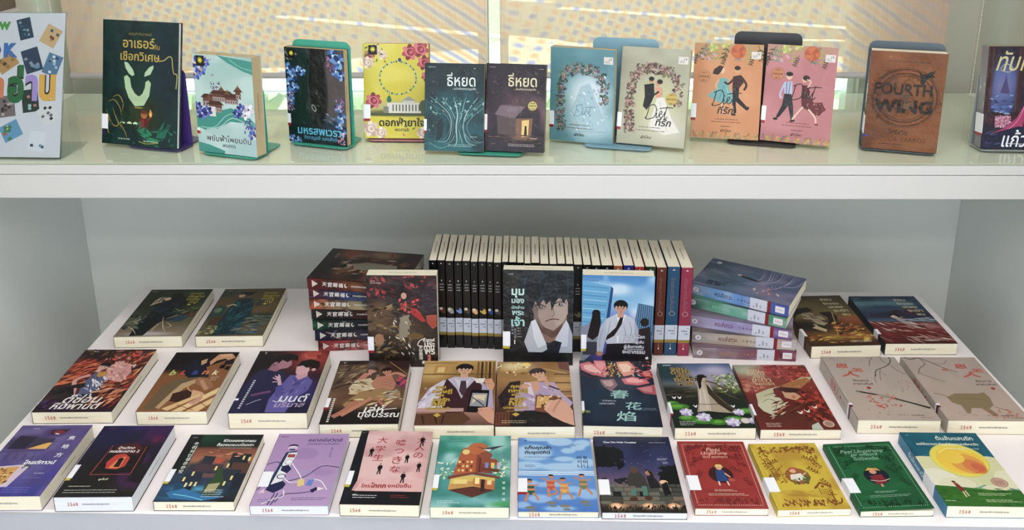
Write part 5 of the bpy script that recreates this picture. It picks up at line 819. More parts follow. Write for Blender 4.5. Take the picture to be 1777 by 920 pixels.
def c_redleaf():
    s = Sheet(.1537, .2267, '#8a3426', 52, 74, 49); s.g([(0, '#8e8f80'), (14, '#9a4a38'), (40, '#8e2f20'), (70, '#6e2a1c'), (100, '#7a2c1a')]); s.b(20, 10, 30, 16, '#b8bfa8', .6, .95).b(60, 10, 30, 14, '#a03c34', .5, .9).b(20, 34, 18, 16, '#b0705a', .5, .8).b(60, 84, 40, 16, '#6a3420', .5, .7)
    s.scatter(150, (40, 0, 100, 26), ['#a83c34', '#8a2c28', '#c25a48', '#7e2420'], 3, 7, 1.8); s.scatter(130, (60, 44, 100, 88), ['#a8341c', '#c04a2a', '#7a2014', '#5a1c14'], 3, 7, 1.8); s.scatter(60, (0, 26, 30, 46), ['#b86a50', '#a04c38', '#c88a70'], 3, 7, 2)
    s.p([(14, 48), (34, 40), (50, 36), (66, 30), (84, 22), (100, 20), (96, 26), (78, 36), (60, 42), (40, 50), (28, 58), (12, 60)], '#c8c4a4'); s.p([(50, 36), (74, 26), (92, 22), (96, 26), (76, 40), (62, 42)], '#b07a4a'); s.p([(12, 60), (30, 52), (44, 54), (46, 66), (34, 74), (24, 80), (14, 74), (10, 66)], '#d0cdb4')
    for q in [[(16, 62), (28, 56), (36, 62), (28, 74)], [(22, 52), (40, 46), (60, 40)], [(30, 76), (42, 66), (44, 56)], [(46, 76), (60, 68), (76, 60)]]: s.l(q, 1.4, '#8a5a34', True)
    s.p([(40, 40), (52, 36), (66, 40), (74, 50), (60, 60), (46, 58), (38, 48)], '#7a2418'); s.p([(50, 44), (62, 42), (72, 52), (62, 58), (50, 54)], '#d0a888'); s.p([(46, 40), (60, 38), (78, 40), (68, 46), (54, 46)], '#4a1a14'); s.p([(60, 50), (66, 52), (60, 56)], '#b87a5c'); s.scatter(26, (20, 60, 60, 84), ['#7a2418', '#a8503a', '#5a1c14', '#d8cdb0'], 4, 10, 5, -30, 20)
    for u, v in ((82, 68), (70, 74), (60, 76)): s.p([(u - 4, v - 2), (u, v), (u + 4, v - 3), (u + 2, v + 2), (u - 1, v + 2)], '#ecdccc')
    for k in range(16): s.e(36 + s.rnd.random() * 60, 12 + s.rnd.random() * 26, .8, .8, '#f0d8a8', n=5)
    for i, (t_, k) in enumerate((('จอม', 18), ('ดรุณี', 24), ('พลิก', 16), ('ชะตา', 26), ('ยอดรัก', 26))): s.t(t_, 24 + i * 2, 10 + i * 5.4, k, '#d8c49c', .014, shear=.1)
    s.e(88, 92, 7, 7, '#d0b8a8'); s.e(88, 92, 5, 5, '#b08c7c'); s.p([(66, 94), (76, 90), (78, 100), (64, 100)], '#c8ccc0'); s.lines(10, 30, 91, 3, 2.2, '#e0ccc0', .8, 4); return s
def c_white(k):
    s = Sheet(.158, .2278, '#c0b3aa', 52, 74, 50 + k); s.g([(0, '#bcb1aa'), (100, '#c2b2a8')] if k == 0 else [(0, '#bfb0a9'), (100, '#c6b3a8')]); s.n(4, 5, '#b6a9a0', .55, 3, .4)
    D, Rr = '#6f675c', '#c2604a'
    if k == 0:
        for q, w_ in (([(92, 0), (90, 8), (80, 16), (70, 20), (62, 24), (56, 34)], 1.6), ([(80, 0), (80, 8), (86, 14), (90, 22), (98, 30)], .9), ([(70, 0), (62, 8), (58, 16)], .9), ([(66, 2), (60, 2)], .8), ([(70, 20), (64, 30), (60, 40)], .7), ([(66, 24), (72, 32)], .6), ([(60, 30), (54, 36), (52, 44)], .6)): s.l(q, w_, D)
        u0, v0 = 26, 17
        s.l([(22, 58), (44, 63)], 3, '#2c2a26', smooth=False); s.e(21, 57.6, 2.4, 2.4, '#8f8f88'); s.l([(44, 63), (58, 67)], 5, '#9aa090', smooth=False); s.l([(58, 67), (98, 82)], 3.4, '#2e2c24', smooth=False); s.l([(60, 68), (96, 83)], .8, '#8a8878', smooth=False); s.scatter(46, (28, 62, 64, 82), [Rr, '#c87a68', '#d09484'], 1, 3.4, 1.8); s.scatter(16, (70, 40, 96, 60), ['#b8a49a', '#c8887a', '#a8988e'], 1, 3, 2); s.scatter(10, (20, 80, 50, 96), ['#b07a6c', '#a89c90'], .8, 2, 2)
    else:
        for q, w_ in (([(4, 0), (10, 4), (24, 2), (36, 10), (46, 18), (60, 26)], 1.6), ([(24, 2), (26, 12), (14, 20), (10, 28), (22, 36), (34, 42)], 1.1), ([(36, 10), (50, 12), (58, 6)], .7), ([(46, 18), (52, 28), (56, 34)], .6), ([(14, 20), (6, 30)], .6)): s.l(q, w_, D)
        u0, v0 = 76, 17; s.e(46, 22, 4, 3, '#c07a64')
        s.p([(20, 66), (34, 60), (62, 60), (72, 58), (74, 66), (70, 78), (62, 82), (66, 92), (60, 94), (52, 82), (40, 82), (34, 90), (30, 90), (30, 78), (22, 74)], '#98886a'); s.l([(8, 60), (16, 62), (26, 68)], 1.4, '#8a7a5c'); s.l([(70, 80), (84, 86)], 1.4, '#98886a'); s.l([(30, 68), (66, 69)], .6, '#7a6a4c'); s.scatter(30, (58, 84, 90, 96), [Rr, '#c87a68', '#d09484'], 1, 3, 1.8); s.scatter(12, (18, 86, 40, 94), ['#c8887a', '#a8988e'], 1, 2, 2)
    s.t('思', u0 - 5, v0 - 1, 17, Rr, .024, shear=.15, hs=.7); s.t('美', u0 + 12, v0 + 6, 16, Rr, .008, shear=.15, hs=.7); s.t('人', u0, v0 + 12.5, 24, Rr, .03, shear=.15, hs=.6)
    s.t('ย้อนกาล', u0 + 8, v0 + 23, 20, '#3c3834', .016); s.t('สารทวสันต์', u0 + 8, v0 + 28.5, 26, '#3c3834', .016); s.e(u0 + 12, v0 + 35, 2.8, 2.8, '#a8382c'); s.lines(10, 18, 3.6, 1, 1, '#6a625c', .9, 1); s.t('เหม่ยเหรินซือ', 76, 92.5, 16, '#2c2a28', .03); s.lines(52, 66, 92, 1, 1, '#6a625c', .8, 2); s.lines(78, 94, 95.5, 1, 1, '#6a625c', .8, 2); return s
def c_monk(k):
    s = Sheet(.154, .234, '#4a4a34', 50, 74, 54 + k)
    if k == 0:
        s.g([(0, '#3c4a2a'), (40, '#3f4a2c'), (70, '#6a6448'), (84, '#8a7a64'), (100, '#9a8e80')]); s.n(6, 6, '#2a3320', .5, 3, .6, (0, 0, 100, 60)).b(50, 95, 30, 6, '#c8c0c0', .5, .9)
        s.p([(34, 30), (50, 24), (66, 34), (76, 50), (64, 66), (50, 74), (42, 98), (22, 99), (20, 80), (26, 60), (28, 42)], '#171a20'); s.scatter(40, (26, 32, 72, 70), ['#20303c', '#101216', '#2c4454'], 4, 10, 3, -30, 50); s.p([(40, 10), (54, 10), (66, 20), (74, 34), (64, 36), (54, 26), (42, 28)], '#1c1a1a'); s.e(38, 22, 5.4, 5, '#d8bca4', rot=-20); s.l([(20, 34), (22, 24), (28, 18)], 2, '#d8c0a8'); s.l([(24, 32), (26, 20)], 1.2, '#e8d8c8'); s.l([(28, 30), (32, 18)], 1.2, '#e8d8c8'); s.l([(18, 36), (24, 32), (32, 28)], 3, '#d0b49c')
        for q in [[(4, 78), (20, 86), (30, 96)], [(10, 60), (20, 62), (14, 76)], [(52, 60), (58, 74), (66, 86), (72, 92)], [(58, 66), (74, 56), (84, 48)], [(60, 42), (70, 48), (78, 46)], [(56, 70), (50, 84), (52, 97)], [(62, 72), (74, 80), (66, 84)], [(6, 72), (14, 70), (22, 76)]]: s.l(q, 1.6, '#c4b8a4', True)
        s.p([(68, 62), (84, 56), (94, 58), (84, 70), (72, 72)], '#25505e'); s.p([(84, 54), (98, 52), (96, 60), (86, 60)], '#7a3a2c'); s.scatter(40, (60, 38, 100, 56), ['#4a5a34', '#2c3420', '#6a7a48'], 3, 7, 2); s.scatter(24, (0, 58, 26, 84), ['#3a4a4c', '#6f7f70', '#1c2424'], 3, 7, 2)
    else:
        s.g([(0, '#6a5c44'), (30, '#6e5a3a'), (52, '#6a5838'), (58, '#3c4a3a'), (75, '#6a6450'), (100, '#6e6248')]); s.n(4, 5, '#8a6c48', .5, 3, .5, (40, 10, 100, 55)).b(8, 10, 20, 12, '#3c5054', .6, .7)
        s.p([(30, 26), (44, 22), (56, 24), (62, 40), (66, 66), (58, 78), (56, 97), (20, 99), (22, 70), (24, 48)], '#17404a'); s.scatter(50, (26, 28, 62, 96), ['#1f5560', '#113038', '#2a6a74'], 4, 12, 4, -70, 25); s.e(34, 16, 5, 6, '#d0b498'); s.p([(30, 14), (32, 8), (46, 8), (56, 6), (50, 14), (42, 16), (38, 13)], '#1a1c1c'); s.l([(20, 40), (28, 36), (34, 38)], 3, '#d8bca0'); s.p([(0, 44), (10, 36), (22, 42), (20, 56), (6, 62)], '#35504a'); s.e(10, 48, 6, 8, '#6f8a70'); s.p([(8, 66), (24, 60), (20, 78), (6, 80)], '#5a3a24')
        s.scatter(50, (64, 58, 100, 78), ['#3c5058', '#6a7a70', '#8a8a70', '#24343c'], 4, 10, 5, 0, 14); s.scatter(30, (50, 78, 90, 96), ['#1f5068', '#4a7a8a', '#8f9080'], 3, 9, 4, 0, 20); s.scatter(30, (0, 76, 24, 98), ['#8f8f60', '#5a6a40', '#b8b080'], 2, 6, 2); s.scatter(20, (66, 26, 84, 40), ['#3a4a48', '#4a5a50'], 4, 9, 3, 0, 20)
    for i in range(4): s.t(('นักพรต', 'ชั่งฝ่าง', 'เหนือ', 'หมู่')[i], 79 + (i % 2) * 3, 10 + i * 6.4, (22, 26, 20, 12)[i], '#c0ae48', .02, shear=.1)
    s.e(78, 35, 2.6, 2.6, '#d8cc40'); s.lines(4, 14, 4, 1, 1, '#c8c8b8', .8, 2); return s
def c_war(k):
    s = Sheet(.1585, .231, '#6a5a34', 52, 74, 57 + k)
    if k == 0:
        s.g([(0, '#4c4434'), (20, '#7a6a40'), (45, '#8f7c48'), (55, '#4a3c24'), (75, '#7a5424'), (100, '#4a3018')]); s.n(6, 6, '#5a4a34', .5, 3, .5, (0, 0, 100, 45)).b(88, 52, 20, 12, '#a85a34', .6, .8).b(20, 64, 26, 12, '#241c14', .5, .8).b(50, 84, 30, 8, '#b89a48', .6, .7).b(86, 82, 18, 8, '#b87a34', .6, .7)
        s.p([(14, 28), (34, 24), (40, 32), (24, 36), (10, 40), (2, 50), (4, 36)], '#241c16'); s.p([(20, 36), (34, 36), (46, 44), (50, 56), (40, 62), (30, 58), (26, 46)], '#a89a80'); s.scatter(30, (20, 38, 48, 62), ['#c0b49c', '#7a6c54', '#4a4034'], 3, 8, 3, 40, 30); s.p([(46, 36), (64, 34), (70, 44), (60, 60), (50, 58), (54, 46)], '#30241a'); s.l([(66, 36), (58, 60), (48, 84)], 1.2, '#c0a060'); s.p([(28, 62), (40, 70), (36, 74), (20, 66)], '#c8b890'); s.l([(30, 64), (38, 70)], 2, '#d0c09c')
        s.scatter(70, (50, 56, 96, 82), ['#b07f3c', '#6a4420', '#d0a050', '#3a2814', '#a04c24'], 2, 7, 2.5, -20, 40); s.scatter(40, (4, 80, 96, 96), ['#c09a40', '#a8642c', '#7a3c18', '#d8c060'], 3, 9, 4, -10, 20)
    else:
        s.g([(0, '#3a4a66'), (18, '#5f8490'), (34, '#3c5068'), (46, '#34405c'), (54, '#5a7088'), (60, '#7a3430'), (78, '#7a2c28'), (100, '#5a1c1e')]); s.n(5, 5, '#2c3a58', .5, 3, .7, (0, 0, 100, 28)).b(40, 16, 40, 8, '#7aa8ac', .7, .7).b(80, 66, 22, 9, '#c4aca8', .7, .7)
        s.p([(10, 40), (40, 36), (50, 32), (58, 36), (72, 32), (80, 28), (92, 34), (100, 38), (100, 48), (8, 48)], '#3a3450'); s.p([(44, 33), (54, 30), (62, 34), (56, 40), (46, 40)], '#4a2c3c'); s.p([(64, 32), (76, 26), (86, 32), (84, 40), (66, 40)], '#4f2c40'); s.p([(40, 46), (48, 40), (58, 50), (66, 60), (74, 70), (64, 72), (54, 66), (46, 56)], '#b4a8a4'); s.p([(50, 46), (60, 50), (78, 68), (70, 70), (58, 58)], '#5c2028'); s.e(43, 45, 5, 5, '#d8bca8'); s.p([(36, 46), (38, 40), (48, 38), (54, 44), (50, 48), (44, 42)], '#17161e')
        s.scatter(120, (0, 58, 100, 96), ['#9a3c38', '#c0928c', '#d8bcb4', '#6a1e20', '#8a2a28'], 4, 13, 8, 30, 25); s.scatter(30, (50, 48, 100, 56), ['#8fa4b8', '#c4ccd4'], 3, 9, 8, 5, 8)
    for i in range(5): s.t(('สยบ', 'รักจอม', 'เสเพล', 'ชะตา', 'พบ')[i], 72 + i * 3.4, 9 + i * 8, (18, 24, 22, 22, 12)[i], '#d0c8a8', .02, shear=-.1)
    s.lines(60, 94, 91, 2, 2.2, '#d8ccc0', .8, 4); s.lines(6, 16, 5, 1, 1, '#c8d0d4', .8, 2); return s
def c_moss():
    s = Sheet(.158, .224, '#4a2a26', 50, 68, 61); s.g([(0, '#2a201c'), (40, '#4a2c24'), (100, '#4a1a1c')]); s.n(6, 6, '#1c1614', .5, 3, .6).b(86, 26, 20, 20, '#a85a34', .5, .8).b(30, 30, 20, 14, '#7a4a34', .5, .8).b(20, 62, 20, 12, '#b07048', .5, .7).b(88, 60, 14, 26, '#c0a070', .5, .6)
    s.scatter(60, (14, 20, 86, 90), ['#8a8070', '#5a4a3c', '#b4a890', '#2c221c', '#9c6a40'], 4, 12, 5, 60, 40); s.p([(36, 40), (52, 34), (60, 48), (56, 80), (40, 84), (34, 60)], '#8a8474'); s.e(46, 30, 6, 7, '#a89888'); s.e(44, 26, 7, 6, '#2c2620'); s.e(88, 68, 6, 3, '#8a1c1c'); s.lines(70, 86, 10, 2, 2, '#c8b8a8', .8, 2); return s
def c_silk():
    s = Sheet(.157, .223, '#6f7f98', 50, 68, 62); s.g([(0, '#5a6f80'), (40, '#6a86a0'), (100, '#7a7494')]); s.n(5, 6, '#8f8aa8', .52, 3, .7).n(6, 5, '#4f6484', .55, 3, .6).b(30, 30, 20, 20, '#4a6a7a', .6, .6)
    for i in range(16): s.l([(30 + i * 2, 40 + i * 3), (50 + 9 * math.sin(i), 56 + i * 2), (70 + 6 * math.cos(i), 60 + i * 2.4), (98, 56 + i * 3)], 1.6, ['#a8a0bc', '#8a86a8', '#5f6a90', '#b8b4c8'][i % 4], True)
    s.p([(56, 42), (62, 38), (60, 50), (54, 62), (52, 52)], '#1f1c24'); s.e(62, 38, 3, 3, '#d8b8a8'); s.scatter(20, (14, 60, 40, 84), ['#c08888', '#9a7890', '#d8c8cc'], 3, 7, 3); s.e(88, 10, 4, 4, '#dcdce0')
    for i in range(4): s.t(('หง', 'ส์', 'เทวะ', 'สาบ')[i], 16 + i * 2, 16 + i * 5, 14, '#2c3c50', .02)
    return s
# spines
def sp_lined(n, i):
    """spine of a tall black paperback, top of the book at u=0"""
    s = Sheet(.215, .017, '#121214', 40, 5, 70 + i); col = ['#101012', '#15130f', '#1a1414', '#141218', '#12161a', '#16120f'][i % 6]
    s.g([(0, col), (100, col)]); s.c[:] = srgb(col); s.b(40, 50, 26, 2.4, ['#2a2620', '#3a2a22', '#2e1c20', '#26262c', '#3c3224'][i % 5], .7, .8)
    c2 = ['#8a8a60', '#6a4030', '#a8a4a4', '#7a9ad0', '#5c5440', '#d8b080', '#d0b048', '#34549c', '#56565c'][i % 9]
    s.r(50, 8, 62, 92, '#1c1a1c'); s.e(56, 50, 2.6, 3, c2); s.e(58, 34, 2, 2.2, c2); s.e(54.5, 64, 1.6, 1.8, '#d8ccb8' if i % 3 else '#30303c')
    s.t(str(n), 22.6, 50, 1.1 if n < 10 else 1.6, '#e6e6e6', .03, rot=-90); s.r(2.6, 46, 4, 54, '#c8c8c8'); s.r(3.6, 38, 4, 62, '#c8c8c8')
    for k, t_ in enumerate(('มุมมอง', 'นักอ่าน', 'พระเจ้า')): s.t(t_, 27 + k * 3, 50, 4.2, '#c9ccca', .03, rot=-90)
    return s
def sp_colour(col, n):
    s = Sheet(.215, .022, col, 4, 3, n); s.r(2.6, 46, 4, 54, '#e0e0e0'); s.r(3.6, 38, 4, 62, '#e0e0e0'); s.t('อ่านชะตาวันสิ้นโลก', 32, 50, 40, '#94807c', -.008, hs=.8); s.e(52, 50, 2.6, 2.6, '#b8a8a0'); s.e(52, 50, 2.1, 2.1, col); s.e(92, 50, .8, .8, '#e8e8e8'); s.r(86, 48, 91, 52, '#b8a8a0')
    return s
def sp_label(s, n, code='NOV'):
    s.r(65, 0, 81.5, 100, '#cdd2e0'); s.r(81.5, 0, 85, 100, '#a08a3c')
    s.t('น', 68.4, 20, 1.0, '#22242e', .04, rot=-90); s.t(code + '/อ', 71.4, 48, 5.2, '#22242e', .04, rot=-90); s.t('ล.' + str(n), 74.6, 34, 2.6, '#22242e', .04, rot=-90); return s
def sp_moss(cols, i):
    s = Sheet(.224, .0255, cols[0], 60, 6, 80 + i); k = len(cols); U = s.U[0]
    cs = np.array([srgb(c) for c in cols]); s.c[:] = np.stack([np.interp(U, np.linspace(0, 100, k), cs[:, j]) for j in range(3)], -1)[None]; s.n(14, 2, '#1a1214', .6, 3, .45)
    s.scatter(34, (0, 0, 100, 100), cols + ['#b8a898', '#1c1618'], 1, 5, 7, 0, 30)
    s.p([(5, 18), (11, 50), (5, 84)], '#e4dcd4'); 
    for q in range(4): s.l([(5.6, 30 + q * 13), (9.4 - abs(q - 1.5), 30 + q * 13)], .3, cols[0], smooth=False)
    for q, ch in enumerate('天官賜福'): s.t(ch, 18 + q * 5.6, 50, 4.8, '#ece8e4', .012, shear=.15)
    s.e(40, 50, 1.6, 2.2, '#ddd6d0'); s.e(40.6, 46, 1, 1.4, cols[1]); s.t('สวรรค์ประทานพร', 54, 50, 17, '#e4e0dc', .02, shear=.1); s.t(str(i + 1), 66, 50, 1.6, '#e4e0dc', .03); s.r(74, 0, 90, 100, '#d8dae2'); s.r(90, 0, 93, 100, '#8e1626'); return s
def sp_silk(cols, i, tc):
    s = Sheet(.223, .027, cols[0], 60, 6, 90 + i); k = len(cols); U = s.U[0]
    cs = np.array([srgb(c) for c in cols]); s.c[:] = np.stack([np.interp(U, np.linspace(0, 100, k), cs[:, j]) for j in range(3)], -1)[None]; s.n(10, 2, '#c8c8d4', .6, 3, .4)
    s.e(6, 50, 3.2, 3.2, '#8a8690'); s.e(6, 50, 2.9, 2.9, '#dcd8dc'); s.t('ส', 6, 50, 2.6, '#8a8690', .02); s.l([(9.5, 50), (13, 50)], .3, tc, smooth=False); s.t('หงส์เทวะ', 35, 47, 18, tc, .012, hs=1.25)
    for q, ch in enumerate('千香引記'): s.t(ch, 50 + q * 3.6, 52, 2.4, tc, .01)
    s.r(62, 0, 79, 100, '#d3d5e2'); s.r(79, 0, 82.4, 100, '#8e1424'); s.r(87, 22, 96, 78, '#e8e4e8'); s.t('ใยไหม', 91.5, 50, 6, '#9a94a4', .01)
    s.t('น', 65.6, 76, 1.1, '#22242e', .04, rot=-90); s.t('NOV/', 68.8, 56, 4.4, '#22242e', .04, rot=-90); s.t('ล.' + str(i + 1), 72.4, 64, 2.6, '#22242e', .04, rot=-90); return s
def sp_white(k):
    s = Sheet(.2278, .03, '#c4bab2', 12, 4, k); s.t('思美人', 42, 50, 22, '#c2604a', .012, hs=1.3); s.t('ย้อนกาลสารทวสันต์', 66, 50, 10, '#5a5450', .02); s.e(57, 50, 1.6, 1.6, '#a8382c'); s.t('พ', 16, 50, 2, '#8a827c', .01); return s
def sp_plain(col, txt, tc, l, t): return Sheet(l, t, col, 4, 3).t(txt, 40, 50, 34, tc, .01)

# ---------------------------------------------------------------- the place
ZS = .466                                        # top of the glass on the shelf
FL = -.65
struct(MB().box(-3.2, 3.2, -6, 2.40, FL - .05, FL).obj('floor', solid('floor_vinyl', '#8f8b84', .4, .06, 5, .05)))
struct(MB().box(-3.2, 3.2, -6, 2.75, 2.15, 2.30).obj('ceiling', solid('ceiling_paint', '#dcdcd8', .8, .02, 4, .05)))
XL, XR = -1.285, 1.235
struct(MB().box(XL - .08, XL, .9, 2.40, FL, 2.15).obj('wall_left', WALLM))
struct(MB().box(XR, XR + .08, .9, 2.40, FL, 2.15).obj('wall_right', WALLM))
wb = MB()
O1, O2, O3, O4, ZT_ = -1.157, -.136, -.053, .927, 1.75
wb.box(-3.2, 3.2, 2.40, 2.52, FL, .4195).box(-3.2, 3.2, 2.40, 2.52, ZT_, 2.15).box(-3.2, O1, 2.40, 2.52, .4195, ZT_).box(O4, 3.2, 2.40, 2.52, .4195, ZT_)
struct(wb.obj('wall_back', WALLM))
FRAME = solid('white_window_frame', '#eef1ee', .35, .01, 10, .02)
struct(MB().box(1.198, XR - .0005, 1.2, 2.02, ZS + .002, 2.149).obj('trim_2', solid('white_side_board', '#c9ccc6', .6, .02, 5, .03), bevel=.003))
def glass_mat(name, tint, mirror=1.0):
    m = bpy.data.materials.new(name); m.use_nodes = True; N = m.node_tree.nodes; L = m.node_tree.links; N.remove(N['Principled BSDF'])
    tr = N.new('ShaderNodeBsdfTransparent'); gl = N.new('ShaderNodeBsdfGlossy'); mx = N.new('ShaderNodeMixShader'); fr = N.new('ShaderNodeFresnel')
    tr.inputs[0].default_value = (*lin(tint), 1); gl.inputs['Roughness'].default_value = .01; gl.inputs[0].default_value = (mirror, mirror, mirror, 1); fr.inputs[0].default_value = 1.5
    n = N.new('ShaderNodeTexNoise'); n.inputs['Scale'].default_value = 1.5; bp = N.new('ShaderNodeBump'); bp.inputs['Strength'].default_value = .02; bp.inputs['Distance'].default_value = .002
    L.new(n.outputs['Fac'], bp.inputs['Height']); L.new(bp.outputs[0], gl.inputs['Normal'])
    ge = N.new('ShaderNodeNewGeometry'); inv = N.new('ShaderNodeMath'); inv.operation = 'SUBTRACT'; inv.inputs[0].default_value = 1; L.new(ge.outputs['Backfacing'], inv.inputs[1])
    ml = N.new('ShaderNodeMath'); ml.operation = 'MULTIPLY'; L.new(fr.outputs[0], ml.inputs[0]); L.new(inv.outputs[0], ml.inputs[1])
    L.new(ml.outputs[0], mx.inputs[0]); L.new(tr.outputs[0], mx.inputs[1]); L.new(gl.outputs[0], mx.inputs[2]); L.new(mx.outputs[0], N['Material Output'].inputs[0])
    return m
PANE = glass_mat('window_glass', '#f0faf6')
for i, (a, b, f) in enumerate(((O1, -.1075, .028), (-.0715, O4, .020), (-.107, -.072, .002))):
    z0, z1 = .4198, ZT_ - .0005
    a += .0005; b -= .0005
    wf = MB().box(a, a + f, 2.43, 2.48, z0, z1).box(b - f, b, 2.43, 2.48, z0, z1).box(a + f, b - f, 2.43, 2.48, z1 - f, z1).box(a + f, b - f, 2.43, 2.48, z0, z0 + .006)
    o = struct(wf.obj('window_%d' % (i + 1), FRAME))
    MB().box(a + f, b - f, 2.452, 2.456, z0 + .006, z1 - f).obj('window_pane', PANE, o)

# outside: forecourt, road, planting
g = bpy.data.materials.new('sunlit_forecourt'); g.use_nodes = True; N = g.node_tree.nodes; L = g.node_tree.links; P_ = N['Principled BSDF']
tc = N.new('ShaderNodeTexCoord'); nz = N.new('ShaderNodeTexNoise'); nz.inputs['Scale'].default_value = .9; cr = N.new('ShaderNodeValToRGB')
cr.color_ramp.elements[0].color = (.64, .61, .57, 1); cr.color_ramp.elements[1].color = (.74, .72, .68, 1)
L.new(tc.outputs['Object'], nz.inputs['Vector']); L.new(nz.outputs['Fac'], cr.inputs[0]); L.new(cr.outputs[0], P_.inputs['Base Color']); P_.inputs['Roughness'].default_value = .9
struct(MB().prism([(-14, 2.53), (14, 2.53), (14, 8.6), (3.44, 8.82), (1.98, 9.12), (.55, 9.65), (-.16, 10.01), (-.51, 9.3), (-1.64, 8.93), (-2.11, 8.41), (-3.4, 8.21), (-4.47, 8.11), (-14, 8.0)], -.865, -.80).obj('trim_3', g))
struct(MB().box(-14, 14, 7.9, 40, -1.0, -.8655).obj('trim_4', solid('grey_road', '#625e56', .9, .1, 1, .1)))
ROADW = solid('road_paint', '#e8e4dc', .8, .03, 4, .05)
for k, (x0, y0, x1, y1, w_) in enumerate(((-3.4, 11.9, .4, 10.0, .09), (.5, 12.6, 4.6, 10.6, .09), (-3.0, 14.4, 0.4, 13.2, .07), (2.2, 10.2, 5.2, 9.9, .05))):
    d = Vector((x1 - x0, y1 - y0, 0)).normalized(); n_ = Vector((-d.y, d.x, 0)) * w_
    tag(MB().prism([(x0 - n_.x, y0 - n_.y), (x1 - n_.x, y1 - n_.y), (x1 + n_.x, y1 + n_.y), (x0 + n_.x, y0 + n_.y)], -.86, -.855).obj('road_line', ROADW), 'pale painted line on the road seen through the blind', 'road marking', 'painted lines on the road')
hb = bpy.data.meshes.new('hedge'); rng = np.random.default_rng(4); nx_, nz_ = 150, 34
hv = []
for j in range(nz_):
    for i in range(nx_):
        f = j / (nz_ - 1); hv.append((-15 + 30 * i / (nx_ - 1), 16 + 1.4 * f * f + rng.normal() * .22, -.86 + 7.2 * f + rng.normal() * .10 * (j > 0)))
hf = [(j * nx_ + i, j * nx_ + i + 1, (j + 1) * nx_ + i + 1, (j + 1) * nx_ + i) for j in range(nz_ - 1) for i in range(nx_ - 1)]
k0 = len(hv); hv += [(-15, 18.5, -.86), (15, 18.5, -.86), (15, 18.5, 6.3), (-15, 18.5, 6.3)]; hf += [(k0, k0 + 3, k0 + 2, k0 + 1), ((nz_ - 1) * nx_, nz_ * nx_ - 1, k0 + 2, k0 + 3)]
tag(link('hedge', mesh('hedge', hv, hf), None, solid('hedge_leaves', '#93b08a', .7, .35, 3, .4)), 'tall green hedge beyond the road outside the window', 'hedge')

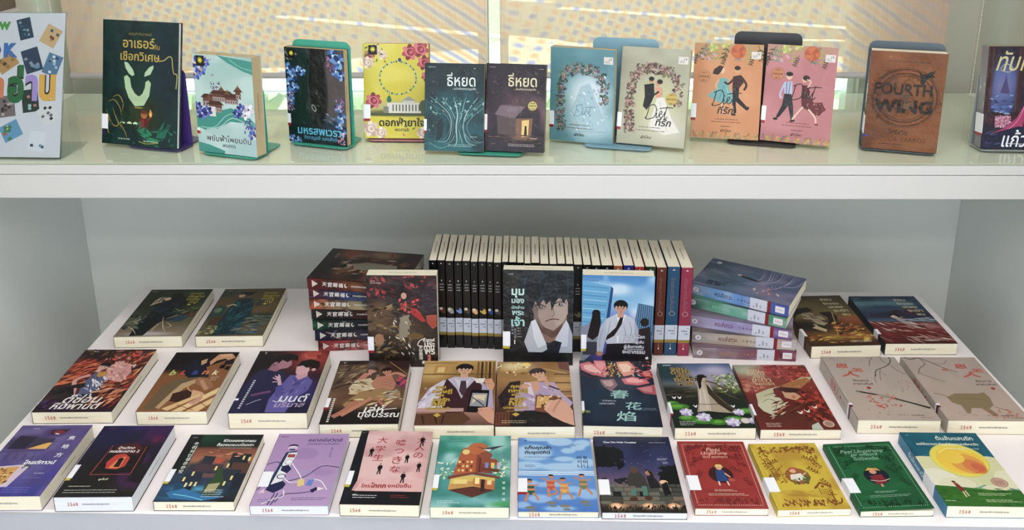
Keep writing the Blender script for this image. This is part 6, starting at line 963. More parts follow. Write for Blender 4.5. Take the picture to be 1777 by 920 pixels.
# roller blinds in a coarse see-through weave
def blind_mat():
    m = bpy.data.materials.new('beige_screen_fabric'); m.use_nodes = True; N = m.node_tree.nodes; L = m.node_tree.links; N.remove(N['Principled BSDF'])
    tc = N.new('ShaderNodeTexCoord'); sp = N.new('ShaderNodeSeparateXYZ'); L.new(tc.outputs['Object'], sp.inputs[0])
    def M(op, a, b=None):
        n = N.new('ShaderNodeMath'); n.operation = op
        for i, v in enumerate((a, b)):
            if v is None: continue
            if isinstance(v, (int, float)): n.inputs[i].default_value = v
            else: L.new(v, n.inputs[i])
        return n.outputs[0]
    nz = N.new('ShaderNodeTexNoise'); nz.inputs['Scale'].default_value = 5; L.new(tc.outputs['Object'], nz.inputs['Vector'])
    warp = M('MULTIPLY', nz.outputs['Fac'], .05)
    right = M('MAXIMUM', M('SUBTRACT', sp.outputs['X'], .12), 0.0)                # the weave shears towards the right window
    left = M('MAXIMUM', M('SUBTRACT', -.38, sp.outputs['X']), 0.0)
    k = 2 * math.pi / .052
    xx = M('ADD', M('MULTIPLY', sp.outputs['X'], k), M('MULTIPLY', warp, 60)); zz = M('ADD', M('MULTIPLY', sp.outputs['Z'], k * 1.25), M('MULTIPLY', warp, 40))
    sh = M('MULTIPLY', M('ADD', right, left), 34)
    p1 = M('SINE', M('ADD', M('ADD', M('MULTIPLY', xx, .55), zz), sh)); p2 = M('SINE', M('SUBTRACT', xx, M('MULTIPLY', zz, .35)))
    pr = M('MULTIPLY', p1, M('MAXIMUM', M('SUBTRACT', 1.0, M('MULTIPLY', M('ADD', right, left), 1.6)), .25)); pat = M('MULTIPLY', p1, p2)
    mixf = M('MINIMUM', M('MULTIPLY', M('ADD', right, left), 4.0), 1.0)
    mxp = N.new('ShaderNodeMix'); L.new(mixf, mxp.inputs[0]); L.new(pat, mxp.inputs[2]); L.new(M('MULTIPLY', p1, .75), mxp.inputs[3])
    cr = N.new('ShaderNodeValToRGB'); L.new(M('ADD', M('MULTIPLY', mxp.outputs[0], .5), .5), cr.inputs[0])
    e = cr.color_ramp.elements; e[0].position = .14; e[0].color = (.50, .58, .97, 1); e[1].position = .9; e[1].color = (.99, .68, .52, 1)
    for ps, c_ in ((.36, (.90, .93, .93, 1)), (.5, (.95, .92, .85, 1)), (.66, (.97, .90, .80, 1))): q = e.new(ps); q.color = c_
    tr = N.new('ShaderNodeBsdfTransparent'); L.new(cr.outputs[0], tr.inputs[0])
    df = N.new('ShaderNodeBsdfDiffuse'); wv = N.new('ShaderNodeTexNoise'); mp = N.new('ShaderNodeMapping'); mp.inputs['Scale'].default_value = (300, 300, 9); L.new(tc.outputs['Object'], mp.inputs[0]); L.new(mp.outputs[0], wv.inputs['Vector']); wv.inputs['Scale'].default_value = 1
    c2 = N.new('ShaderNodeValToRGB'); L.new(wv.outputs['Fac'], c2.inputs[0]); c2.color_ramp.elements[0].color = (*lin('#e0ccba'), 1); c2.color_ramp.elements[1].color = (*lin('#f6e4d8'), 1)
    L.new(c2.outputs[0], df.inputs[0]); tl = N.new('ShaderNodeBsdfTranslucent'); L.new(c2.outputs[0], tl.inputs[0])
    a = N.new('ShaderNodeMixShader'); a.inputs[0].default_value = .42; L.new(df.outputs[0], a.inputs[1]); L.new(tl.outputs[0], a.inputs[2])
    b = N.new('ShaderNodeMixShader'); b.inputs[0].default_value = OPEN_WEAVE; L.new(a.outputs[0], b.inputs[1]); L.new(tr.outputs[0], b.inputs[2]); L.new(b.outputs[0], N['Material Output'].inputs[0])
    return m
OPEN_WEAVE = .33
BLIND = blind_mat(); BARM = solid('grey_blind_bar', '#b7b4b6', .45, .02, 20, .02)
def chain(x, y, z0, z1, root, tilt=0):
    m = MB(); z = z0; r = .0022
    while z < z1:
        b = len(m.v); m.v += [(x, y, z - r)] + [(x + r * math.cos(k * math.pi / 3), y + r * math.sin(k * math.pi / 3), z) for k in range(6)] + [(x, y, z + r)]
        for k in range(6): q = b + 1 + (k + 1) % 6; m.f += [[b, q, b + 1 + k], [b + 1 + k, q, b + 7]]
        z += .0062
    m.tube([(x, y, z0), (x, y, z1)], .0006, 5); o = m.obj('bead_chain', CHROME, root); o['kind'] = 'stuff'; return o
def blind(x0, x1, label):
    r = empty('roller_blind', label, 'blind', Matrix.Translation(((x0 + x1) / 2, 2.29, .509))); hw = (x1 - x0) / 2
    MB().box(-hw, hw, -.0004, .0004, .017, 1.36).obj('blind_fabric', BLIND, r)
    MB().tube([(-hw, 0, .0085), (hw, 0, .0085)], .0085, 14).obj('bottom_bar', BARM, r)
    MB().tube([(-hw, .0, 1.38), (hw, .0, 1.38)], .022, 16).obj('roller_tube', BARM, r); return r
bl = blind(-1.226, -.105, 'beige screen roller blind in the left window')
br = blind(-.070, 1.098, 'beige screen roller blind in the right window')
chain(1.163 - .514, -.04, .472 - .509, 1.4, br); chain(-1.234 + .6655, -.04, .472 - .509, 1.4, bl)
sb = empty('side_blind', 'taupe roller blind on the left side wall above the poster', 'blind', Matrix.Translation((XL + .012, 1.6, .70)))
MB().box(-.0045, -.003, .36, .57, .02, 1.3).obj('blind_fabric', solid('taupe_fabric', '#6a5d50', .8, .1, 90, .2), sb)
MB().tube([(-.003, .36, .012), (-.003, .57, .012)], .009, 10).obj('bottom_bar', BARM, sb)
chain(.035, .60, -.05, 1.2, sb); MB().tube([(.035, .60, -.04), (.035, .60, .0)], .005, 8).obj('chain_connector', CHROME, sb)

# the built-in cabinet: shelf board with its edge strips over the open compartment
cab = empty('display_cabinet', 'white built-in display cabinet with deep shelf over an open compartment', 'cabinet', Matrix.Translation((0, 1.7, FL)))
def cabp(name, b, mat, bev=0): return MB().box(b[0], b[1], b[2] - 1.7, b[3] - 1.7, b[4] - FL, b[5] - FL).obj(name, mat, cab, bev)
cabp('shelf_board', (-1.282, 1.232, 1.722, 2.318, .395, .4605), solid('shelf_laminate', '#e6e4dc', .45, .03, 4, .02))
cabp('upper_edge_strip', (-1.282, 1.232, 1.710, 1.7215, .4405, .4605), WHITE_LAM, .0012)
cabp('lower_edge_strip', (-1.282, 1.232, 1.708, 1.7215, .3885, .4395), WHITE_LAM, .0015)
cabp('back_panel', (-1.262, 1.211, 2.31, 2.33, FL, .3945), GREY_LAM)
cabp('side_panel', (-1.282, -1.2625, 1.722, 2.33, FL, .3945), GREY_LAM)
cabp('side_panel', (1.2115, 1.232, 1.722, 2.33, FL, .3945), GREY_LAM)
gs = MB().box(-1.225, 1.177, 1.712, 2.314, .4607, ZS).obj('glass_sheet', glass_mat('green_glass', '#f8fbf7', 1.0)); tag(gs, 'greenish glass sheet covering the top of the white shelf', 'glass sheet')
# the low white table
tb = empty('display_table', 'low white table in front of the cabinet carrying the rows of books', 'table', Matrix.Translation((0, 1.65, FL)))
def tp(name, pts, z0, z1, mat, bev=0): return MB().prism([(x, y - 1.65) for x, y in pts], z0 - FL, z1 - FL).obj(name, mat, tb, bev)
FY = lambda x: 1.2335 - .011 * x
tp('tabletop', [(-1, FY(-1)), (1, FY(1)), (1, 2.057), (-1, 2.072)], -.006, 0, WHITE_TABLE, .001)
tp('front_panel', [(-1, FY(-1) + .0005), (1, FY(1) + .0005), (1, FY(1) + .02), (-1, FY(-1) + .02)], FL, -.0063, solid('apron_shade_grey', '#b2b3bb', .5, .02, 5, .02))  # white front panel; its shade is put into the grey colour
tp('side_panel', [(-1, FY(-1) + .021), (-.98, FY(-1) + .021), (-.98, 2.07), (-1, 2.07)], FL, -.0063, WHITE_TABLE)
tp('side_panel', [(.98, FY(1) + .021), (1, FY(1) + .021), (1, 2.05), (.98, 2.05)], FL, -.0063, WHITE_TABLE)

# ---------------------------------------------------------------- books lying on the low table
def flat(fit, label, cover, edge, **k):
    x, y, a, w_, l_, t_ = fit; a = R(a); x += math.sin(a) * l_ / 2; y -= math.cos(a) * l_ / 2
    return book(label, w_, l_, t_, place(x, y, .0002, a), cover, edge, **k)
G1 = 'books lying in the front row'; G2 = 'books lying in the middle row'; G3 = 'books lying in the back corners'
flat((-.8922, 1.3386, 1.2, .1335, .1981, .0295), 'violet book with white Chinese title, leftmost of the front row', c_ghost(), '#5a5090', group=G1, mat=GLOSS, lab=(58, 76, 7, 'y'))
flat((-.7351, 1.3386, 1.2, .1335, .1981, .0295), 'thick black and indigo book with a glowing red keyhole', c_key(), '#1c1a20', group=G1, mat=GLOSS, lab=(58, 76, 7, 'y'), pages='w')
flat((-.5647, 1.3345, .5, .1375, .1838, .0191), 'dark book with a green bottle and a lamp-lit town', c_bottle(), '#23282c', group=G1, mat=GLOSS, lab=(55, 73, 7, 'y'))
flat((-.4005, 1.3327, .6, .1329, .1962, .0188), 'lilac book with a drawing of a power strip and cables', c_plug(), '#b095bc', group=G1, lab=(56, 76, 14, None), pages='w')
flat((-.2453, 1.3327, -.7, .1349, .2009, .024), 'pink book with red Japanese title and small black men', c_pink(), '#1b1d26', group=G1, lab=(58, 76, 7, 'y'))
flat((-.0951, 1.3261, .2, .1332, .1929, .0226), 'teal book with a floating orange house', c_house(), '#4f9a92', group=G1, mat=GLOSS, lab=(58, 76, 7, 'y'))
flat((.053, 1.3321, .3, .1356, .1986, .0123), 'blue book with swimmers playing on a beach', c_beach(), '#5a8fcb', group=G1, lab=(58, 76, 12, 'r'))
flat((.1974, 1.3328, 0, .1424, .2045, .0135), 'night blue book with two people sitting on a stone wall', c_night(), '#2c3046', group=G1, lab=(60, 79, 13, None), pages='w')
flat((.3442, 1.3312, .2, .1233, .18, .0142), 'thin red book with dotted border and oval picture', c_frame_red('#a8322e', '#7a1c1e', '#e8c4b4', ('Pippi', 'Långstrump'), 'ปิ๊ปปี้ ถุงเท้ายาว', ('#4a1a1c', 0), 71), '#a02e2a', group=G1, lab=(54, 75, 16, None), mat=GLOSS)
flat((.4789, 1.3288, 2.1, .1242, .176, .0139), 'thin yellow book with brown garden border and anchor', c_frame_red('#d2bc3c', '#8f5a1c', '#c49a3a', ('Pippi Långstrump', 'i Söderhavet'), 'ปิ๊ปปี้ในทะเลใต้', ('#a06c34', 1), 72, True), '#d2bc3c', group=G1, lab=(54, 75, 15, None))
flat((.6179, 1.3307, 1.5, .1236, .1788, .0115), 'thin green book whose cover lifts at one corner', c_frame_red('#1f7046', '#0e4428', '#9fc4ac', ('Pippi Långstrump', 'går ombord'), 'ปิ๊ปปี้ลงเรือ', ('#16283c', 2), 73), '#1d6a42', group=G1, lab=(54, 75, 15, None), lift=.005)
flat((.7724, 1.3394, -.4, .1416, .1992, .0235), 'teal book with a big orange sun over green grass', c_sun(), '#3f8cae', group=G1, lab=(56, 76, 0.5, None), spine=sp_plain('#3f8cae', 'ต้นส้มแสนรัก', '#dfeef0', .1992, .0235))
flat((-.8952, 1.6013, 1.3, .1576, .2334, .0266), 'book with two youths in flaming red feathers, white slanted title', c_wings(), '#3a1c34', group=G2, mat=GLOSS)
flat((-.6967, 1.5929, 1.0, .1385, .2198, .0299), 'brown book with small multicoloured letters and a sleeping youth', c_blank(), '#2a1e1c', group=G2)
flat((-.5036, 1.5853, .9, .1534, .229, .036), 'thick purple book with two dark-haired men under a red moon', c_couple(), '#2a2240', group=G2, mat=GLOSS, lab=(79, 81.5, 5, None))
flat((-.3226, 1.5587, 1.3, .1517, .2255, .03), 'dark brown book with a reclining pair and white title', c_brown(), '#2c2020', group=G2, mat=GLOSS, lab=(62, 76, 5, 'r'))
flat((-.1394, 1.5584, 1.0, .1534, .2281, .03), 'golden cafe book with a man in vest holding a cup', c_cup(), '#9a7440', group=G2, mat=GLOSS, stamp='nodate')
flat((.0155, 1.5553, .6, .1526, .2277, .03), 'golden book with a smiling man in open lilac shirt', c_cup2(), '#8a6434', group=G2, mat=WRAP)
flat((.1863, 1.5592, -1.5, .1508, .2308, .03), 'navy book with pink peonies and pale green Chinese title', c_flower(), '#1a2434', group=G2, mat=GLOSS, lab=(66, 80, 3, 'y'))
flat((.3581, 1.5597, .5, .1548, .2266, .0258), 'green book with a robed lady beside a lotus pond', c_lady(), '#24403a', group=G2, mat=GLOSS, lab=(64, 80, 3, 'r'))
flat((.5201, 1.5616, .5, .1537, .2267, .0218), 'rust red book with pale robes under maple leaves', c_redleaf(), '#5a2018', group=G2, mat=GLOSS, lab=(64, 80, 3, None))
flat((.7146, 1.581, -.3, .158, .2278, .0304), 'pale grey book with red Chinese title and a sword', c_white(0), '#beb4ac', group=G2, lab=(76, 78.5, 4, 'b'), spine=sp_white(0))
flat((.8855, 1.581, -.3, .158, .2278, .0304), 'pale grey book with red Chinese title and an olive horned beast', c_white(1), '#c2b4aa', group=G2, lab=(76, 78.5, 4, 'b'), spine=sp_white(1))
flat((-.8657, 1.8878, 1.9, .1542, .2331, .0289), 'dark green book with a black-robed figure and antlers', c_monk(0), '#3c4430', group=G3)
flat((-.6811, 1.8934, 1.9, .1535, .235, .0284), 'olive book with a figure in flowing teal robe', c_monk(1), '#5c5038', group=G3)
flat((.7022, 1.8592, 2.9, .1568, .2361, .0304), 'ochre book with a horse rider in golden dust', c_war(0), '#6a4a24', group=G3, lab=(68, 82, 4, 'b'))
flat((.8777, 1.8672, .7, .1605, .2256, .0288), 'book with blue sky over a red windswept field', c_war(1), '#2c3a44', group=G3, lab=(72, 82, 4, 'b'))

# ---------------------------------------------------------------- two stacks with the spines to the front
def stacked(xl, yf, yaw, z, w_, l_, t_, label, cover, edge, spine, mat, group, lab=None):
    """xl, yf: front left corner (head of the spine)"""
    a = R(yaw); ex = Vector((math.cos(a), math.sin(a), 0)); ey = Vector((-math.sin(a), math.cos(a), 0))
    p = Vector((xl, yf, z)) + ex * l_ + ey * (w_ / 2)
    return book(label, w_, l_, t_, Matrix.Translation(p) @ Matrix.Rotation(a + math.pi / 2, 4, 'Z'), cover, edge, spine=spine, mat=mat, group=group, stamp=False, fore=False)
mossy = [(['#7a1c1c', '#5a241c', '#8a5a34', '#4a1c1c', '#5a1c1c'], 'brown and red spine, topmost of the left stack'), (['#7a2434', '#3a3c5c', '#4a5a80', '#3a3450', '#5a3c50'], 'maroon and slate blue spine, second from the top of the left stack'),
         (['#b85a34', '#8f7a5a', '#b0a484', '#b8ac8c', '#a89a7c'], 'orange and beige spine, third from the top of the left stack'), (['#3c3a38', '#2c2828', '#4a1c20', '#5a2422', '#3c2a2a'], 'charcoal and red spine, fourth from the top of the left stack'),
         (['#2a6a50', '#1c3034', '#2a3038', '#26304a', '#2c2c3c'], 'dark teal green spine, third from the bottom of the left stack'), (['#2c3450', '#2c1c2c', '#4a4460', '#6f7aa8', '#3c2430'], 'dark blue spine with pale swirl, second from the bottom of the left stack'),
         (['#8e2430', '#b04448', '#c88a84', '#a8343c', '#c07a74'], 'crimson and pink spine, bottom of the left stack')]
st = .0257
for i, (cols, lb) in enumerate(mossy):
    z = (6 - i) * st + .0002; off = ((.0, 0, -9), (-.001, .002, -7), (-.003, 0, -2), (-.002, .001, 0), (-.002, -.003, 1.5), (.0, -.004, 3.5), (.004, -.006, 4))[i]
    stacked(-.486 + off[0] + .002 * i, 1.765 + off[1], off[2], z, .160, .224, st - .0003, 'book with ' + lb, c_moss() if i == 0 else Sheet(.16, .224, cols[0], 4, 4, i).n(2, 2, cols[1], .5, 2, .6), cols[0], sp_moss(cols, i), GLOSS, 'matching books in the left stack')
silk = [(['#7f94ac', '#6f9cc8', '#7fa8d8', '#5f8ac8', '#4a6ab0', '#4a5aa8'], '#4a4a5a', (.376, 1.837, -30.4, .108), 'sky blue spine, topmost of the right stack'), (['#4a5a54', '#5a9a80', '#6fb09a', '#7fb4a4', '#4f9a80', '#6f9a84'], '#8fc0ac', (.369, 1.827, -28, .081), 'sea green spine, second from the top of the right stack'),
        (['#a89ab0', '#a8a0c0', '#9f98c4', '#a49ac0', '#6a4a9a', '#8a7090'], '#7a3c6a', (.366, 1.785, -17, .054), 'lilac spine, middle of the right stack'), (['#8f8480', '#b0a498', '#b8aa9a', '#c4b4a4', '#c8b0a4', '#c4b8b4'], '#7a2430', (.370, 1.759, -8.8, .027), 'cream spine, second from the bottom of the right stack'),
        (['#8a7a7c', '#94808a', '#8f7484', '#8a5468', '#6a1c38', '#7a2444'], '#b08a5c', (.371, 1.739, -3.7, .0), 'mauve and maroon spine, bottom of the right stack')]
for i, (cols, tcol, (x, y, a, z), lb) in enumerate(silk):
    stacked(x, y, a, z + .0002, .156, .223, .0267, 'book with ' + lb, c_silk() if i == 0 else Sheet(.156, .223, cols[0], 12, 12, i).n(4, 4, cols[2], .5, 3, .8).n(5, 3, '#3c3440', .6, 4, .6), cols[0], sp_silk(cols, i, tcol), WRAP, 'matching books in the right stack')

# ---------------------------------------------------------------- the upright row, spines to the front
XS = [-.2160, -.1975, -.1790, -.1600, -.1418, -.1232, -.1062, -.0872, -.0725, -.0540, -.0384, -.0206, -.0042, .0107, .0304, .0507, .0681, .0868, .1042, .1245, .1434, .1640, .1905, .2120, .2360, .2590, .2835, .3070, .3362, .3640]
NAMES = ['one', 'two', 'three', 'four', 'five', 'six', 'seven', 'eight', 'nine', 'ten', 'eleven', 'twelve', 'thirteen', 'fourteen', 'fifteen', 'sixteen', 'seventeen', 'eighteen', 'nineteen', 'twenty', 'twenty-one', 'twenty-two']
COLS = {22: ('#a8612c', 'orange-brown top of spine'), 23: ('#1f2a8a', 'royal blue top of spine'), 24: ('#b02a26', 'bright red top of spine'), 25: ('#2c4424', 'dark green top of spine'), 26: ('#6a2c18', 'full rust brown spine'), 27: ('#1f5a7c', 'full steel blue spine'), 28: ('#9a2c52', 'full raspberry spine')}
def ordinal(n): return ['first', 'second', 'third', 'fourth', 'fifth', 'sixth', 'seventh', 'eighth', 'ninth', 'tenth', 'eleventh', 'twelfth', 'thirteenth', 'fourteenth', 'fifteenth', 'sixteenth', 'seventeenth', 'eighteenth', 'nineteenth', 'twentieth', 'twenty-first', 'twenty-second'][n - 1]
rr = random.Random(9)
for i in range(29):
    x0, x1 = XS[i], XS[i + 1]; t_ = x1 - x0 - (.0016 if i < 22 else .002); y = 1.779 - .062 * (x0 + .2) + rr.uniform(-.001, .002)
    h_ = .2155 + rr.uniform(-.0012, .001); w_ = .148
    if i < 22:
        col = '#131315'; sp = sp_label(sp_lined(i + 2, i), i + 2); lb = 'black spined book, %s from the left in the upright row' % ordinal(i + 1)
    else:
        col = COLS[i][0]; sp = sp_label(sp_colour(col, i), i - 20); lb = 'upright book in the row with ' + COLS[i][1]
    # spine towards the viewer: local -X -> -Y, local Y -> up
    M = Matrix(((0, 0, 1, x0), (1, 0, 0, y + w_ / 2), (0, 1, 0, .0002), (0, 0, 0, 1)))
    book(lb, w_, h_, t_, M, Sheet(w_, h_, col, 2, 2), col, spine=sp, mat=GLOSS, stamp=False, fore=False, top=True, group='books standing in the upright row')

# ---------------------------------------------------------------- standing books
def stand(fit, t_, z, label, cover, edge, **k):
    x, y, yaw, w_, l_, lean = fit; a, ln = R(yaw), R(lean); n_ = Vector((-math.sin(a), math.cos(a), 0)); p = Vector((x, y, z)) + n_ * (t_ * math.cos(ln))
    return book(label, w_, l_, t_, place(p.x, p.y, p.z, a, math.pi / 2 - ln), cover, edge, stamp=False, fore=k.pop('fore', False), top=k.pop('top', True), **k)
GS = 'books standing face out in front of the upright row'
stand((-.2677, 1.694, -.4, .1517, .213, 3.2), .034, .0002, 'wine red and brown wrapped book standing beside the left stack', c_redrock(), '#3a2624', group=GS, mat=WRAP, lab=(67, 82, 8, 'r'))
stand((.0254, 1.7051, -1.8, .152, .2196, 3.9), .028, .0002, 'black book with a close-up of a dark-haired youth', c_face(), '#101216', group=GS, mat=WRAP, lab=(65, 80.5, 10, 'y'))
stand((.1972, 1.7103, -2.6, .154, .2108, 1.0), .030, .0002, 'bright blue book with a man in shirt and tie among towers', c_skyman(), '#c8d4e0', group=GS, mat=GLOSS, lab=(67, 83, 7, 'y'))
ZB = ZS + .0017
GT = 'books standing on the glass shelf'
METAL = {n: solid('painted_steel_' + n, c, .4, .03, 30, .03) for n, c in (('teal', '#3f9a85'), ('purple', '#4a3a80'), ('pink', '#c4868c'), ('pale_blue', '#7a9fb0'), ('black', '#33363a'), ('slate', '#4c5a64'), ('silver', '#9aa0a4'))}
def bookend(x, y, yaw, wd, h_, ply, front, tongue, mat, label, dx=0):
    """x, y, yaw: front foot line of the book; ply: how far behind it the upright plate stands"""
    r = empty('bookend', label, 'bookend', place(x, y, ZS + .0001, R(yaw)), 'steel bookends on the glass shelf'); rc = .014
    def rounded(x0, x1, a, b):      # rectangle with the far corners rounded
        s_ = 1 if b > a else -1; pts = [(x0, a)]
        pts += [(x0 + rc - rc * math.cos(R(q)), b - s_ * rc + s_ * rc * math.sin(R(q))) for q in (0, 30, 60, 90)]
        pts += [(x1 - rc + rc * math.sin(R(q)), b - s_ * rc + s_ * rc * math.cos(R(q))) for q in (0, 30, 60, 90)]
        return pts + [(x1, a)]
    x0, x1 = dx - wd / 2, dx + wd / 2
    q = rounded(x0, x1, ply, -front); MB().prism(q[::-1], 0, .0014).obj('foot_plate', mat, r)
    m = MB(); q = rounded(x0, x1, 0, h_); n = len(q)
    m.v += [(a, ply, b) for a, b in q] + [(a, ply + .0014, b) for a, b in q]; m.f += [list(range(n)), list(range(2 * n - 1, n - 1, -1))] + [[i, n + i, n + (i + 1) % n, (i + 1) % n] for i in range(n)]
    m.obj('upright_plate', mat, r)
    q = rounded(dx + wd / 2 - .070, dx + wd / 2 - .006, ply + .0016, ply + .7 * tongue); MB().prism(q, 0, .0014).obj('rear_tongue', mat, r); return r
D = (-.8439, 1.8096, -15.5, .1921, .2716, 11.3)
stand(D, .014, ZB, 'large dark green hardback with a grinning monster face', c_demon(), '#0e2c2e', group=GT, mat=WRAP, hard=True, pages='w', lab=(76, 88, 8, None), top=False, name='hardback_book')
stand((-.6315, 1.7583, -18.5, .1462, .2113, 2.3), .033, ZB, 'pale teal book with a hillside palace and blue flowers', c_temple(), '#a8c4c2', group=GT, mat=WRAP, pages='t', fore=True, top=False, lab=(76, 78, 4, 'r'))
stand((-.4577, 1.835, -18.1, .1451, .2118, 1.5), .019, ZB, 'dark green and grey book with blue flowers and cyan title', c_nightflower(), '#12302c', group=GT, mat=WRAP, pages='t', fore=True, top=False, lab=(70, 80, 5, 'r'))
stand((-.2888, 1.8667, -1.7, .1453, .2107, 8.6), .024, ZB, 'yellow book with a bead bracelet and roses', c_yellow(), '#b87a80', group=GT, mat=WRAP, pages='t', lab=(64, 79, 10, 'r'))
stand((-.1546, 1.7736, -6, .1277, .1862, 11.1), .018, ZB, 'dark teal book with a pale banyan tree', c_tree(), '#16383e', group=GT, mat=WRAP, pages='t', lab=(64, 77, 4, 'r'))
stand((-.0267, 1.7689, -8.1, .1278, .186, 12), .018, ZB, 'dark purple book with an old wooden hut', c_hut(), '#3a2c3a', group=GT, mat=WRAP, pages='t', lab=(58, 76, 4, 'r'))
AR1 = ['#8a6a6a', '#a8847c', '#6a5a4a', '#c4a8a0', '#5a4a44', '#8f8a6a']; AR0 = ['#4a6a60', '#7a6a78', '#3f5a58', '#8fa8a0', '#a08a90', '#6a8a6a']
stand((.1189, 1.8478, -18.2, .1427, .2087, 1.6), .022, ZB, 'blue-grey book with a flower arch and pale film glare painted over its centre', c_wed('#6b99a4', 81, AR0, False), '#6b99a4', group=GT, mat=WRAP, pages='t', lab=(68, 83, 7, 'r'))
stand((.2657, 1.8123, -17.7, .1471, .2104, 11.4), .022, ZB, 'beige book with a bride and groom under a flower arch', c_wed('#b3b3a0', 82, AR1), '#b3b3a0', group=GT, mat=WRAP, pages='t', lab=(68, 83, 6, 'r'))
stand((.4365, 1.8632, -11.6, .1467, .2094, 10.9), .022, ZB, 'peach orange book with a couple dancing, woman in blue dress', c_dance('#d0966a', 83, 0), '#c08a60', group=GT, mat=WRAP, pages='t', lab=(64, 79, 7, 'r'))
stand((.5811, 1.8307, -19.6, .1455, .2111, 11.1), .022, ZB, 'dusty pink book with a couple dancing, woman in red dress', c_dance('#c08388', 84, 1), '#b07a80', group=GT, mat=WRAP, pages='t', lab=(64, 79, 6, 'r'))
stand((.7902, 1.7884, -17.1, .1464, .2113, 1.8), .036, ZB, 'thick brown book with large black lettering inside a circle', c_wing(), '#7a4a1c', group=GT, mat=WRAP, lab=(66, 85, .3, None), spine=Sheet(.2113, .036, '#6a4420', 6, 4).t('FOURTH WING', 40, 50, 50, '#2a1c12', .01))
stand((1.0415, 1.7955, -1.8, .1495, .2173, 6.5), .030, ZB, 'purple book with a woman in pink sash by a window', c_royal(), '#8f8894', group=GT, mat=WRAP, pages='t', lab=(66, 85, .3, 'r'))
bookend(*D[:3], .135, .17, .054, -.004, .075, METAL['purple'], 'purple bookend holding the large green hardback', dx=.03)
bookend(-.6315, 1.7583, -18.5, .135, .15, .042, .006, .09, METAL['teal'], 'teal bookend behind the pale teal palace book', dx=.004)
bookend(-.4577, 1.835, -18.1, .142, .228, .027, .012, .07, METAL['teal'], 'tall teal bookend behind the dark flower book', dx=.006)
bookend(-.2888, 1.8667, -1.7, .135, .16, .052, .004, .045, METAL['pink'], 'pink bookend under the yellow book', dx=.002)
bookend(-.078, 1.7725, -7, .138, .15, .058, .010, .06, METAL['teal'], 'teal bookend shared by the tree book and the hut book')
bookend(.196, 1.812, -14, .145, .225, .088, .006, .05, METAL['pale_blue'], 'pale blue bookend behind the two flower-arch books')
bookend(.515, 1.845, -14, .145, .232, .085, .012, .05, METAL['black'], 'black bookend behind the two dancing-couple books')
bookend(.7902, 1.7884, -17.1, .150, .228, .046, .003, .06, METAL['slate'], 'slate grey bookend behind the thick brown book', dx=-.002)
bookend(1.0415, 1.7955, -1.8, .150, .16, .052, .004, .06, METAL['silver'], 'silver bookend under the purple book')

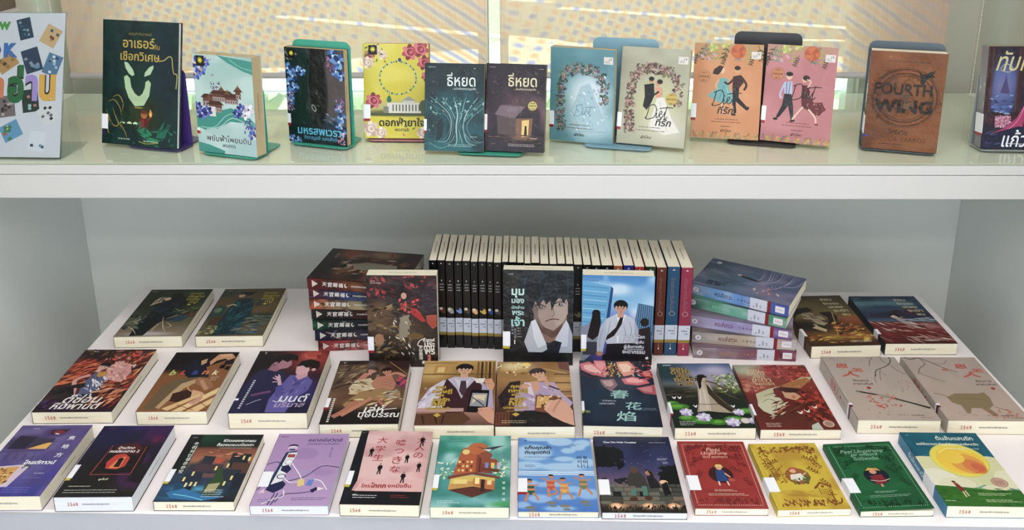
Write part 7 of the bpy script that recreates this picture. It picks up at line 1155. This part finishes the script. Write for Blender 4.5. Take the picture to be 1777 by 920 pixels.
# ---------------------------------------------------------------- the poster in its acrylic stand
def c_poster():
    s = Sheet(.30, .3066, '#dedbe4', 20, 16, 91)
    def mini(u, v, w_, h_, rot, bgc, deco):
        t = R(rot); T = lambda a, b: (u + (a * math.cos(t) - b * math.sin(t)) * w_, v + (a * math.sin(t) + b * math.cos(t)) * w_ * s.A)
        k = h_ / w_; s.p([T(-.5, -.5 * k), T(.5, -.5 * k), T(.5, .5 * k), T(-.5, .5 * k)], bgc); rd = random.Random(int(u * 10))
        for i in range(deco[0]):
            a, b = rd.uniform(-.36, .36), rd.uniform(-.4, .4) * k; s.p([T(a - .1, b - .05), T(a + .08, b - .08), T(a + .12, b + .08), T(a - .06, b + .1)], rd.choice(deco[1]))
    mini(71, 11, 10, 15, -14, '#1f4a66', (8, ['#3f7a94', '#163a50', '#8fb4c4'])); mini(90, 16, 12, 14, 28, '#d8b48a', (5, ['#3f6a7a', '#8a3a2a', '#c89a6a'])); mini(77, 33, 12.5, 17, -18, '#24466a', (9, ['#6f9abf', '#162c48', '#9aa4b4'])); mini(92, 36, 11, 15, 20, '#5f86a8', (8, ['#b4c8dc', '#2c4a6a', '#e0e6ee']))
    mini(59, 35, 15, 10, -35, '#c49a62', (6, ['#5a3c20', '#a87c48'])); mini(60, 65, 12, 15, -8, '#8a7a7c', (9, ['#3a2c30', '#c4b4b0', '#5a4a4c'])); mini(77, 61, 12, 16, -8, '#1f3f3c', (5, ['#c88a80', '#a9cfc8'])); mini(90, 70, 12, 13, -36, '#e4e0e2', (6, ['#26222a', '#7a747c'])); mini(64, 82, 14, 12, -28, '#6fa4c8', (8, ['#c4604a', '#4a8a5a', '#d8d0a0'])); mini(83, 89, 12, 14, 6, '#e4e2ec', (3, ['#6f9ac4', '#34506f']))
    for i, ch in enumerate('NEW'): s.ot(ch, 32 + i * 12, 9, 9, ['#e0843c', '#8a5ac0', '#58a848'][i], '#1c2c5a', .05, .03)
    for i, ch in enumerate('BOOK'): s.ot(ch, 26 + i * 11.7, 26, 10, ['#d84a4a', '#e0a03c', '#4c4a9c', '#2f7ac0'][i], '#1c2450', .05, .03)
    for i, (ch, c_, wd) in enumerate((('ห', '#3f7ac0', 10), ('น้', '#d8584a', 9), ('า', '#e08a5a', 7), ('อ่', '#1f7a4a', 12), ('า', '#b49ad8', 9), ('น', '#e8b44a', 12))):
        s.ot(ch, (15, 32, 54, 66, 77.5, 89)[i], 52 if '่' not in ch and '้' not in ch else 49.5, wd, c_, '#3a1c28', .045, .035, hs=1.3)
    return s
pr = empty('poster_stand', 'white new-book poster in a slanted acrylic stand at the left end of the shelf', 'sign stand', place(-1.1305, 1.7371 + .004, ZS + .0003, R(-1.9)))
ACR = glass_mat('clear_acrylic', '#f4f8f8', 1.0)
ln = R(19.4); PM = Matrix.Rotation(math.pi / 2 - ln, 4, 'X')
def slab(name, x0, x1, y0, y1, z0, z1, mat, par): m = MB().box(x0, x1, y0, y1, z0, z1); m.v = [tuple(PM @ Vector(v)) for v in m.v]; return m.obj(name, mat, par)
slab('front_sheet', -.152, .152, 0, .310, .0012, .0032, ACR, pr); slab('rear_sheet', -.152, .152, 0, .310, -.0035, -.0015, ACR, pr)
ps = c_poster(); fr_ = PM.to_3x3(); ps.frame(fr_ @ Vector((-.15, .3066 + .002, 0)), fr_ @ Vector((1, 0, 0)), fr_ @ Vector((0, -1, 0))); ps.put('printed_sheet', 'poster_print', PRINT, pr, .0003)
MB().box(-.152, .152, .004, .115, 0, .002).obj('foot_sheet', ACR, pr)
